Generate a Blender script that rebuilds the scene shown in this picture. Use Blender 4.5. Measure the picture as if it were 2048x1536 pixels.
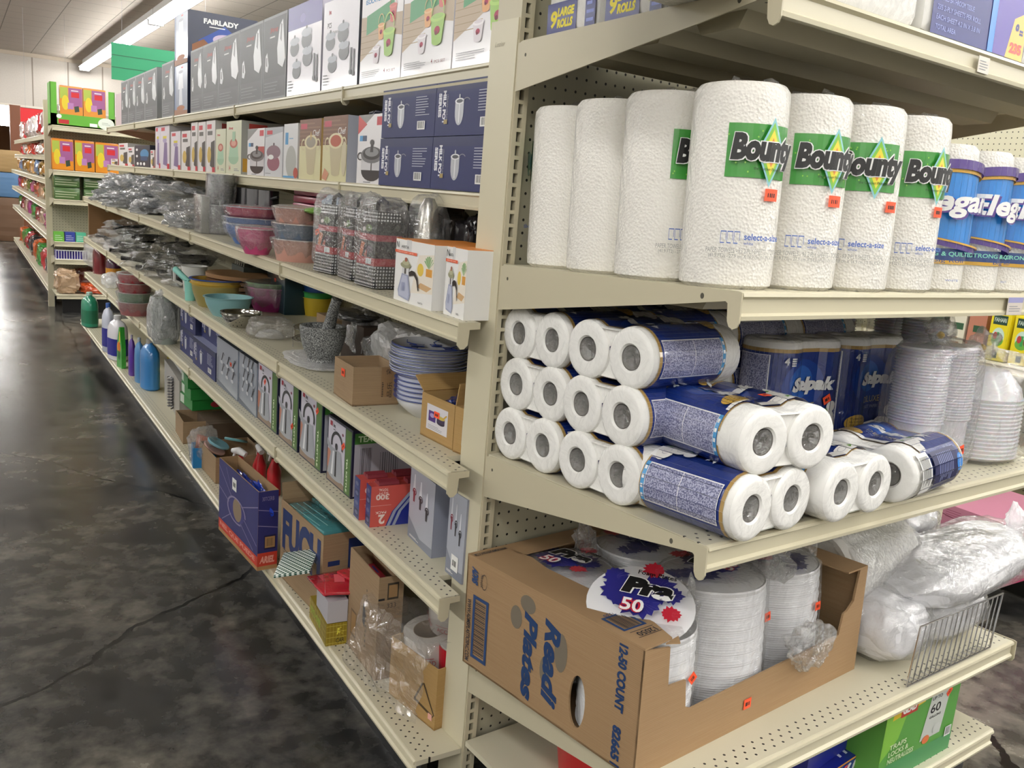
import bpy, bmesh, math, random
from mathutils import Vector, Matrix, noise
R_ = math.radians
SC = bpy.context.scene
COL = SC.collection
for o in list(bpy.data.objects): bpy.data.objects.remove(o)

# ------------------------------------------------------------------ camera
F = 1749.0
def basis(yaw, pitch, roll):
    cy, sy, cp, sp, cr, sr = math.cos(yaw), math.sin(yaw), math.cos(pitch), math.sin(pitch), math.cos(roll), math.sin(roll)
    fw = Vector((sy*cp, cy*cp, sp)); rt = Vector((cy, -sy, 0)); up = rt.cross(fw)
    return rt*cr + up*sr, up*cr - rt*sr, fw
CR, CU, CF = basis(0.5711, -0.2073, 0.0832)
CP = Vector((-.9028, -1.4545, 1.3455))
cam_data = bpy.data.cameras.new('camera'); cam = bpy.data.objects.new('camera', cam_data); COL.objects.link(cam)
cam_data.sensor_width = 36; cam_data.lens = F/2048*36; cam_data.clip_start = .02; cam_data.clip_end = 100
cam.matrix_world = Matrix.Translation(CP) @ Matrix((CR, CU, -CF)).transposed().to_4x4()
SC.camera = cam
# ------------------------------------------------------------------ view + world
SC.view_settings.view_transform = 'Standard'; SC.view_settings.look = 'None'
SC.view_settings.gamma = 1; SC.view_settings.use_curve_mapping = False
SC.view_settings.exposure = 0.08
W = bpy.data.worlds.new('world'); SC.world = W; W.use_nodes = True
W.node_tree.nodes['Background'].inputs[0].default_value = (.8, .85, 1, 1)
W.node_tree.nodes['Background'].inputs[1].default_value = .05
TUBE_POWER = 75.0          # emission of the fluorescent tubes
SC.cycles.max_bounces = 8; SC.cycles.transparent_max_bounces = 24
SC.cycles.diffuse_bounces = 4; SC.cycles.glossy_bounces = 3; SC.cycles.caustics_reflective = False
SC.cycles.sample_clamp_indirect = 4

# ------------------------------------------------------------------ pixel <-> place helpers (calibration of the photograph)
def line_u(M, u, y, z=0.0):
    """local x of the point on the line (x, y, z) of frame M that is seen in column u"""
    A = (M @ Vector((0, y, z))) - CP; B = M.to_3x3() @ Vector((1, 0, 0)); k = (u-1024)/F
    return -(A.dot(CR)-k*A.dot(CF))/(B.dot(CR)-k*B.dot(CF))
def line_v(M, v, x, y):
    A = (M @ Vector((x, y, 0))) - CP; B = M.to_3x3() @ Vector((0, 0, 1)); k = (768-v)/F
    return -(A.dot(CU)-k*A.dot(CF))/(B.dot(CU)-k*B.dot(CF))
def surf(M, u, v, z=0.0):
    """local x, y where the pixel meets the plane z of frame M"""
    I = M.inverted(); p = I @ CP; r = I.to_3x3() @ (CF + CR*((u-1024)/F) + CU*((768-v)/F))
    t = (z-p.z)/r.z; q = p + r*t; return q.x, q.y

# ------------------------------------------------------------------ materials
def lin(c):
    if isinstance(c, str):
        c = [int(c[i:i+2], 16)/255 for i in (0, 2, 4)]
    return tuple((x/12.92 if x <= .04045 else ((x+.055)/1.055)**2.4) for x in c[:3]) + (1,)
MC = {}
def P(c, rough=.5, metal=0.0, coat=0.0, bump=None, key=None, **kw):
    """plain principled material, optionally with a noise bump (scale, strength)"""
    k = (c, rough, metal, coat, bump, tuple(sorted(kw.items())))
    if k in MC: return MC[k]
    m = bpy.data.materials.new('m_%s' % (c if isinstance(c, str) else 'x')); m.use_nodes = True
    b = m.node_tree.nodes['Principled BSDF']
    b.inputs['Base Color'].default_value = lin(c); b.inputs['Roughness'].default_value = rough
    b.inputs['Metallic'].default_value = metal; b.inputs['Coat Weight'].default_value = coat
    b.inputs['Coat Roughness'].default_value = kw.get('cr', .12)
    if 'trans' in kw: b.inputs['Transmission Weight'].default_value = kw['trans']
    if 'alpha' in kw: b.inputs['Alpha'].default_value = kw['alpha']
    if 'sss' in kw:
        b.inputs['Subsurface Weight'].default_value = kw['sss']; b.inputs['Subsurface Scale'].default_value = .01
    if bump:
        nt = m.node_tree; n = nt.nodes.new('ShaderNodeTexNoise'); bp = nt.nodes.new('ShaderNodeBump')
        tc = nt.nodes.new('ShaderNodeTexCoord'); nt.links.new(tc.outputs['Object'], n.inputs['Vector'])
        n.inputs['Scale'].default_value = bump[0]; n.inputs['Detail'].default_value = 3
        if len(bump) > 2: n.inputs['Distortion'].default_value = bump[2]
        bp.inputs['Strength'].default_value = bump[1]; bp.inputs['Distance'].default_value = .01
        nt.links.new(n.outputs['Fac'], bp.inputs['Height'])
        nt.links.new(bp.outputs['Normal'], b.inputs['Coat Normal' if kw.get('coatonly') else 'Normal'])
        if coat and not kw.get('coatonly'): nt.links.new(bp.outputs['Normal'], b.inputs['Coat Normal'])
    MC[k] = m; return m
def nodes_mat(name):
    m = bpy.data.materials.new(name); m.use_nodes = True
    nt = m.node_tree; return m, nt, nt.nodes['Principled BSDF'], (lambda t: nt.nodes.new('ShaderNode'+t)), nt.links.new
def math_n(nt, op, a, b=None):
    n = nt.nodes.new('ShaderNodeMath'); n.operation = op
    for i, v in enumerate((a, b)):
        if v is None: continue
        if isinstance(v, (int, float)): n.inputs[i].default_value = v
        else: nt.links.new(v, n.inputs[i])
    return n.outputs[0]
def ramp(nt, fac, stops):
    r = nt.nodes.new('ShaderNodeValToRGB'); nt.links.new(fac, r.inputs[0])
    el = r.color_ramp.elements
    while len(el) < len(stops): el.new(.5)
    for e, (p, c) in zip(el, stops): e.position = p; e.color = lin(c)
    return r.outputs[0]
def holes_mat(name, base, mode, rough=.42):
    """painted steel with drilled holes on an inch grid (peg) or two staggered rows behind the front edge (deck)"""
    m, nt, b, N, L = nodes_mat(name); tc = N('TexCoord'); s = N('SeparateXYZ'); L(tc.outputs['Object'], s.inputs[0])
    X, Y, Z = s.outputs; M_ = lambda *a: math_n(nt, *a)
    if mode == 'peg':
        a, c, pu, pv, r = X, Z, .0254, .0254, .0028
        du = M_('MULTIPLY', M_('SUBTRACT', M_('FRACT', M_('DIVIDE', a, pu)), .5), pu)
        dv = M_('MULTIPLY', M_('SUBTRACT', M_('FRACT', M_('DIVIDE', c, pv)), .5), pv); lim = None
    else:
        pu, pv, r = .0254, .0145, .0026
        q = M_('DIVIDE', M_('SUBTRACT', Y, .014), pv); row = M_('FLOOR', q)
        du = M_('MULTIPLY', M_('SUBTRACT', M_('FRACT', M_('ADD', M_('DIVIDE', X, pu), M_('MULTIPLY', row, .5))), .5), pu)
        dv = M_('MULTIPLY', M_('SUBTRACT', M_('FRACT', q), .5), pv)
        lim = M_('MULTIPLY', M_('GREATER_THAN', q, 0.0), M_('LESS_THAN', q, 3.0 if mode == 'deck' else 4.0))
    d = M_('SQRT', M_('ADD', M_('MULTIPLY', du, du), M_('MULTIPLY', dv, dv)))
    h = M_('LESS_THAN', d, r)
    if lim is not None: h = M_('MULTIPLY', h, lim)
    mx = N('Mix'); mx.data_type = 'RGBA'; L(h, mx.inputs[0]); mx.inputs[6].default_value = lin(base); mx.inputs[7].default_value = lin('0a0a08')
    L(mx.outputs[2], b.inputs['Base Color']); b.inputs['Roughness'].default_value = rough
    return m
CREAM = P('c2baa0', .38); CREAM_D = P('b4ad95', .42); CREAM_E = P('cfc8ae', .35)
PEG = holes_mat('pegboard', 'a9a590', 'peg'); DECK = holes_mat('shelf_deck', 'cdc7b0', 'deck')
BLACK = P('0b0b0c', .45); DARK = P('1a1a1c', .5); WHITE = P('f0f0ee', .45); ORANGE = P('ff5a32', .5); STEEL = P('c9cacc', .2, 1.0)
CHROME = P('d8d8da', .08, 1.0); INK = P('15151a', .5); GREYT = P('8d8f94', .5)

def film_mat(name, amt=.10, haze=.04, rough=.10, scale=30, strength=.8, tint='ffffff', dist=.01):
    m = bpy.data.materials.new(name); m.use_nodes = True; nt = m.node_tree; nt.nodes.clear(); N = lambda t: nt.nodes.new('ShaderNode'+t); L = nt.links.new
    out = N('OutputMaterial'); tr = N('BsdfTransparent'); gl = N('BsdfGlossy'); df = N('BsdfDiffuse'); tl = N('BsdfTranslucent')
    tr.inputs[0].default_value = lin(tint); gl.inputs['Roughness'].default_value = rough
    for d_ in (df, tl): d_.inputs[0].default_value = (.85, .86, .88, 1)
    tc = N('TexCoord'); n = N('TexNoise'); n.inputs['Scale'].default_value = scale; n.inputs['Detail'].default_value = 4; n.inputs['Distortion'].default_value = 1.5
    L(tc.outputs['Object'], n.inputs['Vector']); bp = N('Bump'); bp.inputs['Strength'].default_value = strength; bp.inputs['Distance'].default_value = dist
    L(n.outputs['Fac'], bp.inputs['Height']); L(bp.outputs[0], gl.inputs['Normal'])
    lw = N('LayerWeight'); lw.inputs['Blend'].default_value = .2; L(bp.outputs[0], lw.inputs['Normal'])
    f = math_n(nt, 'ADD', math_n(nt, 'MULTIPLY', lw.outputs['Facing'], .55), amt)
    ad = N('AddShader'); m1 = N('MixShader'); m2 = N('MixShader'); L(df.outputs[0], ad.inputs[0]); L(tl.outputs[0], ad.inputs[1])
    m1.inputs[0].default_value = haze; L(tr.outputs[0], m1.inputs[1]); L(ad.outputs[0], m1.inputs[2])
    L(f, m2.inputs[0]); L(m1.outputs[0], m2.inputs[1]); L(gl.outputs[0], m2.inputs[2]); L(m2.outputs[0], out.inputs[0])
    return m
FILM = film_mat('clear_film'); FILM_C = film_mat('crinkled_film', .20, .07, .14, 60, 1.0); FILM_D = film_mat('glossy_dark_wrap', .13, .02, .08, 40, 1.0); FILM_G = film_mat('grey_film', .30, .22, .2, 45, 1.0, 'dfe2e6')
FILM_W = film_mat('frosted_film', .10, .38, .25, 25, .7)

def wrapped_paper(name, col, scale, strength, crinkle=18, coat=.8):
    m, nt, b, N, L = nodes_mat(name); b.inputs['Base Color'].default_value = lin(col); b.inputs['Roughness'].default_value = .8
    tc = N('TexCoord'); v = N('TexVoronoi'); v.inputs['Scale'].default_value = scale; L(tc.outputs['Object'], v.inputs['Vector'])
    bp = N('Bump'); bp.inputs['Strength'].default_value = strength; bp.inputs['Distance'].default_value = .002; L(v.outputs['Distance'], bp.inputs['Height'])
    n = N('TexNoise'); n.inputs['Scale'].default_value = crinkle; n.inputs['Detail'].default_value = 5; n.inputs['Distortion'].default_value = 2
    L(tc.outputs['Object'], n.inputs['Vector']); b2 = N('Bump'); b2.inputs['Strength'].default_value = 1.0; b2.inputs['Distance'].default_value = .016; L(n.outputs['Fac'], b2.inputs['Height'])
    L(bp.outputs[0], b.inputs['Normal']); L(b2.outputs[0], b.inputs['Coat Normal']); b.inputs['Coat Weight'].default_value = coat; b.inputs['Coat Roughness'].default_value = .16
    return m
TOWEL = wrapped_paper('quilted_towel', 'efece4', 230, .8); TISSUE = wrapped_paper('wrapped_tissue', 'efeeea', 60, .35, 26)
BLUEF = P('152c74', .35, 0, .8, (30, .5, 2), coatonly=True); GOLDF = P('a98a4e', .4, 0, .8); LILAC = None
def lilac_mat():
    m, nt, b, N, L = nodes_mat('embossed_sample_print'); tc = N('TexCoord'); n = N('TexNoise'); n.inputs['Scale'].default_value = 420; n.inputs['Detail'].default_value = 2
    L(tc.outputs['Object'], n.inputs['Vector']); L(ramp(nt, n.outputs['Fac'], [(.40, '54577f'), (.6, 'b3b5d0')]), b.inputs['Base Color'])
    b.inputs['Roughness'].default_value = .4; b.inputs['Coat Weight'].default_value = .7; return m
LILAC = lilac_mat()
def cardboard(name, c='a8804f', c2='95703f'):
    m, nt, b, N, L = nodes_mat(name); tc = N('TexCoord'); mp = N('Mapping'); mp.inputs['Scale'].default_value = (1, 1, 40); n = N('TexNoise'); n.inputs['Scale'].default_value = 9; n.inputs['Detail'].default_value = 5
    L(tc.outputs['Object'], mp.inputs[0]); L(mp.outputs[0], n.inputs['Vector']); L(ramp(nt, n.outputs['Fac'], [(.3, c2), (.7, c)]), b.inputs['Base Color'])
    w = N('TexWave'); w.inputs['Scale'].default_value = 90; w.bands_direction = 'Z'; L(tc.outputs['Object'], w.inputs['Vector']); bp = N('Bump'); bp.inputs['Strength'].default_value = .12; bp.inputs['Distance'].default_value = .001
    L(w.outputs['Fac'], bp.inputs['Height']); L(bp.outputs[0], b.inputs['Normal']); b.inputs['Roughness'].default_value = .8; return m
KRAFT = cardboard('kraft_board', '9f8260', '987a58'); KRAFT_D = cardboard('dull_kraft_board', '9b8264', '90775a'); KRAFT_Y = cardboard('golden_kraft_board', 'ab8a58', 'a3824f')
def granite():
    m, nt, b, N, L = nodes_mat('granite'); tc = N('TexCoord'); n = N('TexNoise'); n.inputs['Scale'].default_value = 300; n.inputs['Detail'].default_value = 4; L(tc.outputs['Object'], n.inputs['Vector'])
    L(ramp(nt, n.outputs['Fac'], [(.36, '2c2d30'), (.5, '747676'), (.66, 'b4b6b4')]), b.inputs['Base Color']); b.inputs['Roughness'].default_value = .55; return m
GRANITE = granite()
def floor_mat():
    m, nt, b, N, L = nodes_mat('stained_concrete'); tc = N('TexCoord')
    n = N('TexNoise'); n.inputs['Scale'].default_value = 1.9; n.inputs['Detail'].default_value = 14; n.inputs['Roughness'].default_value = .68; n.inputs['Distortion'].default_value = .25
    L(tc.outputs['Object'], n.inputs['Vector']); c1 = ramp(nt, n.outputs['Fac'], [(.30, '1d1e20'), (.42, '363636'), (.5, '4f4d49'), (.58, '66625a'), (.72, '8a8275')])
    n2 = N('TexNoise'); n2.inputs['Scale'].default_value = 14; n2.inputs['Detail'].default_value = 8; L(tc.outputs['Object'], n2.inputs['Vector'])
    mx = N('Mix'); mx.data_type = 'RGBA'; mx.blend_type = 'MULTIPLY'; mx.inputs[0].default_value = .75; L(c1, mx.inputs[6]); L(ramp(nt, n2.outputs['Fac'], [(.38, '6f7274'), (.58, 'ffffff')]), mx.inputs[7])
    v = N('TexVoronoi'); v.feature = 'DISTANCE_TO_EDGE'; v.inputs['Scale'].default_value = .4; nd = N('TexNoise'); nd.inputs['Scale'].default_value = 2.2; nd.inputs['Detail'].default_value = 6
    vm = N('VectorMath'); vm.operation = 'SCALE'; vm.inputs['Scale'].default_value = .22; L(tc.outputs['Object'], nd.inputs['Vector']); L(nd.outputs['Color'], vm.inputs[0]); va = N('VectorMath'); L(tc.outputs['Object'], va.inputs[0]); L(vm.outputs[0], va.inputs[1]); L(va.outputs[0], v.inputs['Vector'])
    mx2 = N('Mix'); mx2.data_type = 'RGBA'; L(math_n(nt, 'LESS_THAN', v.outputs['Distance'], .0022), mx2.inputs[0]); L(mx.outputs[2], mx2.inputs[6]); mx2.inputs[7].default_value = lin('0b0b0c')
    L(mx2.outputs[2], b.inputs['Base Color']); L(math_n(nt, 'ADD', math_n(nt, 'MULTIPLY', n.outputs['Fac'], .20), .15), b.inputs['Roughness'])
    bp = N('Bump'); bp.inputs['Strength'].default_value = .12; bp.inputs['Distance'].default_value = .006; n3 = N('TexNoise'); n3.inputs['Scale'].default_value = 6; n3.inputs['Detail'].default_value = 4; L(tc.outputs['Object'], n3.inputs['Vector']); L(n3.outputs['Fac'], bp.inputs['Height']); L(bp.outputs[0], b.inputs['Normal'])
    b.inputs['Specular IOR Level'].default_value = .7; return m
def grid_mat(name, base, line, sx, sy, w, ox=0, oy=0, axes='XY', noise_amt=.04):
    m, nt, b, N, L = nodes_mat(name); tc = N('TexCoord'); s = N('SeparateXYZ'); L(tc.outputs['Object'], s.inputs[0]); ax = {'X': 0, 'Y': 1, 'Z': 2}
    hs = []
    for a, p, o_ in ((axes[0], sx, ox), (axes[1], sy, oy)):
        if p: hs.append(math_n(nt, 'LESS_THAN', math_n(nt, 'ABSOLUTE', math_n(nt, 'SUBTRACT', math_n(nt, 'FRACT', math_n(nt, 'DIVIDE', math_n(nt, 'SUBTRACT', s.outputs[ax[a]], o_), p)), .5)), w/p))
    h = hs[0] if len(hs) == 1 else math_n(nt, 'MAXIMUM', hs[0], hs[1])
    n = N('TexNoise'); n.inputs['Scale'].default_value = 60; n.inputs['Detail'].default_value = 4; L(tc.outputs['Object'], n.inputs['Vector'])
    mx = N('Mix'); mx.data_type = 'RGBA'; L(h, mx.inputs[0]); mx.inputs[7].default_value = lin(line)
    bc = lin(base); L(ramp(nt, n.outputs['Fac'], [(.3, tuple(x for x in [int(base[i:i+2], 16)/255*(1-noise_amt) for i in (0, 2, 4)])), (.7, base)]), mx.inputs[6])
    L(mx.outputs[2], b.inputs['Base Color']); b.inputs['Roughness'].default_value = .75; return m

# ------------------------------------------------------------------ mesh building
def clip_halfplane(poly, axis, val, keep_greater):
    out = []
    for i, a in enumerate(poly):
        b = poly[(i+1) % len(poly)]; da = a[axis]-val; db = b[axis]-val
        if not keep_greater: da, db = -da, -db
        if da >= 0: out.append(a)
        if (da > 0 and db < 0) or (da < 0 and db > 0):
            t = da/(da-db); out.append(tuple(a[j]+(b[j]-a[j])*t for j in range(len(a))))
    return out
class MB:
    def __init__(s): s.v = []; s.f = []; s.m = []; s.mats = []; s.sm = []; s.xf = None
    def mi(s, m):
        if m not in s.mats: s.mats.append(m)
        return s.mats.index(m)
    def face(s, pts, m, smooth=False):
        b = len(s.v)
        for p in pts: s.v.append(tuple(s.xf @ Vector(p)) if s.xf else tuple(p))
        s.f.append(tuple(range(b, b+len(pts)))); s.m.append(s.mi(m)); s.sm.append(smooth)
    def mesh_(s, vs, fs, m, smooth=False):
        b = len(s.v); i = s.mi(m)
        for p in vs: s.v.append(tuple(s.xf @ Vector(p)) if s.xf else tuple(p))
        for f in fs: s.f.append(tuple(b+k for k in f)); s.m.append(i); s.sm.append(smooth)
    def box(s, x0, x1, y0, y1, z0, z1, m, bev=0.0):
        if bev:
            bm = bmesh.new(); bmesh.ops.create_cube(bm, size=1); 
            for v in bm.verts: v.co = Vector(((x0+x1)/2+v.co.x*(x1-x0), (y0+y1)/2+v.co.y*(y1-y0), (z0+z1)/2+v.co.z*(z1-z0)))
            bmesh.ops.bevel(bm, geom=bm.edges[:], offset=bev, segments=2, affect='EDGES', profile=.5)
            s.mesh_([v.co[:] for v in bm.verts], [[v.index for v in f.verts] for f in bm.faces] if not bm.verts.index_update() else [], m, True); bm.free(); return
        c = [(x, y, z) for z in (z0, z1) for y in (y0, y1) for x in (x0, x1)]
        s.mesh_(c, [(0, 2, 3, 1), (4, 5, 7, 6), (0, 1, 5, 4), (2, 6, 7, 3), (0, 4, 6, 2), (1, 3, 7, 5)], m)
    def obox(s, x0, x1, y0, y1, z0, z1, t, m):      # open-topped carton with walls of thickness t
        s.box(x0, x1, y0, y1, z0, z0+t, m); s.box(x0, x1, y0, y0+t, z0, z1, m); s.box(x0, x1, y1-t, y1, z0, z1, m)
        s.box(x0, x0+t, y0+t, y1-t, z0, z1, m); s.box(x1-t, x1, y0+t, y1-t, z0, z1, m)
    def lathe(s, prof, m, seg=32, cx=0, cy=0, cz=0, ex=1, ey=1, cap0=False, cap1=False, smooth=True, wob=None, matf=None):
        n = len(prof); vs = []
        for (r, z) in prof:
            for i in range(seg):
                a = 2*math.pi*i/seg; k = 1+(wob(a, z) if wob else 0); vs.append((cx+r*k*math.cos(a)*ex, cy+r*k*math.sin(a)*ey, cz+z))
        for j in range(n-1):
            mm = matf(j) if matf else m
            fs = [(j*seg+i, j*seg+(i+1) % seg, (j+1)*seg+(i+1) % seg, (j+1)*seg+i) for i in range(seg)]
            if matf: s.mesh_([vs[k] for k in range(j*seg, (j+2)*seg)], [(i, (i+1) % seg, seg+(i+1) % seg, seg+i) for i in range(seg)], mm, smooth)
        if not matf: s.mesh_(vs, [(j*seg+i, j*seg+(i+1) % seg, (j+1)*seg+(i+1) % seg, (j+1)*seg+i) for j in range(n-1) for i in range(seg)], m, smooth)
        if cap0: s.mesh_(vs[:seg], [tuple(range(seg))[::-1]], matf(0) if matf else m)
        if cap1: s.mesh_(vs[-seg:], [tuple(range(seg))], matf(n-2) if matf else m)
    def tube(s, pts, r, m, seg=8, closed=False, cap=True):
        pts = [Vector(p) for p in pts]; n = len(pts); vs = []; pn = None
        for i, p in enumerate(pts):
            d = (pts[(i+1) % n]-pts[i-1]) if closed else (pts[min(i+1, n-1)]-pts[max(i-1, 0)])
            d.normalize(); a = Vector((0, 0, 1)) if abs(d.z) < .9 else Vector((1, 0, 0))
            if pn is not None: a = pn
            u = (a-d*a.dot(d)).normalized(); pn = u; w = d.cross(u)
            rr = r[i] if isinstance(r, (list, tuple)) else r
            for k in range(seg): t = 2*math.pi*k/seg; vs.append(tuple(p+u*rr*math.cos(t)+w*rr*math.sin(t)))
        fs = [(i*seg+k, i*seg+(k+1) % seg, ((i+1) % n)*seg+(k+1) % seg, ((i+1) % n)*seg+k) for i in range(n if closed else n-1) for k in range(seg)]
        s.mesh_(vs, fs, m, True)
        if cap and not closed: s.mesh_(vs[:seg], [tuple(range(seg))[::-1]], m); s.mesh_(vs[-seg:], [tuple(range(seg))], m)
    def prism(s, poly, y0, y1, m, plane='xz', smooth=False):
        f = {'xz': lambda p, t: (p[0], t, p[1]), 'yz': lambda p, t: (t, p[0], p[1]), 'xy': lambda p, t: (p[0], p[1], t)}[plane]
        n = len(poly); a = [f(p, y0) for p in poly]; b = [f(p, y1) for p in poly]
        s.mesh_(a, [tuple(range(n))], m); s.mesh_(b, [tuple(range(n))[::-1]], m)
        s.mesh_(a+b, [(i, (i+1) % n, n+(i+1) % n, n+i) for i in range(n)], m, smooth)
    def blob(s, c, r, m, seed=0, amp=.25, freq=6, sub=4, smooth=False, power=1.0, zmin=None):
        bm = bmesh.new(); bmesh.ops.create_icosphere(bm, subdivisions=sub, radius=1)
        bm.verts.index_update(); vs = []
        off = Vector((seed*7.31, seed*3.17, seed*1.7))
        for v in bm.verts:
            d = v.co.normalized()
            q = Vector([math.copysign(abs(t)**power, t) for t in d])
            k = 1+amp*(noise.noise(d*freq*.4+off)*1.2+abs(noise.noise(d*freq+off))*.9-.25)
            p = Vector((c[0]+q.x*r[0]*k, c[1]+q.y*r[1]*k, c[2]+q.z*r[2]*k))
            if zmin is not None and p.z < zmin: p.z = zmin+.0005
            vs.append(tuple(p))
        s.mesh_(vs, [[v.index for v in f.verts] for f in bm.faces], m, smooth); bm.free()
    def build(s, name, parent=None, angle=35):
        me = bpy.data.meshes.new(name); me.from_pydata(s.v, [], s.f)
        for m in s.mats: me.materials.append(m)
        me.polygons.foreach_set('material_index', s.m); me.polygons.foreach_set('use_smooth', s.sm)
        if any(s.sm):
            bm = bmesh.new(); bm.from_mesh(me); bmesh.ops.remove_doubles(bm, verts=bm.verts, dist=.00003); bm.to_mesh(me); bm.free()
            me.set_sharp_from_angle(angle=R_(angle))
        me.update(); o = bpy.data.objects.new(name, me); COL.objects.link(o)
        if parent: o.parent = parent
        return o
# text outlines, cached as triangles normalised to unit height
TX = {}
def text_mesh(t, bold):
    k = (t, bold)
    if k in TX: return TX[k]
    c = bpy.data.curves.new('t', 'FONT'); c.body = t; c.resolution_u = 3; c.offset = bold*.02
    o = bpy.data.objects.new('t', c); COL.objects.link(o); bpy.context.view_layer.update()
    m = o.evaluated_get(bpy.context.evaluated_depsgraph_get()).to_mesh()
    vs = [(v.co.x, v.co.y) for v in m.vertices]; fs = [tuple(p.vertices) for p in m.polygons]
    x0 = min(v[0] for v in vs); x1 = max(v[0] for v in vs); y0 = min(v[1] for v in vs); y1 = max(v[1] for v in vs); h = y1-y0
    TX[k] = ([((x-x0)/h, (y-y0)/h) for x, y in vs], fs, (x1-x0)/h)
    bpy.data.objects.remove(o); bpy.data.curves.remove(c); return TX[k]
class Canvas:
    """draws flat print on a face of a mesh; coordinates are fractions of the face, layers step outwards by a hair"""
    def __init__(s, mb, o, ux, uy, Wd, H, step=.00010, curve=None, cut=None, flip=False):
        s.mb = mb; s.o = Vector(o); s.ux = Vector(ux).normalized(); s.uy = Vector(uy).normalized(); s.n = s.ux.cross(s.uy); s.W = Wd; s.H = H; s.k = 3; s.step = step; s.curve = curve; s.cut = cut
    def put(s, polys, m):
        s.k += 1; off = s.k*s.step
        for p in polys:
            if len(p) < 3: continue
            if s.cut:
                xs = [q[0] for q in p]; a = math.floor(min(xs)/s.cut); b = math.ceil(max(xs)/s.cut); ps = []
                for i in range(a, b):
                    q = clip_halfplane(p, 0, i*s.cut, True)
                    if len(q) > 2: q = clip_halfplane(q, 0, (i+1)*s.cut, False)
                    if len(q) > 2: ps.append(q)
            else: ps = [p]
            for q in ps:
                if s.curve: s.mb.face([s.curve(x, y, off) for x, y in q], m)
                else: s.mb.face([s.o+s.ux*x+s.uy*y+s.n*off for x, y in q], m)
    def poly(s, pts, m): s.put([[(x*s.W, y*s.H) for x, y in pts]], m)
    def rect(s, x0, y0, x1, y1, m): s.poly([(x0, y0), (x1, y0), (x1, y1), (x0, y1)], m)
    def ell(s, cx, cy, rx, ry, m, a0=0, a1=360, n=20):
        pts = [(cx+rx*math.cos(R_(a0+(a1-a0)*i/n)), cy+ry*math.sin(R_(a0+(a1-a0)*i/n))) for i in range(n+(a1-a0 < 360))]
        s.poly(pts, m)
    def ring(s, cx, cy, rx, ry, t, m, a0=0, a1=360, n=20):
        A = [R_(a0+(a1-a0)*i/n) for i in range(n+1)]; Q = []
        for a, b in zip(A, A[1:]):
            Q.append([((cx+k*math.cos(c)*rx)*s.W, (cy+k*math.sin(c)*ry)*s.H) for k, c in ((1, a), (1, b), (1-t, b), (1-t, a))])
        s.put(Q, m)
    def text(s, t, x, y, h, m, w=None, rot=0, shear=0, bold=0, out=None):
        vs, fs, asp = text_mesh(t, bold); hh = h*s.H; sx = hh
        if w: sx = w*(s.W if abs(rot) % 180 == 0 or not s.rotfix(rot) else s.H)/asp
        ca, sa = math.cos(R_(rot)), math.sin(R_(rot)); q = []
        for vx, vy in vs:
            a, b = vx*sx+vy*hh*shear, vy*hh; q.append((x*s.W+a*ca-b*sa, y*s.H+a*sa+b*ca))
        s.put([[q[i] for i in f] for f in fs], m)
    def rotfix(s, rot): return abs(rot) % 180 == 90
    def bars(s, x0, y0, x1, y1, n, m, fill=.45, vert=False, seed=1):
        rr = random.Random(seed); ps = []
        for i in range(n):
            if vert:
                a = x0+(x1-x0)*i/n; b = a+(x1-x0)/n*fill*rr.uniform(.5, 1.5); ps.append([(a, y0), (b, y0), (b, y1), (a, y1)])
            else:
                a = y1-(y1-y0)*(i+1)/n; b = a+(y1-y0)/n*fill; e = x0+(x1-x0)*rr.uniform(.65, 1); ps.append([(x0, a), (e, a), (e, b), (x0, b)])
        s.put([[(x*s.W, y*s.H) for x, y in p] for p in ps], m)
    def barcode(s, x0, y0, x1, y1, bg=WHITE): s.rect(x0, y0, x1, y1, bg); d = (x1-x0)*.1; s.bars(x0+d, y0+(y1-y0)*.15, x1-d, y1-(y1-y0)*.08, 12, INK, .5, True)
def front(mb, x0, x1, z0, z1, y=0): return Canvas(mb, (x0, y, z0), (1, 0, 0), (0, 0, 1), x1-x0, z1-z0)
def right(mb, x, y0, y1, z0, z1): return Canvas(mb, (x, y0, z0), (0, 1, 0), (0, 0, 1), y1-y0, z1-z0)
def left(mb, x, y0, y1, z0, z1): return Canvas(mb, (x, y1, z0), (0, -1, 0), (0, 0, 1), y1-y0, z1-z0)
def top(mb, x0, x1, y0, y1, z): return Canvas(mb, (x0, y0, z), (1, 0, 0), (0, 1, 0), x1-x0, y1-y0)

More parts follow.
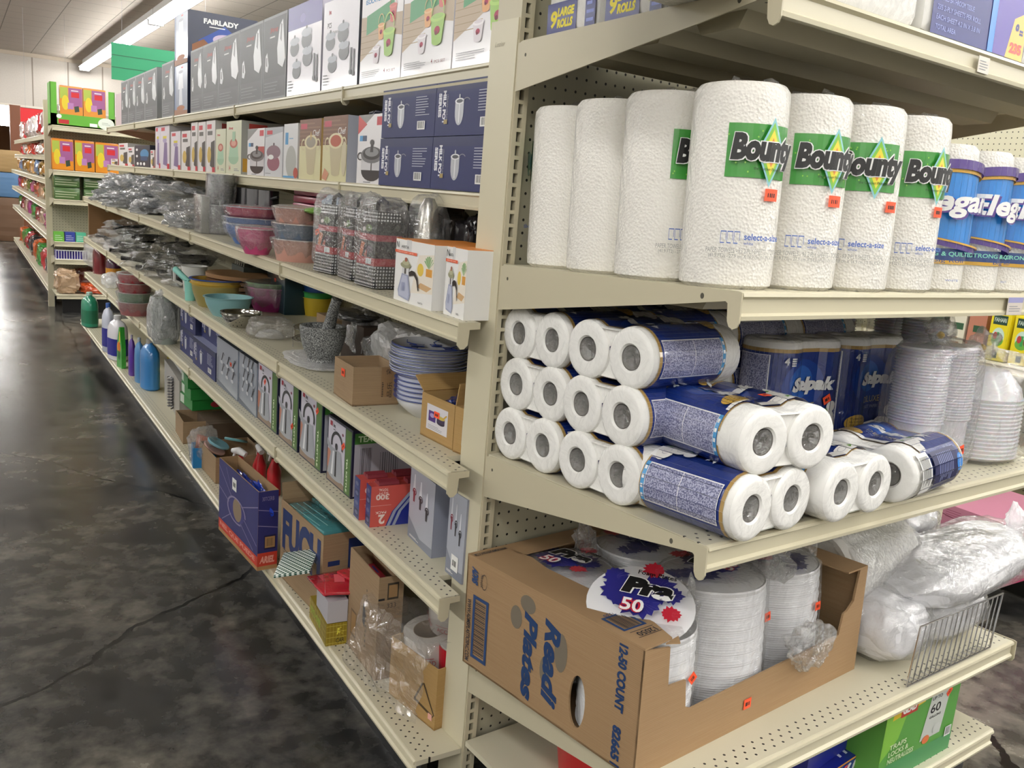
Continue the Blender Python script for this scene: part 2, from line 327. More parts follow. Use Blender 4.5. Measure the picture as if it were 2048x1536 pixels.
# ------------------------------------------------------------------ object bookkeeping
def tag(o, label=None, cat=None, group=None, kind=None):
    if label: o['label'] = label
    if cat: o['category'] = cat
    if group: o['group'] = group
    if kind: o['kind'] = kind
    return o
def empty(name, M=None):
    o = bpy.data.objects.new(name, None); o.empty_display_size = .05; COL.objects.link(o)
    if M: o.matrix_world = M
    return o
def loc(M, x, y, z=0, rz=0, rx=0, ry=0):
    return M @ Matrix.Translation((x, y, z)) @ Matrix.Rotation(R_(rz), 4, 'Z') @ Matrix.Rotation(R_(ry), 4, 'Y') @ Matrix.Rotation(R_(rx), 4, 'X')
def copy_tree(o, parent=None):
    c = o.copy(); COL.objects.link(c)
    if parent: c.parent = parent
    for ch in list(o.children): copy_tree(ch, c)
    return c
def thing(name, M, label, cat, group=None): return tag(empty(name, M), label, cat, group)
def sticker(parent, p, face='front', w=.022, h=.014, rot=0, col=ORANGE, name='price_sticker'):
    mb = MB(); ux, uy = {'front': ((1, 0, 0), (0, 0, 1)), 'right': ((0, 1, 0), (0, 0, 1)), 'top': ((1, 0, 0), (0, 1, 0)), 'left': ((0, -1, 0), (0, 0, 1))}[face]
    n = Vector(ux).cross(Vector(uy)); q = Matrix.Rotation(R_(rot), 3, n); a = q @ Vector(ux); b = q @ Vector(uy); o = Vector(p)+n*.0018-a*w/2-b*h/2
    mb.face([o, o+a*w, o+a*w+b*h, o+b*h], col); mb.face([o-n*.0003, o+b*h-n*.0003, o+a*w+b*h-n*.0003, o+a*w-n*.0003], col)
    c = Canvas(mb, o, a, b, w, h); c.bars(.22, .3, .8, .68, 4, INK, .6, True, seed=len(bpy.data.objects)); return mb.build(name, parent)

# ------------------------------------------------------------------ the room
def struct(mb, name, kind='structure'): return tag(mb.build(name), kind=kind)
XL, XR, YN, YF, HC = -9.0, 14.0, -7.0, 18.3, 3.3
mb = MB(); mb.box(XL, XR, YN, 26, -.1, 0, floor_mat()); struct(mb, 'floor')
CEIL = grid_mat('ceiling_tile', 'bdb4a8', '7c766c', .61, .61, .006, .08, 0); WALLM = grid_mat('panelled_white_wall', 'b9b2a9', '847b70', .61, 0, .012, .10, 0, 'XZ')
mb = MB(); mb.box(XL, XR, YN, YF+.1, HC, HC+.1, CEIL); struct(mb, 'ceiling')
mb = MB(); mb.box(.02, XR, YF, YF+.15, 2.32, HC, WALLM); mb.box(XL, .02, YF, YF+.15, 2.32, HC, WALLM)
WOOD = P('7a4a2c', .5, 0, .2, (3, .2)); mb.box(.18, XR, YF, YF+.15, 0, 2.32, WOOD); mb.box(XL, -1.6, YF, YF+.15, 0, 2.32, WOOD); mb.box(-.0, .18, YF-.1, YF+.15, 0, 2.32, P('6a3c22', .5)); struct(mb, 'wall_back')
mb = MB(); mb.box(XL, XR, YF-.03, YF, HC-.07, HC, P('b6a998', .6)); mb.box(XL, XR, YF-.03, YF, 2.30, 2.34, P('c9c2b6', .6)); struct(mb, 'trim_1')
mb = MB(); mb.box(XL-.1, XL, YN, 26, 0, HC, P('d8d4cc', .8)); struct(mb, 'wall_left')
mb = MB(); mb.box(XR, XR+.1, YN, 26, 0, HC, P('d8d4cc', .8)); struct(mb, 'wall_right')
mb = MB(); mb.box(XL, XR, YN-.1, YN, 0, HC, P('d8d4cc', .8)); struct(mb, 'wall_front')
mb = MB(); mb.box(XL, XR, 25.9, 26, 0, HC, P('9c6b42', .7)); mb.box(XL, XR, YF+.15, 26, 2.75, 2.85, P('d9d4cc', .8)); struct(mb, 'wall_rear_room')

# ------------------------------------------------------------------ fluorescent strip lights
def emit(name, power, col=(1, .985, .95)):
    m = bpy.data.materials.new(name); m.use_nodes = True; nt = m.node_tree; nt.nodes.clear(); e = nt.nodes.new('ShaderNodeEmission'); o = nt.nodes.new('ShaderNodeOutputMaterial')
    e.inputs[0].default_value = (*col, 1); e.inputs[1].default_value = power; nt.links.new(e.outputs[0], o.inputs[0]); return m
TUBE = emit('fluorescent_tube', TUBE_POWER); LAMPW = P('e9e9e6', .5)
def strip(x, y, z, L_, label, group=None, ang=0):
    r = thing('strip_light', Matrix.Translation((x, y, z)) @ Matrix.Rotation(R_(ang), 4, 'Z'), label, 'ceiling light', group)
    b = MB(); b.prism([(-.03, .13), (-.04, .012), (-.105, -.012), (-.012, -.03), (.012, -.03), (.105, -.012), (.04, .012), (.03, .13)], -L_/2, L_/2, LAMPW); b.build('reflector', r)
    for sx in (-.06, .06):
        t = MB(); t.tube([(sx, -L_/2+.03, -.045), (sx, L_/2-.03, -.045)], .019, TUBE, 12); t.build('tube', r)
    for e in (-1, 1):
        t = MB(); t.box(-.085, .085, e*L_/2-(.03 if e > 0 else .0), e*L_/2+(.03 if e < 0 else .0), -.07, -.0, LAMPW); t.build('end_cap', r)
    return r
k = 0
for X in (1.28, -1.9, -5.0, 4.45, 7.6):
    for Y in (16.3, 12.65, 9.0, 5.3, 1.6, -2.1, -5.76):
        if X == -1.9 and Y == 1.6: continue
        k += 1
        lab = {(1.28, 16.3): 'far end of the long white fluorescent strip light, nearest the back wall', (1.28, 12.65): 'middle length of the white strip light behind the green sign', (1.28, 9.0): 'near length of the white strip light running off the top of the frame'}.get((X, Y), 'white fluorescent strip light on the store ceiling, out of the frame')
        strip(X, Y, HC-.131, 3.6 if X == 1.28 else 2.44, lab, None if (X, Y) in ((1.28, 16.3), (1.28, 12.65), (1.28, 9.0)) else 'strip lights over the aisles outside the frame')
for i, (z, y) in enumerate(((2.33, 20.0), (2.16, 20.3), (2.0, 20.6))):
    strip(-.45, y, z+.06, 1.1, 'bright light bar in the room beyond the back wall, %s' % ['highest', 'middle one', 'lowest'][i], None, 90)

# ------------------------------------------------------------------ shelving (canonical frame: x along the front, y back from the lip, z up from the deck)
SEC = 1.2192
def shelf(parent, M, w, depth, lip=.04, decks=DECK, both=True, name='shelf', ribs=False, ends=True):
    b = MB(); b.box(-w/2, w/2, .004, depth, -.012, 0, decks)
    if ribs:
        for y in (.10, .27, .43): b.prism([(y, -.012), (y+.012, -.032), (y+.07, -.032), (y+.082, -.012)], -w/2+.03, w/2-.03, CREAM_D, 'yz')
    s = b.build(name, parent); s.matrix_parent_inverse = Matrix(); s.matrix_local = M
    c = MB(); pr = [(.006, .0005), (0, -.003), (-.001, -.008), (.004, -.011), (.0045, -lip+.009), (-.001, -lip+.006), (0, -lip), (.008, -lip)]
    c.prism(pr, -w/2+.003, w/2-.003, CREAM_E, 'yz'); p = c.build('price_channel', s)
    if ends:
        for e in ((-1, 1) if both else (-1,)):
            q = MB(); x = e*(w/2)
            pts = [(-.003, 0), (-.003, -lip-.004), (.004, -lip-.012), (.012, -lip-.012), (.02, -lip-.004), (.022, -.022), (depth*.97, -.085), (depth-.004, -.085), (depth-.004, -.0)]
            q.prism(pts, x-.0018, x+.0018, CREAM, 'yz'); q.build('bracket', s)
    return s
def peg_panel(parent, M, w, h, name='back_panel'):
    b = MB(); b.box(-w/2, w/2, 0, .006, 0, h, PEG); s = b.build(name, parent); s.matrix_local = M; return s

XU, XLo, XB = .0764, -.0965, -.132          # front edges of the upper, lower and base decks
ZS = {1: 1.630, 2: 1.355, 3: 1.107, 4: .806, 5: .535, 6: .168}
XS = {1: XU, 2: XU, 3: XLo, 4: XLo, 5: XLo, 6: XB}; BACK = .468
Y0 = -.094
R_M = Matrix.Rotation(R_(-90), 4, 'Z')
RUN = {k: Matrix.Translation((XS[k], 0, ZS[k])) @ R_M for k in ZS}     # local x = -Y, local y = +X
def run_section(n, label):
    ya, yb = (.10 if n == 0 else Y0+SEC*n)+.0008, Y0+SEC*(n+1)-.0008; yc = (ya+yb)/2; w = yb-ya
    r = thing('gondola_section', Matrix.Translation((BACK, yc, 0)) @ R_M, label, 'shelving', 'four foot sections of the long aisle shelving')
    for k in ZS:
        d = BACK-XS[k]; M = Matrix.Translation((0, XS[k]-BACK, ZS[k]))
        if n == 0 and k in (3, 4, 5, 6):      # the front strip runs on past the post
            ex = .098; sh = MB(); sh.box(-w/2, w/2, .004, d-.004, -.012, 0, DECK); sh.box(w/2, w/2+ex, .004, .045 if k < 6 else .112, -.012, 0, DECK)
            sh = sh.build('shelf' if k < 6 else 'base_deck', r); sh.matrix_local = M; lp = .04 if k < 6 else .035
            c = MB(); pr = [(.006, .0005), (0, -.003), (-.001, -.008), (.004, -.011), (.0045, -lp+.009), (-.001, -lp+.006), (0, -lp), (.008, -lp)]
            c.prism(pr, -w/2+.003, w/2+ex-.003, CREAM_E, 'yz'); c.build('price_channel', sh)
            if k < 6:
                q = MB(); pts = [(-.003, 0), (-.003, -.044), (.004, -.052), (.012, -.052), (.02, -.044), (.022, -.014), (.045, -.013), (.045, 0)]
                q.prism(pts, w/2+ex-.0018, w/2+ex+.0018, CREAM, 'yz'); q.build('bracket', sh)
        elif k < 6: shelf(r, M, w-.002, d-.006)
        else: shelf(r, M, w-.002, d-.006, lip=.035, name='base_deck', ends=False)
    b = MB(); b.box(-w/2, w/2, XB-BACK+.07, XB-BACK+.085, 0, .13, P('060607', .4)); b.build('kick_plate', r)
    peg_panel(r, Matrix.Translation((0, -.01, .15)), w, 1.75)
    for e in ((-1,) if n == 4 else ()) + (1,):
        b = MB(); b.box(e*w/2-(.03 if e > 0 else 0), e*w/2+(.03 if e < 0 else 0), -.002, .03, 0, 1.93, CREAM); b.build('upright', r)
    return r
for n, lb in enumerate(['nearest section of the long cream aisle shelving, meeting the end display post', 'second section of the long cream aisle shelving from the post', 'third section of the long cream aisle shelving, half way along', 'fourth section of the long cream aisle shelving, under the tall black boxes', 'farthest section of the long cream aisle shelving, beside the cross aisle']):
    run_section(n, lb)

def ladder_upright(parent, x, cover):
    """slotted upright: face toward -y, slots at one inch pitch"""
    b = MB(); Zt = 1.79; H_ = 1.94
    b.box(x-.015, x-.0052, 0, .076, 0, H_, CREAM); b.box(x+.0052, x+.015, 0, .076, 0, H_, CREAM)
    b.box(x-.0052, x+.0052, .012, .016, 0, H_, P('050505', .8))
    k = -6
    while True:
        zc = 1.69-.0254*k+.0127
        if zc < .03: break
        if zc < H_-.01: b.box(x-.0052, x+.0052, 0, .003, zc-.0036, zc+.0036, CREAM)
        k += 1
    u = b.build('upright', parent)
    if cover:
        c = MB(); c.box(x-.0175, x-.0152, .004, .092, .0, 1.672, CREAM_E)
        c.xf = None; cv = Canvas(c, (x-.0175, .089, 0), (0, -1, 0), (0, 0, 1), .069, 1.672); cv.text('Lozier', .2, .972, .0055, CREAM_D, shear=.3, bold=1)
        c.build('upright_cover', u)
    return u
AL = .0691; EM = Matrix.Rotation(AL, 4, 'Z'); ED = .587
EZ = {1: 1.6515, 2: 1.2455, 3: .8635, 4: .4235}
EM_T = Matrix.Translation(Matrix.Rotation(AL, 3, 'Z') @ Vector((0, -ED, 0))) @ EM
END = {k: Matrix.Translation((0, 0, EZ[k])) @ EM_T @ Matrix.Rotation(-.04, 4, 'X') for k in EZ}
# note: rotation lowers the back edge of each deck a little, as the brackets sit in the photograph
END = {k: Matrix.Translation((0, 0, EZ[k])) @ EM_T @ Matrix.Rotation(-.04, 4, 'X') for k in EZ}
END[5] = Matrix.Translation((0, 0, .190)) @ EM_T
EW = 1.155
def endcap():
    r = thing('end_display_shelving', EM.copy(), 'cream slotted end display shelving holding the paper goods, facing the camera', 'shelving')
    for x, cv in ((0, True), (EW-.02, False)): ladder_upright(r, x, cv)
    for k in (1, 2, 3, 4):
        M = EM.inverted() @ END[k] @ Matrix.Translation((EW/2-.018, 0, 0))
        b = MB(); w = EW; b.box(-w/2+.004, w/2-.004, .004, ED-.004, -.012, 0, DECK)
        for y in (.09, .25, .41): b.prism([(y, -.012), (y+.014, -.036), (y+.085, -.036), (y+.099, -.012)], -w/2+.04, w/2-.04, CREAM_D, 'yz')
        s = b.build('shelf', r); s.matrix_local = M
        c = MB(); pr = [(.006, .0005), (-.001, -.002), (-.002, -.007), (.004, -.011), (.0045, -.031), (-.001, -.035), (.0, -.041), (.008, -.041)]
        c.prism(pr, -w/2+.004, w/2-.004, CREAM_E, 'yz'); c.build('price_channel', s)
        for e in (-1, 1):
            q = MB(); x = e*w/2-(.002 if e < 0 else -.002)
            pts = [(-.004, -.001), (-.004, -.043), (.000, -.051), (.007, -.054), (.014, -.051), (.018, -.043), (.020, -.018), (.024, -.0155), (.14, -.032), (ED-.004, -.088), (ED-.006, -.004), (ED-.02, 0), (.002, .0008)]
            q.prism(pts, x-.0015, x+.0015, CREAM, 'yz')
            for (hy, hz, hr) in ((.068, -.012, .0035), (ED-.03, -.026, .0025)):
                q.prism([(hy+hr*math.cos(t*.7), hz+hr*1.3*math.sin(t*.7)) for t in range(9)], x-.0019, x+.0019, P('4a473c', .6), 'yz')
            q.build('bracket', s)
    M = Matrix.Translation((EW/2-.018, -ED, .190))
    shelf(r, M, EW-.005, ED-.005, name='base_deck', ends=False)
    b = MB(); b.box(-.01, EW-.03, -ED+.05, -ED+.065, 0, .15, P('060607', .4)); b.box(EW-.045, EW-.03, -ED+.065, -.0, 0, .15, P('060607', .4)); b.build('kick_plate', r)
    b = MB(); b.box(.017, EW-.037, .014, .02, .15, 1.93, PEG); b.build('back_panel', r)
endcap()

# ------------------------------------------------------------------ print on the packaging
def ico_pot(c, cx, cy, s_, body=P('b9bcc4', .3), dark=P('3a3d48', .4)):
    a = c.H/c.W; c.ell(cx, cy, s_*a*.30, s_*.42, body); c.rect(cx-s_*a*.30, cy, cx+s_*a*.30, cy+s_*.36, body); c.ell(cx, cy+s_*.36, s_*a*.32, s_*.10, P('e2e3e8', .3)); c.ell(cx, cy+s_*.36, s_*a*.22, s_*.06, dark)
    c.rect(cx-s_*a*.03, cy-s_*.34, cx+s_*a*.05, cy+s_*.28, P('e8e9ee', .3)); c.ell(cx, cy+s_*.52, s_*a*.05, s_*.07, body); c.ring(cx+s_*a*.5, cy+s_*.3, s_*a*.26, s_*.16, .18, P('80838c', .4), 30, 170)
def ico_kettle(c, cx, cy, s_):
    a = c.H/c.W; k = P('17171b', .4); m = P('9fa3ab', .3); a *= 1.25; c.ring(cx+s_*a*.04, cy+s_*.26, s_*a*.26, s_*.27, .24, k, -15, 195); c.poly([(cx-s_*a*.34, cy-s_*.42), (cx+s_*a*.34, cy-s_*.42), (cx+s_*a*.22, cy+s_*.16), (cx-s_*a*.18, cy+s_*.16)], m)
    c.ell(cx, cy-s_*.42, s_*a*.28, s_*.06, m); c.poly([(cx-s_*a*.02, cy-s_*.4), (cx+s_*a*.05, cy-s_*.4), (cx+s_*a*.04, cy+s_*.12), (cx-s_*a*.01, cy+s_*.12)], k)
    c.poly([(cx-s_*a*.18, cy+s_*.02), (cx-s_*a*.38, cy+s_*.16), (cx-s_*a*.40, cy+s_*.3), (cx-s_*a*.3, cy+s_*.24), (cx-s_*a*.14, cy+s_*.12)], m); c.poly([(cx-s_*a*.18, cy-s_*.4), (cx-s_*a*.1, cy-s_*.4), (cx-s_*a*.06, cy+s_*.1), (cx-s_*a*.12, cy+s_*.1)], P('e8eaee', .3)); c.ell(cx+s_*a*.02, cy+s_*.22, s_*a*.05, s_*.07, k)
def art_milkpot(c, seed=0):
    c.rect(0, .0, 1, .82, P('18225a', .55)); w = P('e8e9f0', .5); c.text('MILK POT', .115, .84, .13, w, w=.62, rot=-90, bold=2.5); c.text('SERIES', .045, .80, .13, w, w=.45, rot=-90, bold=2.5)
    c.bars(.18, .30, .20, .78, 16, GREYT, .5); ico_pot(c, .38, .42, .56); c.bars(.66, .42, .92, .82, 8, P('b8bccb', .5), .3, seed=seed+2); c.barcode(.70, .14, .84, .31); c.rect(.15, .22, .205, .30, P('a08a50', .4))
def art_kettle(c, seed=0):
    c.rect(0, 0, 1, 1, P('141833', .4)); c.rect(.03, .02, .72, .97, P('c9c6d2', .45)); c.poly([(.03, .02), (.72, .02), (.72, .10), (.03, .22)], P('8d7a6b', .5)); c.poly([(.03, .22), (.2, .19), (.2, .5), (.03, .5)], P('b87c66', .5))
    c.rect(.74, .02, .97, .97, P('4c6e33', .45)); c.text('TEA KETTLE', .80, .55, .045, P('e3efd2', .5), w=.5, rot=-90, bold=1.5); c.rect(.10, .87, .20, .94, P('9d1f38', .4)); c.text('Jipg', .23, .865, .055, INK, bold=1.5); c.bars(.24, .83, .36, .855, 1, INK); c.ell(.63, .84, .035, .022, P('6c1f3a', .5)); ico_kettle(c, .37, .44, .74)
def art_kettle_side(c):
    c.rect(0, 0, 1, 1, P('141833', .4)); c.rect(.03, .80, .97, .96, P('3f7a33', .45)); c.text('TEA KETTLE', .08, .83, .09, P('cfe6c4', .5), w=.62, bold=1.5); c.rect(.03, .03, .97, .80, P('a9a9b4', .5)); c.bars(.12, .25, .30, .74, 9, INK, .4, True); c.bars(.42, .3, .72, .66, 9, P('55565f', .5), .3, True); c.barcode(.74, .62, .88, .77, P('c9c9d2', .5))
def art_cutlery(c, seed=0):
    c.rect(0, 0, 1, 1, P('8f98a6', .28, 0, .5)); c.poly([(0, .12), (1, .02), (1, 0), (0, 0)], P('5a6270', .4)); rr = random.Random(seed); a = c.H/c.W
    for i in range(3):
        for j in range(3 if seed % 2 else 2):
            x, y = .22+.26*i+rr.uniform(-.03, .03), .32+.24*j+rr.uniform(-.02, .02); c.poly([(x, y), (x+.03, y), (x+.12, y+.17), (x+.08, y+.17)], P('24262d', .4)); c.ell(x+.03, y-.01, .06, .035, P('d5d9e0', .25)); c.ring(x+.12, y+.16, .05, .05, .4, P('30323a', .4), 0, 220)
    c.bars(.05, .1, .10, .6, 5, P('3f4550', .5), .4, True)
def art_flask(c, seed=0):
    c.rect(0, 0, 1, 1, P('a9adba', .35, 0, .3)); c.poly([(0, 0), (1, 0), (1, .12), (.5, .10), (0, .30)], P('7f8492', .4)); k = P('2a2a30', .4); rd = P('7a1f30', .4)
    for x, y, m in ((.18, .70, rd), (.45, .66, k), (.72, .58, k)):
        c.poly([(x-.05, y), (x+.06, y), (x+.03, y+.22), (x-.01, y+.22)], P('d9dbe3', .3)); c.ring(x+.02, y-.02, .08, .05, .35, m, -60, 200); c.poly([(x-.02, y-.16), (x+.04, y-.16), (x+.05, y), (x-.03, y)], m)
    c.bars(.1, .04, .5, .07, 2, WHITE)
def art_flask_side(c):
    c.rect(0, 0, 1, 1, P('8c90a0', .4)); c.text('TERM', .45, .60, .05, INK, w=.5); c.text('THERM', .35, .38, .05, INK, w=.6); c.bars(.3, .42, .95, .58, 5, P('5b5f6c', .5), .35); c.bars(.3, .2, .95, .34, 5, P('5b5f6c', .5), .35); c.poly([(.3, .04), (.4, .04), (.36, .16)], INK)
def art_greyset(c, seed=0):
    c.rect(0, 0, 1, 1, P('8c8e91', .45)); c.rect(.03, .03, .97, .97, P('4b4c4f', .45)); c.rect(.03, .03, .97, .27, P('58595c', .45)); rd = P('a8433f', .5); c.text('Jipg', .30, .80, .06, rd, w=.34, bold=1.5); c.bars(.30, .74, .62, .77, 1, WHITE, .6)
    l = P('cfd1d4', .3); c.poly([(.12, .36), (.22, .34), (.27, .42), (.20, .58), (.13, .54)], l); c.poly([(.66, .42), (.86, .36), (.96, .46), (.84, .92), (.72, .86), (.62, .60)], l); c.poly([(.74, .70), (.80, .66), (.82, .86), (.76, .88)], P('77797c', .4)); c.poly([(.16, .42), (.21, .41), (.2, .52), (.165, .52)], P('5f6163', .4)); c.bars(.10, .08, .80, .24, 4, P('9b9da0', .5), .22, seed=seed)
def art_pails(c, seed=0):
    c.rect(0, 0, 1, 1, P('eeecef', .35, 0, .5)); c.poly([(0, .17), (0, .50), (1, .46), (1, .30), (.62, .34), (.3, .25)], P('cdbba4', .5)); c.bars(.0, .22, .55, .44, 5, P('b8a284', .5), .12, seed=3); c.poly([(.14, .36), (.14, .50), (.80, .57), (.80, .44)], P('6fae84', .5)); a = c.H/c.W
    c.text('ISOLATED', .10, .585, .035, P('3f8fc8', .4), w=.42, bold=1.5); c.text('BUCKET', .58, .60, .035, P('3f8fc8', .4), w=.34, bold=1.5)
    def pail(x, y, s_, col, lid, hd=True):
        c.poly([(x-s_*.50*a, y+s_*.35), (x+s_*.50*a, y+s_*.35), (x+s_*.36*a, y-s_*.38), (x-s_*.36*a, y-s_*.38)], col); c.ell(x, y-s_*.38, s_*.36*a, s_*.12, col); c.ell(x, y+s_*.38, s_*.54*a, s_*.13, lid); c.ell(x, y+s_*.42, s_*.40*a, s_*.08, col); c.ell(x, y-.02*s_, s_*.20*a, s_*.13, P('b03a58', .5)); c.ell(x-.08*s_, y-.1*s_, s_*.10*a, s_*.07, P('7a2a3c', .5))
        if hd: c.ring(x, y+s_*.5, s_*.46*a, s_*.55, .10, lid, 0, 180)
    pail(.78, .47, .13, P('cf5a4e', .4), P('dd6a5c', .4)); pail(.52, .36, .12, P('e2a35c', .4), P('edc080', .4)); pail(.42, .20, .13, P('ded6dc', .35), P('f3eef2', .35), False); pail(.72, .27, .20, P('8abb2c', .35), P('a2cf42', .35))
    c.bars(.08, .045, .56, .10, 4, GREYT, .25, seed=seed); c.text('4', .64, .058, .030, P('7a2433', .5), bold=1); c.text('PCS SET', .71, .058, .018, P('7a2433', .5), w=.2)
def art_pots(c, seed=0):
    a = c.H/c.W; c.rect(0, 0, 1, 1, P('e4e1ea', .3, 0, .6)); k = P('2f333c', .35); 
    if seed: c.rect(0, .74, 1, 1, P('3a2c94', .35)); c.ell(.45, .84, .08, .05, P('8f88c8', .4))
    else: c.text('PCS', .12, .70, .06, INK, bold=1.2); c.text('KITCHENWARE SET', .12, .62, .035, INK, w=.5); c.text('Jipg', .15, .85, .05, P('b8324a', .5), bold=1.5)
    for x, y, r in ((.22, .56, .14), (.58, .62, .15), (.30, .30, .13), (.62, .42, .14)): c.ell(x, y-.03, r, r/a*.55, k); c.ell(x, y+r/a*.3, r*1.02, r/a*.28, P('8f96a3', .3)); c.ell(x, y+r/a*.62, .025, .02, k)
    c.rect(.80, .16, .84, .42, k); c.rect(.88, .14, .92, .40, k); c.ell(.82, .16, .035, .03, k); c.ell(.90, .14, .035, .03, k); c.bars(.05, .06, .22, .2, 4, GREYT, .3)
def art_fairlady(c, seed=0):
    c.rect(0, 0, 1, 1, P('16203c', .3)); c.poly([(.12, 0), (.62, 0), (.80, .5), (.52, .78), (.15, .45)], P('284a9c', .4)); c.poly([(.06, .35), (.22, .48), (.38, .30), (.38, .1), (.06, .1)], P('8a5a3a', .5)); c.ell(.55, .50, .2, .12, P('c9b9d2', .4)); c.text('FAIRLADY', .22, .78, .10, WHITE, w=.50, bold=2); c.bars(.30, .72, .62, .75, 1, WHITE, .6)
def art_blender(c, seed=0):
    c.rect(0, 0, 1, 1, P('8f9dbb', .3, 0, .6)); c.rect(0, 0, .12, 1, P('5b6f94', .4)); c.poly([(.30, .52), (.70, .52), (.64, .84), (.36, .84)], P('e8ecf4', .3)); c.ell(.5, .86, .18, .03, P('3c4c70', .3)); c.poly([(.36, .2), (.64, .2), (.60, .52), (.40, .52)], P('e2e6f0', .3)); c.ell(.5, .14, .3, .05, P('a8673c', .5)); c.poly([(0, 0), (1, 0), (1, .08), (0, .12)], P('9b6a4c', .5)); c.ell(.6, .94, .08, .015, P('bb3b4b', .4))
def art_beigepot(c, seed=0):
    a = c.H/c.W; c.rect(0, 0, 1, 1, P('d9d3a6', .4)); c.rect(0, .56, 1, 1, P('7b5744', .5)); c.bars(0, .58, 1, .98, 6, P('8e6a54', .5), .4); c.rect(.05, .84, .35, .93, P('b8324a', .4)); c.text('Chef', .62, .72, .10, WHITE, w=.3, shear=.2)
    c.poly([(.28, .62), (.82, .62), (.72, .12), (.40, .12)], P('c2b692', .4)); c.ell(.56, .12, .16, .04, P('c2b692', .4)); c.ell(.55, .62, .30, .12, P('e0d5ae', .35)); c.ell(.55, .62, .22, .09, P('b0553a', .5) if seed else P('9c9484', .3)); c.ring(.20, .58, .10, .10, .3, P('d6caa2', .4), 60, 300); c.ring(.88, .58, .10, .10, .3, P('d6caa2', .4), -120, 120)
    if seed: c.ell(.90, .35, .10, .26, P('c9bfa0', .4)); c.poly([(.0, .04), (.2, .0), (.3, .12), (.12, .2)], P('c98c6c', .5))
    else: c.ell(.55, .72, .03, .07, P('c9a766', .4))
def art_haypep(c, seed=0):
    a = c.H/c.W; k = P('2b2b2e', .3); c.rect(0, 0, 1, 1, P('eceaec', .35)); c.poly([(0, .75), (.62, 1), (0, 1)], P('8b8a88', .4)); c.poly([(0, .72), (.35, .86), (0, 1)], P('c53a3a', .4)) if not seed else c.poly([(1, .4), (1, .62), (.5, .62)], P('b8403a', .4)); c.rect(.72, .84, .95, .96, P('c2283a', .4)); c.rect(.08, .62, .36, .70, P('2a3f63', .4)); c.rect(.08, .62, .2, .70, P('4d9fd6', .4))
    c.ell(.58, .20, .40, .16, k); c.rect(.18, .20, .98, .40, P('dedee2', .25)); c.rect(.56, .20, .60, .40, k); c.ell(.58, .42, .42, .12, P('6f7073', .3)); c.ell(.58, .44, .34, .09, k); c.ell(.58, .46, .26, .065, P('8a8c8f', .3)); c.poly([(.52, .46), (.64, .46), (.62, .60), (.54, .60)], k); c.ell(.58, .60, .08, .04, k); c.ring(.14, .40, .12, .06, .3, k, 70, 300); c.bars(.3, .02, .7, .05, 1, GREYT)
def art_meat(c, seed=0):
    c.rect(0, 0, 1, 1, P('d6d8dc', .35)); c.poly([(0, .8), (1, .9), (1, 1), (0, 1)], P('aeb2b8', .4)); c.rect(.10, .86, .42, .94, P('c2283a', .4)); c.ell(.5, .34, .40, .20, P('e6dfe3', .3)); c.ell(.5, .28, .36, .16, P('8c4a5c', .5)); c.ell(.5, .50, .40, .14, P('8a6f7c', .3)); c.ell(.52, .66, .05, .03, P('55525c', .3)); c.ell(.36, .40, .16, .05, WHITE); c.bars(.05, .06, .5, .09, 1, GREYT)
def art_bluewhite(c, seed=0):
    c.rect(0, 0, 1, 1, P('dddedf', .4)); c.rect(.10, .62, .32, .84, P('3f93c8', .4)); c.ell(.55, .30, .38, .3, P('aeb0aa', .4)); c.rect(.0, 0, .8, .04, P('3f93c8', .4)); c.ell(.9, .10, .16, .1, P('b4432f', .5)); c.bars(.4, .72, .8, .76, 1, P('7fa9c9', .5))
def art_mouli(c, seed=0):
    c.rect(0, 0, 1, 1, P('d9dbbf', .4)); c.ell(.5, .30, .34, .12, P('9fc3a2', .4)); c.poly([(.18, .32), (.82, .32), (.76, .60), (.26, .60)], P('a9cdae', .4)); c.ell(.5, .58, .26, .09, P('b9604e', .4)); c.ell(.5, .58, .16, .055, P('d9a08e', .4)); c.text('14', .2, .06, .10, P('b8403a', .5), bold=1); c.text('Jipg', .15, .84, .05, P('c2283a', .5), w=.3, bold=1.5); c.bars(.55, .06, .9, .12, 2, GREYT, .4)
    if seed: c.poly([(.4, .62), (.6, .62), (.62, .8), (.42, .8)], P('9fc3a2', .4))
def art_pan(c, seed=0):
    c.rect(0, 0, 1, 1, P('e2dddc', .4)); c.rect(.1, .84, .6, .93, P('c2283a', .4)); c.rect(.15, .72, .7, .80, P('55534f', .4)); c.poly([(.45, .12), (.95, .06), (.95, .62), (.55, .58)], P('3c3a38', .4)); c.ell(.35, .34, .22, .16, P('c9a84c', .5)); c.rect(.7, 0, 1, .1, P('c2283a', .4))
def art_purple(c, seed=0):
    c.rect(0, 0, 1, 1, P('ddd6dd', .4)); c.rect(.1, .88, .5, .96, P('c2283a', .4)); c.poly([(.3, .1), (.8, .06), (.75, .6), (.45, .66)], P('7c6a96', .4)); c.ell(.5, .66, .22, .06, P('a99cc0', .4)); c.rect(.3, .70, .7, .76, P('d9c93a', .4)); c.rect(.75, 0, 1, .12, P('c2283a', .4))
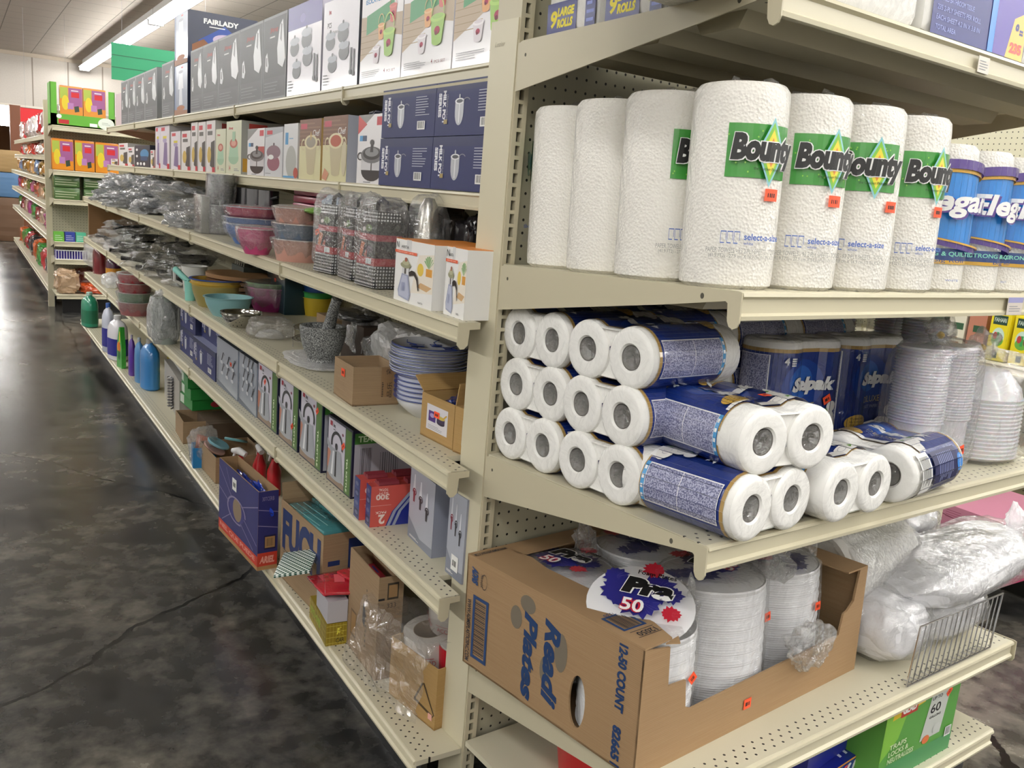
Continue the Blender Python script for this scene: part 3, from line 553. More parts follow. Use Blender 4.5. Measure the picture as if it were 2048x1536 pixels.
def art_narita(c, seed=0):
    c.rect(0, 0, 1, 1, P('f2f1ef', .35)); yl = P('ecd48c', .5); gr = P('6fae5c', .5); c.poly([(.45, .18), (1, .25), (1, .85), (.62, .80)], P('efe6d8', .5)); c.poly([(.60, .30), (.86, .26), (.98, .34), (.7, .38)], P('d2ab7c', .5))
    c.ell(.68, .58, .08, .10, P('e6c64e', .5)); c.rect(.82, .50, .97, .62, P('d99a3c', .5))
    for i in range(7): an = R_(30+20*i); c.poly([(.89, .62), (.89+.12*math.cos(an)+.01, .66+.16*math.sin(an)), (.89+.12*math.cos(an)-.012, .65+.16*math.sin(an))], gr)
    c.text('N', .03, .86, .10, INK); c.text('ARITA', .16, .865, .045, INK, w=.20); c.bars(.06, .845, .36, .85, 1, GREYT); c.rect(.0, .78, .58, .825, P('e0603c', .4)); c.bars(.06, .795, .52, .81, 14, P('f5c6b6', .5), .5, True)
    a = c.H/c.W; gl = P('a9afc9', .25); k = P('2b2523', .3)
    c.poly([(.15, .08), (.42, .04), (.46, .14), (.38, .46), (.22, .48), (.12, .18)], gl); c.poly([(.17, .10), (.40, .07), (.42, .15), (.35, .43), (.24, .44), (.15, .18)], P('c2c7dc', .25)); c.poly([(.22, .46), (.40, .45), (.40, .56), (.22, .57)], P('e4e4e6', .2)); c.rect(.28, .46, .33, .565, P('54504c', .3)); c.ell(.31, .60, .14, .05, P('9a9a7c', .3)); c.ell(.31, .64, .09, .04, P('b7b896', .3)); c.ell(.315, .69, .035, .035, P('9c5a44', .4))
    c.poly([(.40, .50), (.48, .54), (.56, .53), (.64, .44), (.68, .26), (.66, .24), (.61, .40), (.54, .47), (.42, .44)], k); c.bars(.22, .18, .34, .32, 4, P('7f86ab', .4), .3, True); c.text('NARITA', .68, .05, .03, INK, w=.12)
def art_narita_side(c):
    c.rect(0, 0, 1, 1, P('f0efed', .35)); c.text('N', .42, .83, .10, INK, bold=1); c.text('N', .70, .82, .10, INK); c.rect(.36, .71, 1, .76, P('e0603c', .4)); c.poly([(.5, .45), (.9, .45), (.85, .62), (.6, .66)], P('c9c6c0', .3)); c.ell(.7, .42, .3, .05, INK); c.bars(.25, .24, 1, .38, 5, GREYT, .25); c.text('www.narita.com', .2, .07, .03, INK, w=.75)

# ------------------------------------------------------------------ stock on the long aisle (front edge pixel columns read off the photograph)
def carton_prod(M, x0, x1, y, D, H, label, cat='box', name='product_box', body='dddcdc', art=None, seed=0, side=None, group=None, topc=None, rz=0, wrap=None, z=0):
    w = x1-x0; b = MB(); mt = P(body, .5); b.box(-w/2, w/2, 0, D, 0, H, mt)
    if topc: b.box(-w/2, w/2, 0, D, H, H+.0008, P(topc, .5))
    if art: art(front(b, -w/2, w/2, 0, H), seed)
    if side: side(right(b, w/2, 0, D, 0, H))
    o = b.build(name); o.matrix_world = loc(M, (x0+x1)/2, y, z, rz); tag(o, label, cat, group)
    if wrap:
        f = MB(); f.blob((0, D/2, H/2), (w*.53, D*.53, H*.52), FILM, seed, .05, 5, 4, power=.25); f.build('plastic_wrap', o)
    return o
def row(k, u0, u1, v, dy=.01):
    M = RUN[k]; a = line_u(M, u0, dy); b = line_u(M, u1, dy); return a+.002, b-.002, (line_v(M, v, b, dy) if v else None)
def RB(k, u0, u1, v, D, label, dy=.012, H=None, **kw):
    a, b, h = row(k, u0, u1, v, dy); return carton_prod(RUN[k], a, b, dy, D, (H or h)-.0, label, **kw)
# --- top shelf
G = 'grey small appliance boxes on the top shelf'
us = [(243, 257, 150), (257, 272, 148), (272, 290, 147), (290, 314, 146), (324, 348, 138)]
for i, (a, b, v) in enumerate(us): RB(1, a, b, v, .30, 'dark grey appliance box, %s' % ['first of the far top row', 'second of the far row of four', 'third of the far row of four', 'nearest of the far four', 'alone beyond the stacked blender boxes'][i], body='8f9193', art=art_greyset, seed=i, group=G, topc='3c3e40', H=.285)
for i, (a, b) in enumerate([(381, 405), (405, 435), (435, 478), (478, 524), (524, 571)]): RB(1, a, b, 0, .30, 'dark grey appliance box, near row of five, %s' % ['against the stacked blender boxes', 'second', 'middle one', 'fourth', 'nearest'][i], body='8f9193', art=art_greyset, seed=i+5, group=G, topc='3c3e40', H=.29)
RB(1, 232, 243, 0, .2, 'narrow pinkish box at the far end of the top shelf', body='c9b3b6', H=.22, dy=.02)
for j in range(2):
    a, b, h = row(1, 349, 375, 60, .01); carton_prod(RUN[1], a, b, .01, .34, .245, 'tall dark blue blender box, %s of the two stacked' % ('upper' if j else 'lower'), body='141c34', art=art_blender, side=art_fairlady, z=.247*j, group='stacked dark blue blender boxes')
RB(1, 573, 640, 0, .28, 'shiny white box with purple top band and pictures of pots', H=.29, body='c9c6d4', art=art_pots, seed=1)
RB(1, 643, 714, 0, .28, 'shiny white kitchenware set box with pictures of pots', H=.26, body='4a4e58', art=art_pots, seed=0)
for i, (a, b) in enumerate([(718, 800), (801, 902), (903, 1030)]): RB(1, a, b, 0, .28, 'white box picturing green and red pails, %s' % ['farthest of three', 'middle of three', 'nearest of three, partly behind the post'][i], H=.36, body='eceaee', art=art_pails, seed=i, group='white pail set boxes on the top shelf')
# --- second shelf
RB(2, 222, 236, 318, .2, 'small red and white box at the far end of the second shelf', body='b5383c', dy=.03, art=art_pan)
RB(2, 238, 256, 286, .2, 'white gadget box at the far end of the second shelf', body='d5d3d0', dy=.03, art=art_pan, seed=1)
RB(2, 256, 269, 294, .2, 'short white box beside the dark blue box on the second shelf', body='d5d3d0', dy=.02, art=art_pan)
def art_darkblue(c, seed=0):
    c.rect(0, 0, 1, 1, P('1c2333', .4)); c.ell(.65, .6, .28, .22, P('3f8fc0', .3)); c.rect(.4, .3, .85, .5, P('28476e', .4)); [c.ell(.2+.22*i, .15, .07, .07, WHITE) for i in range(3)]; c.ell(.15, .5, .07, .06, WHITE); c.ell(.15, .8, .07, .06, WHITE)
RB(2, 270, 300, 290, .2, 'dark blue box with white dots of pictures on the second shelf', body='1c2333', dy=.02, art=art_darkblue)
RB(2, 301, 309, 300, .1, 'narrow red and white box beside the tall purple pictured boxes', body='d5a5a5', dy=.02, art=art_pan)
for i, (a, b, v) in enumerate([(311, 321, 252), (321, 339, 250), (342, 361, 262)]): RB(2, a, b, v, .28, 'white box with purple bottle picture on the second shelf, %s' % ['farthest and narrow', 'middle one', 'nearest and shorter'][i], body='dcd8d8', art=art_purple, seed=i)
for i, (a, b, v) in enumerate([(363, 381, 261), (382, 395, 244), (396, 411, 243), (412, 430, 240)]): RB(2, a, b, v, .28, 'white box with a dark pan picture, %s' % ['shortest and farthest of four', 'second of four', 'third of four', 'nearest of four'][i], body='dcd8d4', art=art_pan, seed=i, side=lambda c: c.rect(.1, .75, .9, .95, P('a8433f', .5)))
RB(2, 431, 451, 257, .12, 'pale green small food mill box on the second shelf', body='d9dbbf', art=art_mouli)
RB(2, 452, 482, 240, .30, 'pale green large food mill box on the second shelf', body='b9bab2', art=art_mouli, seed=1, side=lambda c: (c.poly([(.1, .6), (.35, .55), (.35, .95), (.1, .95)], P('b8403a', .4)), c.rect(.02, .05, .12, .3, P('d9a53c', .5))))
RB(2, 494, 528, 256, .24, 'white box with a black lidded pot picture beside the green boxes', body='e2e0e4', art=art_haypep, seed=1, topc='dadada')
RB(2, 529, 564, 253, .24, 'pale box with a glass lidded pot of meat picture', body='dcdde0', art=art_meat)
RB(2, 566, 594, 246, .24, 'white box with a blue label and grey picture', body='dcdde0', art=art_bluewhite)
RB(2, 597, 640, 236, .22, 'shiny beige pot box with brown top and plain lid picture', body='c9a766', art=art_beigepot, seed=0)
RB(2, 643, 692, 229, .26, 'shiny beige pot box with brown top and red sauce picture', body='b9bcc8', art=art_beigepot, seed=1)
def side_hay(c): c.rect(0, 0, 1, 1, P('c9ccd2', .4))
o = RB(2, 712, 764, 226, .26, 'white pot box with a large black stew pot picture beside the navy boxes', body='d6d5da', art=art_haypep, seed=0)
b = MB(); b.box(-.014, 0, 0, .001, 0, .30, P('b6bcc8', .4)); c = front(b, -.014, 0, 0, .30, 0)
b = MB(); pts = [(-.06+.018*i, .02+.006*math.sin(i*1.9), .327+.006*math.sin(i*2.3)+(.004)) for i in range(9)]; b.tube(pts, .005, P('16192a', .5)); q = b.build('handle_cord', o); q.location.z = (line_v(RUN[2], 226, line_u(RUN[2], 764, .01), .01))-.325
a1 = line_u(RUN[2], 757, .0); a2 = line_u(RUN[2], 860, .0); wd = .305
hh = [line_v(RUN[2], 286, a2, 0), line_v(RUN[2], 196, a2, 0)]
G = 'navy milk pot boxes beside the post'
for i in range(2):
    for j in range(2):
        x0 = a1+(a2-a1+.002)*i; h0 = hh[0]; dx = .004 if j else 0; carton_prod(RUN[2], x0+dx, x0+(a2-a1)+dx, .0, .24, .122, 'navy milk pot box, %s row, %s the post' % ('upper' if j else 'lower', 'against' if i else 'one away from'), body='172052', art=art_milkpot, seed=i*2+j, z=.1235*j, group=G)

# ------------------------------------------------------------------ builders for loose goods
def dist(M, x, y, z=0): return ((M @ Vector((x, y, z)))-CP).dot(CF)
def rnd(M, uL, uR, vb, rf=.75, z=0):
    uc = (uL+uR)/2; x, y = surf(M, uc, vb, z); r = 0
    v = (M.inverted() @ CP); d = Vector((x-v.x, y-v.y)).normalized(); r = (uR-uL)/2/F*dist(M, x, y, z)
    for _ in range(3): cx, cy = x+d.x*r*rf, y+d.y*r*rf; r = (uR-uL)/2/F*dist(M, cx, cy, z)
    return cx, cy, r
def pxh(M, x, y, px): return px/F*dist(M, x, y)*1.02
def corner_box(M, p0, p1, vt, D, z=0, p2=None):
    """carton seen by its front-left and front-right bottom corners: returns frame, width, depth, height"""
    x0, y0 = surf(M, *p0, z); x1, y1 = surf(M, *p1, z); w = math.hypot(x1-x0, y1-y0); a = math.degrees(math.atan2(y1-y0, x1-x0))
    if p2: x2, y2 = surf(M, *p2, z); D = math.hypot(x2-x1, y2-y1)
    return x0, y0, x1, y1, w, D, line_v(M, vt, x0, y0)-z, a
def basin(M, x, y, z, r, h, col, label, group=None, name='plastic_basin', rf=.72, film=None, ex=1, rim=None, mat_=None, cat='bowl', inner=None):
    m = mat_ or P(col, .35); rm = rim or m
    t = thing(name, loc(M, x, y, z), label, cat, group)
    b = MB(); n = 7; prof = [(.001, 0)]+[(r*(rf+(1-rf)*math.sin(math.pi/2*i/n)), h*i/n*.97) for i in range(n+1)]+[(r*1.07, h*.96), (r*1.08, h), (r*.98, h)]+[(r*(rf+(1-rf)*math.sin(math.pi/2*i/n))-.0025, h*(.04+.93*i/n)) for i in range(n, -1, -1)]+[(.001, h*.04)]
    b.lathe(prof, m, 36, ex=ex, matf=(lambda j: rm if n+1 <= j <= n+3 else (inner or m) if j > n+3 else m)); b.build('bowl', t)
    if film is not None:
        f = MB(); f.lathe([(r*.92*rf, .002), (r*1.0, h*.5), (r*1.11, h*.9), (r*1.12, h*1.02), (r*.8, h*1.10), (.001, h*1.14)], FILM_C, 40, ex=ex, wob=lambda a, zz: .035*math.sin(a*9+film)+.03*math.sin(a*17+film*2)*(.5+zz/h*.5), smooth=False); f.build('plastic_wrap', t)
    return t
def bag(M, x, y, z, r, mat_, label, seed, name='plastic_bag', cat='bag', group=None, amp=.22, freq=4, rz=0, inner=None, sub=4, power=.8):
    t = thing(name, loc(M, x, y, z, rz), label, cat, group); b = MB(); b.blob((0, 0, r[2]), r, mat_, seed, amp, freq, sub, zmin=0, power=power); b.build('wrap' if inner else 'bag', t)
    if inner: i = MB(); inner(i, r); i.build('contents', t)
    return t

# ------------------------------------------------------------------ third shelf
M3 = RUN[3]
for p0, p1, lb in (((784, 597), (859, 622), 'white teapot box with orange top, farther of two beside the post'), ((883, 627), (962, 655), 'white teapot box with orange top, nearer one cut off by the post')):
    x0, y0, x1, y1, w, D, h, a = corner_box(M3, p0, p1, 476 if p0[0] == 784 else 492, .16); dd = .17 if p0[0] == 784 else .064; w = min(w, .19 if p0[0] == 784 else .092)
    b = MB(); b.box(0, w, 0, dd, 0, h, P('ecebe8', .4)); b.box(0, w, 0, dd, h, h+.0012, P('e08a34', .4)); art_narita(front(b, 0, w, 0, h)); art_narita_side(right(b, w, 0, dd, 0, h)) if dd > .1 else None
    o = b.build('teapot_box'); o.matrix_world = loc(M3, x0, y0+.004, 0, min(a, 0)+.0); tag(o, lb, 'box', 'teapot boxes on the middle shelf')
    f = MB(); f.face([(w*.25, .001, h), (w*.45, .001, h), (w*.45, .001, h-.02), (w*.25, .001, h-.02)], WHITE); f.box(w*.3, w*.42, -.0012, -.0006, h-.03, h+.001, P('dcdcdc', .4)); f.build('closing_tab', o)
GM = None
def grate_mat():
    m, nt, b, N, L = nodes_mat('grater_steel'); tc = N('TexCoord'); v = N('TexVoronoi'); v.inputs['Scale'].default_value = 130; v.inputs['Randomness'].default_value = .0; L(tc.outputs['Object'], v.inputs['Vector'])
    s = N('SeparateXYZ'); L(tc.outputs['Object'], s.inputs[0]); M_ = lambda *a: math_n(nt, *a); du = M_('SUBTRACT', M_('FRACT', M_('DIVIDE', M_('ADD', s.outputs[0], s.outputs[1]), .008)), .5); dv = M_('SUBTRACT', M_('FRACT', M_('DIVIDE', s.outputs[2], .008)), .5)
    L(ramp(nt, M_('SQRT', M_('ADD', M_('MULTIPLY', du, du), M_('MULTIPLY', dv, dv))), [(.26, 'f4f5f6'), (.34, '3b3c40')]), b.inputs['Base Color']); b.inputs['Metallic'].default_value = .4; b.inputs['Roughness'].default_value = .3; nt.nodes.remove(v); return m
GM = grate_mat()
def grater(M, x, y, h, seed, label):
    t = thing('box_grater', loc(M, x, y, 0, [8, -4, 3][seed % 3]), label, 'grater', 'wrapped box graters')
    b = MB(); w0, w1 = .052, .038; D0, D1 = .042, .030; H = h*.86
    vs = [(sx*w0, sy*D0, .004) for sx, sy in ((-1, -1), (1, -1), (1, 1), (-1, 1))]+[(sx*w1, sy*D1, H) for sx, sy in ((-1, -1), (1, -1), (1, 1), (-1, 1))]
    b.mesh_(vs, [(0, 1, 5, 4), (1, 2, 6, 5), (2, 3, 7, 6), (3, 0, 4, 7), (4, 5, 6, 7)], GM); b.build('grating_body', t)
    g = MB(); g.tube([(-w1*.7, 0, H), (-w1*.6, 0, H+.02), (0, 0, H+.028), (w1*.6, 0, H+.02), (w1*.7, 0, H)], .006, BLACK); g.build('handle', t)
    c = MB(); l0, l1 = .30, .72
    def ring(t0, t1, m, o=.0012):
        q = [];
        for tt in (t0, t1):
            w, d = w0+(w1-w0)*tt+o, D0+(D1-D0)*tt+o; q += [(sx*w, sy*d, tt*H) for sx, sy in ((-1, -1), (1, -1), (1, 1), (-1, 1))]
        c.mesh_(q, [(0, 1, 5, 4), (1, 2, 6, 5), (2, 3, 7, 6), (3, 0, 4, 7)], m)
    ring(l0, .40, P('b81f2c', .4)); ring(.40, .62, P('22181c', .4)); ring(.62, .70, P('a83240', .4)); ring(.70, .86, P('1c1f1c', .4))
    cv = Canvas(c, (-.042, -D0-.003+.004, .40*H), (1, 0, 0), (0, .06, 1), .084, .4*H); cv.poly([(.1, .02), (.3, .0), (.42, .45), (.2, .5)], P('c8622e', .5)); cv.poly([(.42, .05), (.62, .02), (.6, .3)], P('b94d3c', .5)); cv.ell(.75, .28, .2, .12, P('54344c', .5)); cv.ell(.6, .95, .2, .12, P('5b7a3a', .5)); cv.ell(.3, .9, .1, .07, P('d9c9c4', .5)); cv.bars(.1, .55, .6, .66, 2, P('e8c8c8', .5), .4); cv.rect(.6, -.2, .95, -.02, P('d8dadc', .5)); c.build('label_sleeve', t)
    f = MB(); f.blob((0, 0, h*.52), (.062, .052, h*.53), FILM_C, seed+3, .10, 5, 4, power=.45, zmin=.001); f.build('plastic_wrap', t)
    if seed == 0: sticker(t, (-.025, -D0-.004, .11), rot=20)
for i, (uL, uR, vb, lb) in enumerate([(646, 697, 549, 'film wrapped box grater with red label, farthest of three, orange price sticker'), (697, 738, 561, 'film wrapped box grater with red label, middle of three'), (728, 786, 577, 'film wrapped box grater with red label, nearest of three, beside the teapot boxes')]):
    x, y, r = rnd(M3, uL, uR, vb, .8); grater(M3, x, y, .215, i, lb)
# things standing behind the graters
for i, (x, y, h, c) in enumerate([(812, .20, .20, '1b1c1f'), (890, .22, .21, '26221f'), (945, .24, .19, '201d20'), (775, .26, .19, '2a2d30')]):
    bag(M3, line_u(M3, x, y), y, 0, (.05, .045, h/2), P(c, .25, 0, .6), ['dark wrapped utensil bundle behind the nearest grater', 'tall dark wrapped bundle behind the first teapot box', 'dark wrapped bundle deep behind the teapot boxes by the post', 'dark grey wrapped bundle behind the middle grater'][i], i+20, name='wrapped_bundle', group=None, power=.5)
t = thing('bell_grater', loc(M3, line_u(M3, 848, .15), .15, .055), 'bell shaped steel grater in clear wrap behind the teapot boxes', 'grater')
b = MB(); b.lathe([(.042, 0), (.040, .03), (.030, .08), (.022, .13), (.012, .15), (.001, .152)], P('a6a49e', .25, .8), 20, cz=.02); b.build('bell_body', t); b = MB(); b.lathe([(.046, 0), (.045, .02)], GM, 20, cap0=True); b.build('grating_band', t); b = MB(); b.blob((0, 0, .09), (.05, .05, .095), FILM, 9, .1, 5, 3, power=.8); b.build('plastic_wrap', t)
# salmon and blue basins
x, y, r = rnd(M3, 548, 645, 525, .8); hb = pxh(M3, x, y, 42); st = pxh(M3, x, y, 24)
for i, (c, lb) in enumerate([('c49486', 'salmon pink wrapped basin, bottom of the stack of three'), ('5c6b80', 'slate blue wrapped basin between two salmon basins'), ('c08a7a', 'salmon pink wrapped basin, top of the stack of three')]):
    basin(M3, x, y, st*i*1.25, r*(1-.01*i), hb, c, lb, 'wrapped basins beside the graters', rf=.88, film=i+1, rim=P('e3d8d4', .3))
x2, y2, r2 = rnd(M3, 440, 548, 491, .7); h2 = pxh(M3, x2, y2, 40)
for i, (c, lb, hh_) in enumerate([('4f78bd', 'bright blue wrapped bowl standing on the deck behind the pink bowl', h2), ('5b80bf', 'bright blue wrapped bowl nested between blue and crimson bowls', h2*.8), ('c22f5e', 'crimson pink wrapped bowl on top of the blue bowls', h2*.8)]):
    basin(M3, x2, y2+.02, h2*.50*i, r2*.97, hh_, c, lb, 'wrapped bowls by the steel canisters', rf=.62, film=i+4, rim=P('cfd8ea', .3))
x3, y3, r3 = rnd(M3, 483, 558, 510, .6); basin(M3, x3, y3-.012, 0, r3, pxh(M3, x3, y3, 50), 'cc4f82', 'rose pink wrapped bowl in front of the blue bowls', None, rf=.6, film=8, rim=P('e6cad6', .3))
TX0 = line_u(M3, 615, .22)
for i in range(4):
    b = MB(); b.box(-.16, .16, 0, .16, 0, .024, P(['9a3a52', 'a8486a', '8f3048', 'a84463'][i], .3, 0, .5), .006); o = b.build('pink_tray'); o.matrix_world = loc(M3, TX0+.004*i, .22, .115+.026*i, 3); tag(o, 'dark pink wrapped tray, %s of the stack behind the salmon basins' % ['lowest', 'second', 'third', 'topmost'][i], 'tray', 'pink trays behind the basins')
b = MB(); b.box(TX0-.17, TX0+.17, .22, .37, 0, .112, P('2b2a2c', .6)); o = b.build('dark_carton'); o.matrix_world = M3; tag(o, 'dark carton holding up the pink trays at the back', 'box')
b = MB(); b.blob((0, 0, .012), (.06, .06, .012), P('6d9a3c', .4), 2, .05); o = b.build('green_bowl'); o.matrix_world = loc(M3, line_u(M3, 645, .12), .12, .145); tag(o, 'green shallow bowl upside down behind the salmon basins', 'bowl')
bag(M3, line_u(M3, 662, .09), .09, .15, (.035, .03, .03), P('8fa4c2', .3, 0, .5), 'small pale blue wrapped pouch beside the farthest grater', 5, cat='pouch', name='wrapped_pouch'); 
# canisters
x, y, r = rnd(M3, 412, 470, 470, .95); hc = pxh(M3, x, y, 57)
for i in range(2):
    t = thing('steel_canister', loc(M3, x, y, hc*1.01*i), 'ribbed steel canister in clear wrap, %s' % ('standing on the other one' if i else 'lower of the stacked pair'), 'canister', 'stacked steel canisters')
    b = MB(); b.lathe([(.001, 0), (r*.9, 0), (r*.92, .004), (r*.92, hc*.93), (r*.97, hc*.94), (r*.97, hc*.99), (.001, hc)], P('9a9ca2', .22, .9), 44, wob=lambda a, z: .025*math.cos(a*16) if z < hc*.92 else 0); b.build('can', t)
    b = MB(); b.lathe([(r*.95, .001), (r*1.02, hc*.5), (r*1.0, hc*1.0), (.001, hc*1.005)], FILM_C, 24, wob=lambda a, z: .02*math.sin(a*5), smooth=False); b.build('plastic_wrap', t)
    if not i: sticker(t, (-r*.2, -r*1.0, hc*.55))
b = MB(); x, y = surf(M3, 383, 461); x1, y1 = surf(M3, 411, 470); 
b.box(0, .12, 0, .10, 0, .15, P('aaaaa6', .25, .3), .006); c = front(b, 0, .12, 0, .15)
for i in range(4): c.ell(.5, .16+.2*i, .12, .06, P('4a4a4c', .3)); c.ell(.8, .16+.2*i, .07, .04, P('6a6a6c', .3))
o = b.build('clear_boxed_grater'); o.matrix_world = loc(M3, x+.05, y+.0, 0); tag(o, 'grey boxed item with round holes beside the steel canisters', 'box'); b = MB(); b.box(-.004, .124, -.004, .104, 0, .156, FILM, .004); b.build('plastic_wrap', o)
for i, (xx, w_) in enumerate(((488, .05), (512, .045), (535, .04))):
    b = MB(); b.lathe([(.001, 0), (w_, 0), (w_, .10), (w_*.93, .10), (w_*.93, .01), (.001, .01)], P('77777c', .2, .9), 28); b.tube([(w_, 0, .07), (w_+.04, 0, .075), (w_+.08, 0, .08)], .005, BLACK); o = b.build('steel_pot'); o.matrix_world = loc(M3, line_u(M3, xx, .22), .22, .095); tag(o, 'small steel pot in the shadow at the back, %s' % ['beside the canisters', 'middle one', 'beside the pink trays'][i], 'pot', 'steel pots behind the bowls')
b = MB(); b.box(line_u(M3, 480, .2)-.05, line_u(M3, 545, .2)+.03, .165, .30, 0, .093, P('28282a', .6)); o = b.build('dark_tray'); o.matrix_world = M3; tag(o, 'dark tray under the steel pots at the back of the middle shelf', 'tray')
# wrapped kitchen goods
rr = random.Random(4)
def wrapped_pan(M, x, y, z, s_, ang, seed, label, group, dark=False, tilt=0):
    t = thing('wrapped_pan', loc(M, x, y, z, ang, tilt), label, 'pan', group)
    m = P('0c0c0e', .2, .2) if dark else P('8a8b8e', .3, .8)
    b = MB(); b.lathe([(.001, 0), (s_*.7, 0), (s_, s_*.42), (s_*1.04, s_*.44), (s_*.95, s_*.40), (s_*.66, .006), (.001, .006)], m, 28); b.build('pan_body', t)
    b = MB(); b.tube([(s_*.9, 0, s_*.4), (s_*1.5, 0, s_*.5), (s_*2.0, 0, s_*.52)], [.008, .010, .012], BLACK if dark else m); b.build('handle', t)
    b = MB(); b.blob((s_*.35, 0, s_*.42), (s_*1.5, s_*1.15, s_*.55), FILM_G if not dark else FILM_D, seed, .42, 5, 4, zmin=.001); b.build('plastic_wrap', t)
    return t
names = ['at the far end of the shelf', 'second from the far end', 'resting high on the pile', 'in the middle of the pile', 'leaning against its neighbour', 'flat on the deck near the edge', 'on top near the middle', 'at the near end of the pile', 'behind the near end', 'lowest beside the boxed item', 'on the very top of the pile', 'far and low by the shelf edge', 'at the back of the pile']
spots = [(-5.35, .12, 0, .11), (-4.8, .13, 0, .11), (-5.1, .15, .09, .11), (-4.25, .13, 0, .11), (-4.55, .15, .09, .11), (-3.7, .12, 0, .10), (-3.9, .16, .085, .10), (-3.05, .13, 0, .10), (-3.4, .22, .08, .10), (-2.62, .09, 0, .075), (-4.3, .2, .135, .08), (-5.4, .26, .09, .10), (-2.95, .27, .03, .095)]
for i, (x, y, z, s_) in enumerate(spots): wrapped_pan(M3, x, y, z, s_, rr.uniform(100, 260), i, 'silvery steel pan in crumpled clear plastic, %s' % names[i], 'wrapped steel pans at the far end', tilt=rr.uniform(-12, 12))

# ------------------------------------------------------------------ fourth shelf
M4 = RUN[4]
# open cartons by the post
def open_carton(M, p0, p1, vt, D, mat_, label, name='open_carton', artf=None, artr=None, flaps=(), p2=None, t_=.003, cat='box', group=None, da=None, z=0, H=None, dy=0):
    x0, y0, x1, y1, w, D, h, a = corner_box(M, p0, p1, vt, D, z, p2); h = H or h
    b = MB(); b.obox(0, w, 0, D, 0, h, t_, mat_)
    if artf: artf(front(b, 0, w, 0, h))
    if artr: artr(right(b, w, 0, D, 0, h))
    o = b.build(name); o.matrix_world = loc(M, x0, y0+dy, z, a if da is None else da); tag(o, label, cat, group)
    for (side, ln, ang) in flaps:
        f = MB()
        T = {'front': Matrix.Translation((0, 0, h)), 'right': Matrix.Translation((w, 0, h)) @ Matrix.Rotation(R_(90), 4, 'Z'), 'back': Matrix.Translation((w, D, h)) @ Matrix.Rotation(R_(180), 4, 'Z'), 'left': Matrix.Translation((0, D, h)) @ Matrix.Rotation(R_(-90), 4, 'Z')}[side]
        L_ = w if side in ('front', 'back') else D; f.xf = T @ Matrix.Rotation(R_(ang), 4, 'X'); f.box(.003, L_-.003, 0, .003, 0, ln, mat_); f.build('flap', o)
    return o, w, D, h
def art_jar(c):
    c.rect(.18, .22, .82, .80, P('d9d6dc', .4)); c.rect(.24, .42, .46, .66, P('4a2f7a', .4)); c.ell(.35, .56, .07, .05, P('a898c8', .4)); c.ell(.62, .46, .12, .05, P('2a2238', .4)); c.rect(.50, .46, .74, .58, P('3d3350', .4)); c.ell(.62, .58, .12, .04, P('c9b45a', .4)); c.poly([(.66, .58), (.78, .70), (.80, .68), (.70, .57)], P('c9a33a', .4)); c.bars(.24, .26, .7, .36, 3, GREYT, .3)
o, w, D, h = open_carton(M4, (840, 868), (904, 901), 783, .16, KRAFT_Y, 'golden brown open carton with a purple jar label beside the post', artf=art_jar, flaps=(('back', .06, -8), ('right', .05, 12), ('left', .05, 55))); sticker(o, (w*.5, 0, h*.62))
b = MB(); b.blob((w/2, D*.55, h*.7), (w*.42, D*.38, .03), P('1f2c6a', .15, .2, .8), 3, .3, 5); b.build('blue_wrapped_contents', o)
o, w, D, h = open_carton(M4, (905, 903), (960, 925), 812, .15, KRAFT_Y, 'golden brown carton with a yellow bottle label, mostly hidden by the post', artf=lambda c: (c.rect(.3, .2, .9, .75, P('c5c6bd', .4)), c.poly([(.5, .25), (.62, .25), (.62, .68), (.5, .68)], P('c9a532', .4))), flaps=())
b = MB(); b.box(.003, w-.003, .003, D-.003, h-.004, h-.001, KRAFT_Y); b.build('lid', o)
# crockery stack
x, y, r = rnd(M4, 802, 902, 838, .6); rb = .078; rp = .098; zz = 0
CER = P('dfe2ea', .12, 0, .8); BLU = P('2a3f8c', .2, 0, .5)
for i in range(7):
    t = basin(M4, x, y, zz, rb, .050, 'dfe2ea', 'white bowl with blue rim line, %s' % ['bottom of the crockery stack', 'second from the bottom', 'third from the bottom', 'fourth from the bottom', 'fifth from the bottom', 'sixth from the bottom', 'top bowl under the plates'][i], 'blue rimmed bowls under the plates', 'porcelain_bowl', .45, mat_=CER, rim=BLU); zz += .0115
zz += .012
for i in range(10):
    b = MB(); b.lathe([(.001, 0), (rp*.55, 0), (rp*.62, .004), (rp*.9, .015), (rp, .022), (rp*1.0, .0235), (rp*.97, .0242), (rp*.86, .018), (rp*.6, .008), (.001, .007)], CER, 44, matf=lambda j: BLU if j == 4 or (i == 9 and j == 5) else CER)
    if i == 9:
        for (a_, s_) in ((20, 1), (80, .8), (140, 1.1), (200, .9), (260, 1), (320, .8)):
            cx, cy = .5*rp*math.cos(R_(a_)), .5*rp*math.sin(R_(a_)); b.lathe([(.001, .0125), (.018*s_, .0125), (.020*s_, .011)], BLU, 9, cx=cx, cy=cy, wob=lambda a, z: .35*math.sin(a*4)); b.tube([(cx, cy, .0125), (cx*1.4, cy*1.4+.012, .016), (cx*1.7, cy*1.7, .020)], .0012, BLU, 5)
    o = b.build('porcelain_plate'); o.matrix_world = loc(M4, x+.004*math.sin(i), y+.003*math.cos(i*2), zz, i*20); tag(o, 'white porcelain plate with blue rim, %s' % ('topmost with blue flower painting' if i == 9 else ['lowest plate on the bowls', 'second plate from below', 'third plate from below', 'fourth plate from below', 'fifth plate from below', 'sixth plate from below', 'third plate from the top', 'second plate from the top', 'just under the top plate'][i]), 'plate', 'stacked blue rimmed plates'); zz += .0072
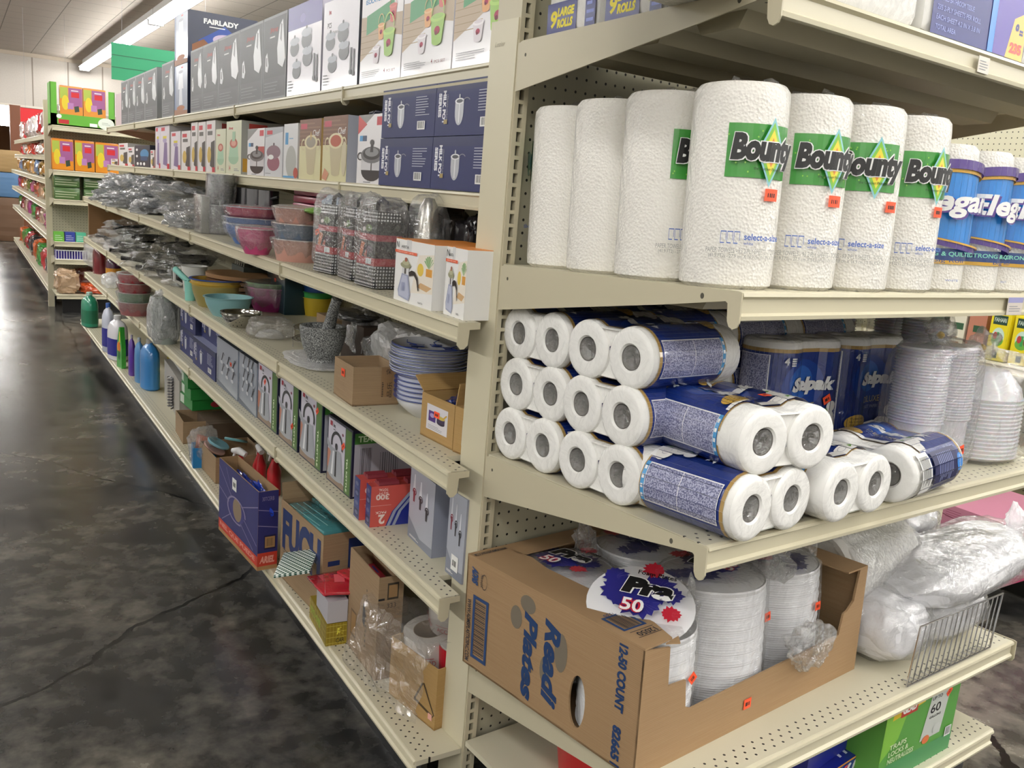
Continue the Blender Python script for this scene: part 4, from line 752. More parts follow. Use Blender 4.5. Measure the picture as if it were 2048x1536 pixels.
# kraft box and friends
o, w, D, h = open_carton(M4, (667, 786), (704, 813), 712, .2, KRAFT_D, 'dented brown cardboard box with black stamped letters, open top, next to the mortar', p2=(799, 811), artr=lambda c: (c.rect(.60, .22, .86, .98, P('8a6c4c', .4)), c.text('\u4fdd', .70, .80, .14, INK), c.text('\u54c1\u4e50', .84, .20, .13, INK, w=.40, rot=90), c.bars(.62, .22, .66, .62, 9, INK, .5)))
sticker(o, (w*.5, 0, h*.72), w=.026, h=.02)
x, y, r = rnd(M4, 597, 690, 738, .62); hm = pxh(M4, x, y, 78)
t = thing('stone_mortar', loc(M4, x, y, .004), 'speckled grey granite mortar standing on bubble wrap', 'mortar')
b = MB(); b.lathe([(.001, 0), (r*.68, 0), (r*.72, .006), (r*.62, hm*.18), (r*.80, hm*.40), (r*.95, hm*.72), (r*.99, hm*.98), (r*.95, hm), (r*.80, hm*.99), (r*.7, hm*.5), (r*.4, hm*.25), (.001, hm*.22)], GRANITE, 44); b.build('mortar_bowl', t)
p = thing('stone_pestle', loc(M4, x, y, .004), 'grey granite pestle leaning in the mortar', 'pestle'); b = MB(); b.tube([(-.005, .0, hm*.3), (.008, .004, hm*.55), (.028, .010, hm*1.1), (.045, .016, hm*1.55), (.054, .02, hm*1.72), (.057, .021, hm*1.76)], [.021, .022, .018, .015, .016, .009], GRANITE, 16); b.build('pestle_shaft', p)
bag(M4, x-.05, y-.0, .0, (.16, .085, .010), film_mat('bubble_wrap', .25, .35, .25, 120, 1), 'sheet of bubble wrap spread under the stone mortar', 31, name='bubble_wrap', cat='packaging', amp=.12, freq=8)
x, y, r = rnd(M4, 718, 788, 708, .6); t = basin(M4, x, y, .02, r*.95, r*.62, 'e4dfe2', 'small white bowl with red flower in clear wrap behind the brown box', None, 'flower_bowl', .55, film=3, mat_=CER); b = MB()
for a_ in (-95, -60, -130): b.xf = Matrix.Rotation(R_(a_), 4, 'Z') @ Matrix.Translation((r*.92, 0, r*.32)) @ Matrix.Rotation(R_(70), 4, 'Y'); b.lathe([(.001, 0), (.014, 0), (.013, .001)], P('c23a48', .4), 12, wob=lambda a, z: .3*math.sin(a*5))
b.build('red_flower_print', t)
b = MB(); b.box(-.05, .05, 0, .03, 0, .07, P('1a1a1c', .4)); c = front(b, -.05, .05, 0, .07); c.bars(.05, .05, .95, .95, 9, WHITE, .35); o = b.build('striped_box'); o.matrix_world = loc(M4, *surf(M4, 702, 712), 0, 0); o.matrix_world = loc(M4, -.83, .235, .02); tag(o, 'small black box with white stripes between mortar and flower bowl', 'box')
for i, (u, v, s_, lb, m_) in enumerate([(735, 668, .075, 'grey film wrapped bundle above the flower bowl', FILM_G), (800, 668, .085, 'pale wrapped bundle of bowls with red streaks at the back', FILM_W), (850, 690, .075, 'white wrapped bundle at the back beside the plates', FILM_W), (770, 690, .07, 'cloudy wrapped bundle behind the striped box', FILM_G)]):
    xx = line_u(M4, u, .28); bag(M4, xx, .28, 0, (s_, s_*.9, [.09, .08, .08, .06][i]), m_, lb, 40+i, name='wrapped_bundle', inner=(lambda bb, rr_, i=i: bb.blob((0, 0, rr_[2]*.9), (rr_[0]*.7, rr_[1]*.7, rr_[2]*.7), P(['5a5c5e', 'a8a09c', 'b0aca8', '77787a'][i], .4), i, .2, 3, 3)), power=.7)
b = MB(); b.box(-.09, .09, 0, .12, 0, .10, KRAFT_D); o = b.build('small_carton'); o.matrix_world = loc(M4, line_u(M4, 655, .25), .24, 0); tag(o, 'small brown carton in the shadow behind the mortar', 'box')
t = thing('oval_dark_dish', loc(M4, line_u(M4, 683, .2), .24, .125), 'dark oval wrapped dish lying above the pestle', 'dish'); b = MB(); b.blob((0, 0, .02), (.10, .07, .02), P('3a3a3c', .25, 0, .6), 3, .08); b.build('dish_body', t)
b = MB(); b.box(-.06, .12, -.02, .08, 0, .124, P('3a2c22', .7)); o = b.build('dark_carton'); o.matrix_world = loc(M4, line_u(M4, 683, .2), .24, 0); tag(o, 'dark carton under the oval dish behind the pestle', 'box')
# wire racks
for i, (uL, uR, vb, z) in enumerate([(575, 650, 702, 0.01), (572, 656, 665, .065)]):
    x, y, r = rnd(M4, 568, 642, 700, .8); t = thing('round_wire_rack', loc(M4, x+.01*i, y+.03, .03+.04*i, 0, 3, 4), 'round chrome wire rack, %s' % ['lower one behind the mortar', 'upper one behind the mortar'][i], 'rack', 'wire racks behind the mortar')
    b = MB()
    for q in (1, .8): b.tube([(r*q*math.cos(a*.2618), r*q*math.sin(a*.2618), -.0*q) for a in range(24)], .0018, CHROME, 6, closed=True)
    for j in range(-5, 6): xx = j*r*.17; yy = math.sqrt(max(r*r-xx*xx, 0)); b.tube([(xx, -yy, 0), (xx, yy, 0)], .0013, CHROME, 5)
    b.build('rack_grid', t)
    for j in range(3): b = MB(); a = j*2.09+.4; b.tube([(r*math.cos(a), r*math.sin(a), 0), (r*math.cos(a), r*math.sin(a), -.03)], .002, CHROME, 6); b.build('leg', t)
bag(M4, line_u(M4, 545, .11), .10, 0, (.10, .075, .035), FILM_C, 'clear plastic bag of small clear lids beside the steel bowls', 8, amp=.2, freq=3, inner=lambda bb, r_: bb.lathe([(.05, .004), (.035, .022), (.001, .03)], FILM_W, 24))
# steel and plastic bowls
x, y, r = rnd(M4, 443, 521, 657, .55); h = pxh(M4, x, y, 26)
for i in range(2): basin(M4, x, y, .008*i, r*.96, h, 'bcbcb8', 'polished steel mixing bowl, %s of the nested pair' % ('inner' if i else 'outer'), 'nested steel bowls', 'steel_bowl', .55, mat_=P('c4c2bc', .1, 1.0))
x, y, r = rnd(M4, 408, 505, 635, .62); basin(M4, x, y, 0, r*.93, pxh(M4, x, y, 37), '86b4b8', 'light blue plastic basin with a wide rim', None, rf=.66)
x, y, r = rnd(M4, 382, 488, 617, .7); h = pxh(M4, x, y, 46)
basin(M4, x, y+.0, 0, r*.93, h, '94874e', 'olive plastic tub with yellow rim, lower of two nested', 'nested olive tubs', rf=.74, rim=P('c9a53c', .35)); basin(M4, x, y, .022, r*.95, h*.95, 'b89a48', 'olive plastic tub with blue rim nested in the yellow rimmed one', 'nested olive tubs', rf=.74, rim=P('2e4fa0', .35))
x, y, r = rnd(M4, 369, 392, 602, .95); t = thing('plastic_scoop', loc(M4, x, y, 0), 'mint green plastic scoop with a long handle pointing out', 'scoop'); hs = pxh(M4, x, y, 38)
b = MB(); b.lathe([(.001, 0), (r*.85, 0), (r, hs), (r*.92, hs), (r*.8, .004), (.001, .004)], P('8fd2c6', .35), 28); b.build('cup', t)
b = MB(); b.tube([(-r*.9, 0, hs*.92), (-r*2.2, -.02, hs*1.15), (-r*4.4, -.04, hs*1.45)], [.011, .013, .014], P('8fd2c6', .35), 12); b.build('handle', t)
x, y, r = rnd(M4, 350, 400, 585, .9); t = thing('white_jug', loc(M4, x, y+.03, 0), 'white plastic measuring jug behind the mint scoop', 'jug'); hs = pxh(M4, x, y, 50)
b = MB(); b.lathe([(.001, 0), (r*.8, 0), (r, hs), (r*1.08, hs), (r*.95, hs*.97), (r*.76, .004), (.001, .004)], P('d6d6d2', .35), 28); b.build('jug_body', t); b = MB(); b.tube([(-r*.2, -r*.98, hs*.9), (-r*.2, -r*1.5, hs*.8), (-r*.2, -r*1.45, hs*.4), (-r*.2, -r*.9, hs*.25)], .007, P('d6d6d2', .3)); b.build('handle', t)
x, y, r = rnd(M4, 422, 490, 600, .6); t = thing('dish_rack', loc(M4, x, y+.10, .10), 'white dish rack hoops standing behind the olive tubs', 'rack')
for i in range(5): b = MB(); b.tube([(-.08+.035*i, .05*math.cos(a), .05+.06*math.sin(a)) for a in [math.pi*q/10 for q in range(11)]], .0022, P('cfd3cc', .3), 6); b.build('hoop', t)
b = MB(); b.box(-.10, .10, -.06, .06, -.10, .05, P('39403a', .5)); b.build('tray', t)
x, y, r = rnd(M4, 492, 596, 625, .7); h = pxh(M4, x, y, 46)
basin(M4, x, y, 0, r*.95, h, 'a83d80', 'magenta wrapped tub under a green tub', None, rf=.7, film=2, rim=P('c96aa0', .3)); basin(M4, x, y, .024, r*.94, h*.95, '6d8a5c', 'dull green wrapped tub nested in the magenta tub', None, rf=.7, film=3, rim=P('7fae6a', .3))
x, y, r = rnd(M4, 588, 652, 634, .85)
for i, (c, lb) in enumerate([('c2a72e', 'yellow plastic tub, bottom of the coloured stack'), ('3a9a4e', 'green plastic tub in the middle of the coloured stack'), ('1f57ad', 'blue plastic tub, top of the coloured stack')]): basin(M4, x, y+.03, .024*i, r*.9, .075, c, lb, 'stacked coloured tubs', rf=.86)
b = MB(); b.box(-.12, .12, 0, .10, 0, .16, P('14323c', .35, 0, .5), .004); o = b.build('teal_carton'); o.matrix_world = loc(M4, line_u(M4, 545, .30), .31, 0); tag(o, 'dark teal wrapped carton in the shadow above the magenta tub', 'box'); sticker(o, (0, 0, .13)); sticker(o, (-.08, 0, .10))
for i in range(5):
    b = MB(); rr_ = .15-.004*i; b.lathe([(.001, 0), (rr_, 0), (rr_, .016), (.001, .016)], P(['6a4a2a', '5c3f24', '7a5430', '6a4828', '8a6640'][i], .5), 40, ex=1.3)
    o = b.build('cutting_board'); o.matrix_world = loc(M4, -2.42+.01*i, .22, .03+.021*i, 4*i); tag(o, 'oval wooden cutting board, %s in the stack' % ['lowest', 'second', 'middle one', 'fourth', 'topmost and palest'][i], 'cutting board', 'stacked wooden boards')
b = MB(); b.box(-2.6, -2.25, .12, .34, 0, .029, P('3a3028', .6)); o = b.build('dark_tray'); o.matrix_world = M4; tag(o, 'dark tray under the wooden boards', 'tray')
nm = ['farthest by the wooden end board', 'second from the far end', 'stacked on the farthest one', 'third along', 'on top of the third', 'in the middle of the row', 'pointing at the aisle edge', 'nearest the cutting boards', 'upper one near the boards', 'at the back of the pile']
for i, (x, y, z, s_) in enumerate([(-5.2, .14, 0, .11), (-4.7, .15, .0, .11), (-4.95, .18, .10, .11), (-4.2, .14, 0, .10), (-4.4, .19, .09, .10), (-3.7, .13, 0, .10), (-3.3, .12, .0, .09), (-2.95, .14, .0, .085), (-3.2, .22, .08, .10), (-3.8, .24, .1, .10)]):
    wrapped_pan(M4, x, y, z, s_, rr.uniform(150, 260), i+30, 'black pan in glossy clear wrap, %s' % nm[i], 'wrapped black pans', dark=True, tilt=rr.uniform(-10, 10))
b = MB(); b.box(-5.97, -5.93, .03, .40, 0, .262, P('7a5a38', .6, 0, 0, (20, .3))); o = b.build('wooden_end_board'); o.matrix_world = M4; tag(o, 'upright wooden board closing the far end of the fourth shelf', 'board')

# ------------------------------------------------------------------ fifth shelf
M5 = RUN[5]
def solid_box(M, p0, p1, vt, D, body, label, name='product_box', art=None, side=None, p2=None, cat='box', group=None, z=0, wmax=9, seed=0, a_=None, topc=None, Hh=None, dy=0):
    x0, y0, x1, y1, w, D, h, a = corner_box(M, p0, p1, vt, D, z, p2); w = min(w, wmax); h = Hh or h
    b = MB(); b.box(0, w, 0, D, 0, h, P(body, .45)); 
    if topc: b.box(0, w, 0, D, h, h+.0008, P(topc, .5))
    if art: art(front(b, 0, w, 0, h), seed)
    if side: side(right(b, w, 0, D, 0, h))
    o = b.build(name); o.matrix_world = loc(M, x0, y0+dy, z, a if a_ is None else a_); tag(o, label, cat, group); return o, w, D, h
solid_box(M5, (815, 1070), (862, 1117), 930, .16, '8f93a2', 'silvery flask set box with pictures of jugs, standing next to the foil boxes', art=art_flask, side=art_flask_side, topc='3f434e')
o, w, D, h = solid_box(M5, (890, 1142), (935, 1180), 978, .14, '8f93a2', 'silvery flask set box cut off by the post, with a barcode sticker', art=art_flask, wmax=.075)
sticker(o, (w*.55, 0, .035), w=.03, h=.035, col=WHITE, name='barcode_label')
def art_foil(c, seed=0):
    c.rect(0, 0, 1, 1, P('20307a', .3, 0, .5)); 
    for i in range(4): c.rect(.12, .06+.24*i, .88, .24+.24*i, P(['141a40', '34447e', '1b2352', '2c3a72'][i], .4)); c.ell(.5, .14+.24*i, .28, .05, P('6a6f92', .4))
def side_foil(c):
    c.rect(0, 0, 1, 1, P('1f2c86', .3, 0, .4)); c.poly([(0, 0), (.26, 0), (.36, .35), (.62, .78), (.84, 1), (0, 1)], P('c9564e', .35)); si = P('9aa3b8', .4)
    for k_ in (0, .09): c.poly([(.28+k_, 0), (.33+k_, 0), (.43+k_, .35), (.68+k_, .77), (.88+k_, .98), (.84+k_, 1), (.62+k_, .78), (.38+k_, .36)], si)
    w_ = P('f1dcd6', .4); c.text('300', .30, .80, .14, w_, w=.22, rot=180, bold=2); c.text('SQ FT', .28, .86, .06, w_, w=.16, rot=180, bold=1); c.text('TOTAL', .28, .94, .06, w_, w=.16, rot=180, bold=1); c.rect(0, .52, .34, .525, w_); c.text('2', .24, .30, .24, w_, rot=180, bold=2); c.text('PACK', .26, .38, .06, w_, w=.18, rot=180, bold=1); c.text('LY', .92, .50, .12, P('d9b94a', .4), w=.1, rot=180)
for p0, p1, vt, lb in (((730, 1045), (743, 1054.5), 965, 'red and blue foil roll box standing on end, nearer of two'), ((707, 1029), (722, 1040), 950, 'red and blue foil roll box standing on end, farther of two')):
    o, w, D, h = solid_box(M5, p0, p1, vt, .155, 'b8453f', lb, art=art_foil, side=side_foil, group='foil boxes standing on end', a_=-4, wmax=.05); 
    b = MB()
    for j in range(2):
        for q in range(2): b.tube([(w*(.28+.44*q), .02+D*.48*j, h+.002), (w*(.28+.44*q), D*.46*(j+1), h+.002)], .009, P('7a2a34', .4), 8)
    b.build('foil_roll_ends', o)
for i, (a, b_, v, lb) in enumerate([(514, 554, 748, 'farthest of four, beside the silver boxes'), (557, 595, 776, 'second of four'), (598, 642, 801, 'third of four'), (652, 701, 863, 'nearest of four, its long side showing')]):
    o = RB(5, a, b_, v, .19, 'black and green kettle box, %s' % lb, H=None, dy=.045, body='141833', art=art_kettle, side=art_kettle_side, group='tea kettle boxes', topc='1a1c22')
    hh_ = max(q[2] for q in o.bound_box); xs = [q[0] for q in o.bound_box]; sticker(o, (min(xs)+(max(xs)-min(xs))*[.38, .72, .78, .66][i], 0, hh_*[.72, .34, .80, .68][i]), rot=40)
for i, (a, b_, v, lb) in enumerate([(433, 475, 702, 'farther of two'), (477, 512, 728, 'nearer of two, next to the kettle boxes')]):
    o = RB(5, a, b_, v, .26, 'silver boxed set with small utensil pictures, %s' % lb, dy=.04, body='8f98a6', art=art_cutlery, seed=i, group='silver utensil set boxes', topc='3c4048')
    if i == 0: sticker(o, (.06, 0, .12))
G = 'navy milk pot boxes on the fifth shelf'; xa, xb, xc = line_u(M5, 356, .04), line_u(M5, 386, .04), line_u(M5, 431, .04)
for j in range(2):
    carton_prod(M5, xa, xb-.003, .05, .24, .118, 'navy milk pot box, %s of the stack next to the wrapped bucket' % ('upper' if j else 'lower'), body='1d2448', art=art_milkpot, seed=j, z=.119*j, group=G)
    carton_prod(M5, xb, xc-.003, .04 if not j else .075, .24, .118, 'navy milk pot box, %s of the stack next to the silver boxes' % ('upper' if j else 'lower'), body='1d2448', art=art_milkpot, seed=j+2, z=.119*j, group=G, topc=None if j else '8a8fae')
x, y, r = rnd(M5, 303, 356, 690, .9); hk = pxh(M5, x, y, 92)
t = thing('wrapped_bucket', loc(M5, x, y, 0), 'large pale bucket in clear plastic between the basins and navy boxes', 'bucket')
b = MB(); b.lathe([(.001, 0), (r*.85, 0), (r*.95, hk), (r, hk), (r*.9, hk*.97), (.001, hk*.95)], P('9aa39c', .45), 32); b.build('bucket_body', t); b = MB(); b.blob((-r*.1, 0, hk*.52), (r*1.12, r*1.1, hk*.56), FILM_G, 7, .16, 4, 4, power=.6, zmin=.001); b.build('plastic_wrap', t)
x, y, r = rnd(M5, 238, 303, 633, .85); hb = pxh(M5, x, y, 26); st = pxh(M5, x, y, 17)
for i, (c, lb) in enumerate([('a8696a', 'dusty pink wrapped basin, bottom of the stack of four'), ('7d9a80', 'pale green wrapped basin, second from the bottom'), ('a3202c', 'red wrapped basin, third from the bottom'), ('a8202c', 'red wrapped basin, top of the stack of four')]): basin(M5, x, y, st*i*1.08, r*.95, hb, c, lb, 'wrapped basins at the far end of the fifth shelf', rf=.85, film=i+11, rim=P('d8c8c8', .3))
bag(M5, line_u(M5, 222, .06), .06, 0, (.09, .06, .05), FILM_W, 'small white wrapped bundle at the edge beside the red basins', 12, inner=lambda bb, r_: bb.blob((0, 0, .04), (.05, .03, .03), P('d8d8d6', .5), 2, .1, 3, 3))
def wbottle(M, u, y, w, d, h, c, label, cap='8a1620', lab='2a4aa0', group=None, film=True, name='plastic_bottle', handle=False, z=0):
    x = line_u(M, u, y); t = thing(name, loc(M, x, y+d, z), label, 'bottle', group); b = MB(); m = P(c, .25, 0, .6)
    b.lathe([(.001, 0), (1, 0), (1.02, .02*h), (1.0, h*.6), (.92, h*.72), (.5, h*.88), (.28, h*.92), (.28, h*.94)], m, 28, ex=1) ; b.v = [(vx*w, vy*d, vz) for vx, vy, vz in b.v]; b.build('bottle_body', t)
    q = MB(); q.lathe([(.022, h*.93), (.022, h), (.001, h)], P(cap, .4), 20); q.build('cap', t)
    if lab: q = MB(); q.v = []; q.lathe([(1.01, h*.18), (1.012, h*.5)], P(lab, .4), 28); q.v = [(vx*w, vy*d, vz) for vx, vy, vz in q.v]; q.build('bottle_label', t)
    if handle: q = MB(); q.tube([(-w*.55, 0, h*.70), (-w*.95, 0, h*.80), (-w*.75, 0, h*.93), (-w*.15, 0, h*.95)], .010, m, 10); q.build('handle', t)
    return t
for i, (u, y, w, h, c, lab, lb) in enumerate([(186, .05, .07, .24, '6d1620', None, 'dark red wrapped bottle at the far end of the fifth shelf'), (197, .10, .07, .25, '7a1a26', '2a4aa0', 'dark red wrapped bottle with a blue label'), (212, .06, .065, .22, '4a1a3c', 'c98a2a', 'plum coloured bottle with an orange label')]): wbottle(M5, u, y, w, .05, h, c, lb, lab=lab)
b = MB(); b.blob((0, 0, .10), (.22, .09, .11), FILM_C, 3, .2, 4, 4, zmin=.001); o = b.build('clear_wrap'); o.matrix_world = loc(M5, line_u(M5, 192, .12), .12, 0); tag(o, 'loose clear wrap around the dark red bottles', 'packaging')

# ------------------------------------------------------------------ base deck of the aisle
M6 = RUN[6]
def jug(u0, u1, vb, vt, c, label, cap=None, lab=None, flat=.6, handle=True, film=False, name='detergent_jug', dy=None, capc='e8e8e8'):
    x, y, r = rnd(M6, u0, u1, vb, .7); h = pxh(M6, x, y, vb-vt); t = thing(name, loc(M6, x, y, 0, 15), label, 'bottle'); m = P(c, .3, 0, .7); w, d = r, r*flat; b = MB()
    b.lathe([(.001, 0), (.95, 0), (1.12, h*.03), (1.12, h*.60), (1.06, h*.74), (.75, h*.85), (.36, h*.9), (.30, h*.93)], m, 32, wob=lambda a, z: .10*abs(math.sin(2*a))); b.v = [(vx*w, vy*d, vz) for vx, vy, vz in b.v]; b.build('jug_body', t)
    q = MB(); q.lathe([(r*.30, h*.91), (r*.30, h), (r*.26, h*1.01), (.001, h*1.01)], P(cap or capc, .35), 20); q.build('cap', t)
    if handle: q = MB(); q.tube([(-w*.95, 0, h*.50), (-w*1.12, 0, h*.66), (-w*.95, 0, h*.82), (-w*.4, 0, h*.90)], r*.12, m, 10); q.build('handle', t)
    if lab:
        q = MB(); q.lathe([(1.125, h*.12), (1.125, h*.50)], P(lab, .4), 32, wob=lambda a, z: .10*abs(math.sin(2*a))); q.v = [(vx*w*1.01, vy*d*1.01, vz) for vx, vy, vz in q.v]; q.build('jug_label', t)
    return t
jug(161, 199, 655, 588, '1f8a6c', 'green jug of cleaner at the far end of the base deck', cap='bfe0d8', lab='1c6a4c')
jug(203, 232, 705, 610, 'cfd4e4', 'white and blue jug behind the bleach jug', cap='2a58a8', lab='2a2a86')
jug(213, 259, 722, 635, 'e6e4ea', 'white bleach jug with a navy label on the base deck', cap='dcdce0', lab='26268a')
x, y, r = rnd(M6, 229, 257, 736, .5); h = pxh(M6, x, y, 80); t = thing('cleaner_pouch', loc(M6, x, y, 0, 10), 'bright green refill pouch in front of the bleach jug', 'pouch'); b = MB(); b.prism([(-r, 0), (r, 0), (r*1.02, h*.5), (r*.6, h*.82), (r*.45, h), (r*.0, h), (-r*.3, h*.85), (-r*.95, h*.5)], -r*.3, r*.3, P('3aa83a', .25, 0, .7)); c = front(b, -r, r, 0, h, -r*.3); c.ell(.45, .5, .35, .14, P('d97a2a', .4)); c.ell(.45, .3, .3, .12, P('1f6a2c', .4)); c.poly([(.5, .62), (.75, .62), (.72, .9), (.6, .9)], P('e0c93a', .4)); b.build('pouch_body', t)
jug(256, 272, 752, 672, '5a2fa0', 'purple bottle beside the blue detergent bottles', cap='b0a8bc', handle=False)
jug(268, 290, 766, 678, '4f8fc9', 'light blue detergent bottle behind the larger blue one', cap='aeb8c0')
jug(278, 322, 781, 682, '2f7fc4', 'large blue detergent bottle with a pale cap, nearest of the bottles', cap='a9a6a0', lab=None)
b = MB(); b.box(0, .14, 0, .12, 0, .18, P('c2a91e', .45)); o = b.build('yellow_box'); o.matrix_world = loc(M6, line_u(M6, 330, .16), .17, 0); tag(o, 'yellow box in the shadow behind the blue detergent bottle', 'box')
o, w, D, h = solid_box(M6, (321, 792), (350, 845), 757, .20, 'a5a19a', 'grey white box with a wire spring strip hanging on its front', dy=.02, topc='8d8a84', Hh=.20)
b = MB(); b.tube([(w*.62+.022*math.cos(q*.9), -.014+.012*math.sin(q*.9), .02+.0021*q) for q in range(78)], .004, P('77777a', .3, .8), 6); b.build('spring_strip', o)
b = MB(); b.box(-.02, w+.04, .03, .16, h*.999+.002, h+.028, P('c6c8c9', .35), .006); b.build('clear_lid', o)
o, w, D, h = open_carton(M6, (351, 862), (368, 888), 818, .26, KRAFT_D, 'dull brown carton under the green boxes on the base deck', H=.10, da=-3); w0 = w
xg = line_u(M6, 368, .1)
for i, (dx, dz, lb) in enumerate([(0, .104, 'green box, lowest of the stack on the brown carton'), (.01, .156, 'green box, middle of the stack on the brown carton'), (-.01, .208, 'green box, top of the stack on the brown carton')]):
    b = MB(); b.box(-.07, .13, 0, .22, 0, .05, P('1f7a34', .4)); c = front(b, -.07, .13, 0, .05); c.rect(.05, .1, .35, .9, P('cfd8cc', .4)); c = right(b, .13, 0, .22, 0, .05); c.ell(.5, .5, .12, .3, P('a8303a', .4)); o = b.build('green_box'); o.matrix_world = loc(M6, xg+dx, .10, dz, 4-4*i); tag(o, lb, 'box', 'stack of green boxes')
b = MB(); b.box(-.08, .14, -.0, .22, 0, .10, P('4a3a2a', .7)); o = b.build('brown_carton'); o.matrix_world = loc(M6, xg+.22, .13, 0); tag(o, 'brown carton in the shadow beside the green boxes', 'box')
t = thing('bagged_blue_box', loc(M6, *surf(M6, 384, 930), 0, -8), 'small bright blue box with orange contents in a clear bag', 'bag'); b = MB(); b.obox(-.045, .045, 0, .09, 0, .085, .002, P('1a78b4', .4)); b.build('blue_box', t); b = MB()
for q in range(5): b.tube([(-.03+.014*q, .02+.012*q, .05), (-.035+.016*q, .03+.01*q, .12)], .008, P('b8623c', .4))
b.build('orange_sticks', t); b = MB(); b.blob((0, .045, .08), (.065, .06, .085), FILM_C, 15, .3, 4, 4, zmin=.001); b.build('clear_bag', t)
o, w, D, h = open_carton(M6, (399, 931), (431, 968), 882, .20, KRAFT_D, 'small brown open carton holding light blue tubs', p2=(520, 985), dy=.0); WX = o.matrix_world.copy(); D = min(D, .25)
for i, (x_, y_, z_, tx, ty, c) in enumerate([(.05, .06, h-.005, -25, 10, '8ec0ce'), (.06, .13, h+.005, -15, -12, '6fa8ae'), (.045, .045, h-.025, -28, 16, 'd8b0a4')]):
    b = MB(); b.lathe([(.001, .0), (.045, 0), (.048, .006), (.044, .010), (.001, .008)], P(c, .3), 32); o2 = b.build('round_container'); o2.matrix_world = WX @ Matrix.Translation((x_, y_, z_)) @ Matrix.Rotation(R_(tx), 4, 'X') @ Matrix.Rotation(R_(ty), 4, 'Y'); tag(o2, ['light blue shallow round tub on top of the small brown carton', 'darker teal shallow round tub behind the light blue one', 'pinkish shallow round tub under the light blue one'][i], 'tub', 'round tubs in the small carton')
for i, (x_, y_, lb) in enumerate([(.0, .02, 'red and white spray bottle head above the blue printed carton'), (.09, .05, 'second red and white spray bottle further back'), (.02, -.06, 'white topped red bottle against the blue printed carton')]):
    xx = line_u(M6, 500, .12); t = thing('spray_bottle', loc(M6, xx-.09+x_, .16+y_, 0, 20*i) @ Matrix.Scale(.8, 4), lb, 'bottle', 'red and white spray bottles'); b = MB(); b.lathe([(.001, 0), (.032, 0), (.033, .12), (.014, .17), (.013, .18)], P('b8202a', .3, 0, .5), 24); b.build('bottle_body', t); b = MB(); b.tube([(.03, 0, .19), (-.01, 0, .205), (-.045, 0, .20)], [.014, .018, .011], P('e0dfe0', .35), 12); b.tube([(-.03, 0, .195), (-.04, 0, .16)], .006, P('e0dfe0', .35)); b.build('spray_head', t)
# large printed cartons
NV = P('2a2a66', .5); RD = P('c23a28', .5); LV = P('8f86a8', .5)
def art_ariel(c):
    c.rect(.0, .12, 1, 1, NV); c.rect(0, 0, 1, .05, P('a67f52', .7)); c.rect(0, .05, 1, .18, RD); c.text('NEL QUE PUEDE', .04, .08, .07, P('e0988a', .5), w=.9, bold=1.5)
    for pts in (((.0, .9), (.35, .62)), ((.0, .62), (.3, .52)), ((.6, .6), (1, .8)), ((.62, .5), (.98, .3)), ((.1, .2), (.4, .44)), ((.55, .4), (.9, .2)), ((.35, .7), (.2, .95))):
        (xa_, ya_), (xb_, yb_) = pts; c.poly([(xa_, ya_), (xb_, yb_), (xb_, yb_+.012), (xa_, ya_+.012)], LV)
    c.ell(.48, .50, .2, .14, P('3b3778', .5)); c.ell(.5, .52, .11, .15, P('8d7a66', .6)); c.ring(.48, .5, .24, .17, .12, LV, 0, 300)
def art_ariel_r(c):
    c.rect(0, .12, 1, 1, NV); c.rect(0, .05, 1, .22, RD); c.rect(0, 0, 1, .05, P('a67f52', .7)); c.text('ARIEL', .10, .085, .09, P('e8a090', .5), w=.75, bold=2.5, shear=.15); c.rect(.32, .26, .9, .44, P('14143a', .5)); c.rect(.36, .28, .86, .42, P('a67f52', .6)); c.bars(.42, .30, .82, .40, 10, P('5a4a3a', .6), .4, True); c.text('30TCERB', .18, .88, .05, LV, w=.6)
    for y_ in (.52, .72): c.poly([(0, y_+.05), (1, y_), (1, y_+.01), (0, y_+.06)], LV)
o, w, D, h = open_carton(M6, (437.5, 1058), (514, 1142), 928, .22, KRAFT, 'blue and red printed detergent carton sticking out over the deck edge', artf=art_ariel, artr=art_ariel_r, p2=(556, 1139), H=.255); WA = o.matrix_world.copy(); sticker(o, (w*.42, 0, h*.82), w=.04, h=.04, col=WHITE, name='white_label')
for i, (x_, y_, z_) in enumerate([(.5, .35, .185), (.72, .62, .19), (.3, .7, .18)]):
    b = MB(); b.blob((0, 0, 0), (w*.28, D*.26, .05), P('2344b8', .15, 0, 1), i+3, .35, 5, 4); cv = None; o2 = b.build('detergent_bag'); o2.matrix_world = WA @ Matrix.Translation((w*x_, D*y_, z_)); tag(o2, 'shiny blue detergent bag in the printed carton, %s' % ['nearest the front', 'towards the right', 'at the back'][i], 'bag', 'blue bags in the printed carton')
def art_ful(c):
    c.text('FUCH', .05, .40, .52, P('1c2f60', .5), w=.90, bold=3); c.bars(.08, .30, .5, .42, 4, P('4a4a4a', .6), .35); c.rect(.42, .38, .52, .48, P('c9ccd0', .5))
def art_ful_r(c):
    c.text('F', .30, .46, .46, P('1c2f60', .5), bold=4); c.rect(.06, .62, .20, .68, P('1c2f60', .5)); c.text('La', .40, .40, .08, INK, w=.2); c.ell(.2, .2, .2, .12, P('6a6460', .5)); c.bars(.05, .12, .35, .28, 4, P('2a3050', .5), .4)
o, w, D, h = open_carton(M6, (559, 1150), (641, 1238), 985, .25, KRAFT_D, 'tan carton with large blue letters on the base deck', artf=art_ful, artr=art_ful_r, H=.245, flaps=(('back', .06, -5), ('left', .05, 10))); WB = o.matrix_world.copy()
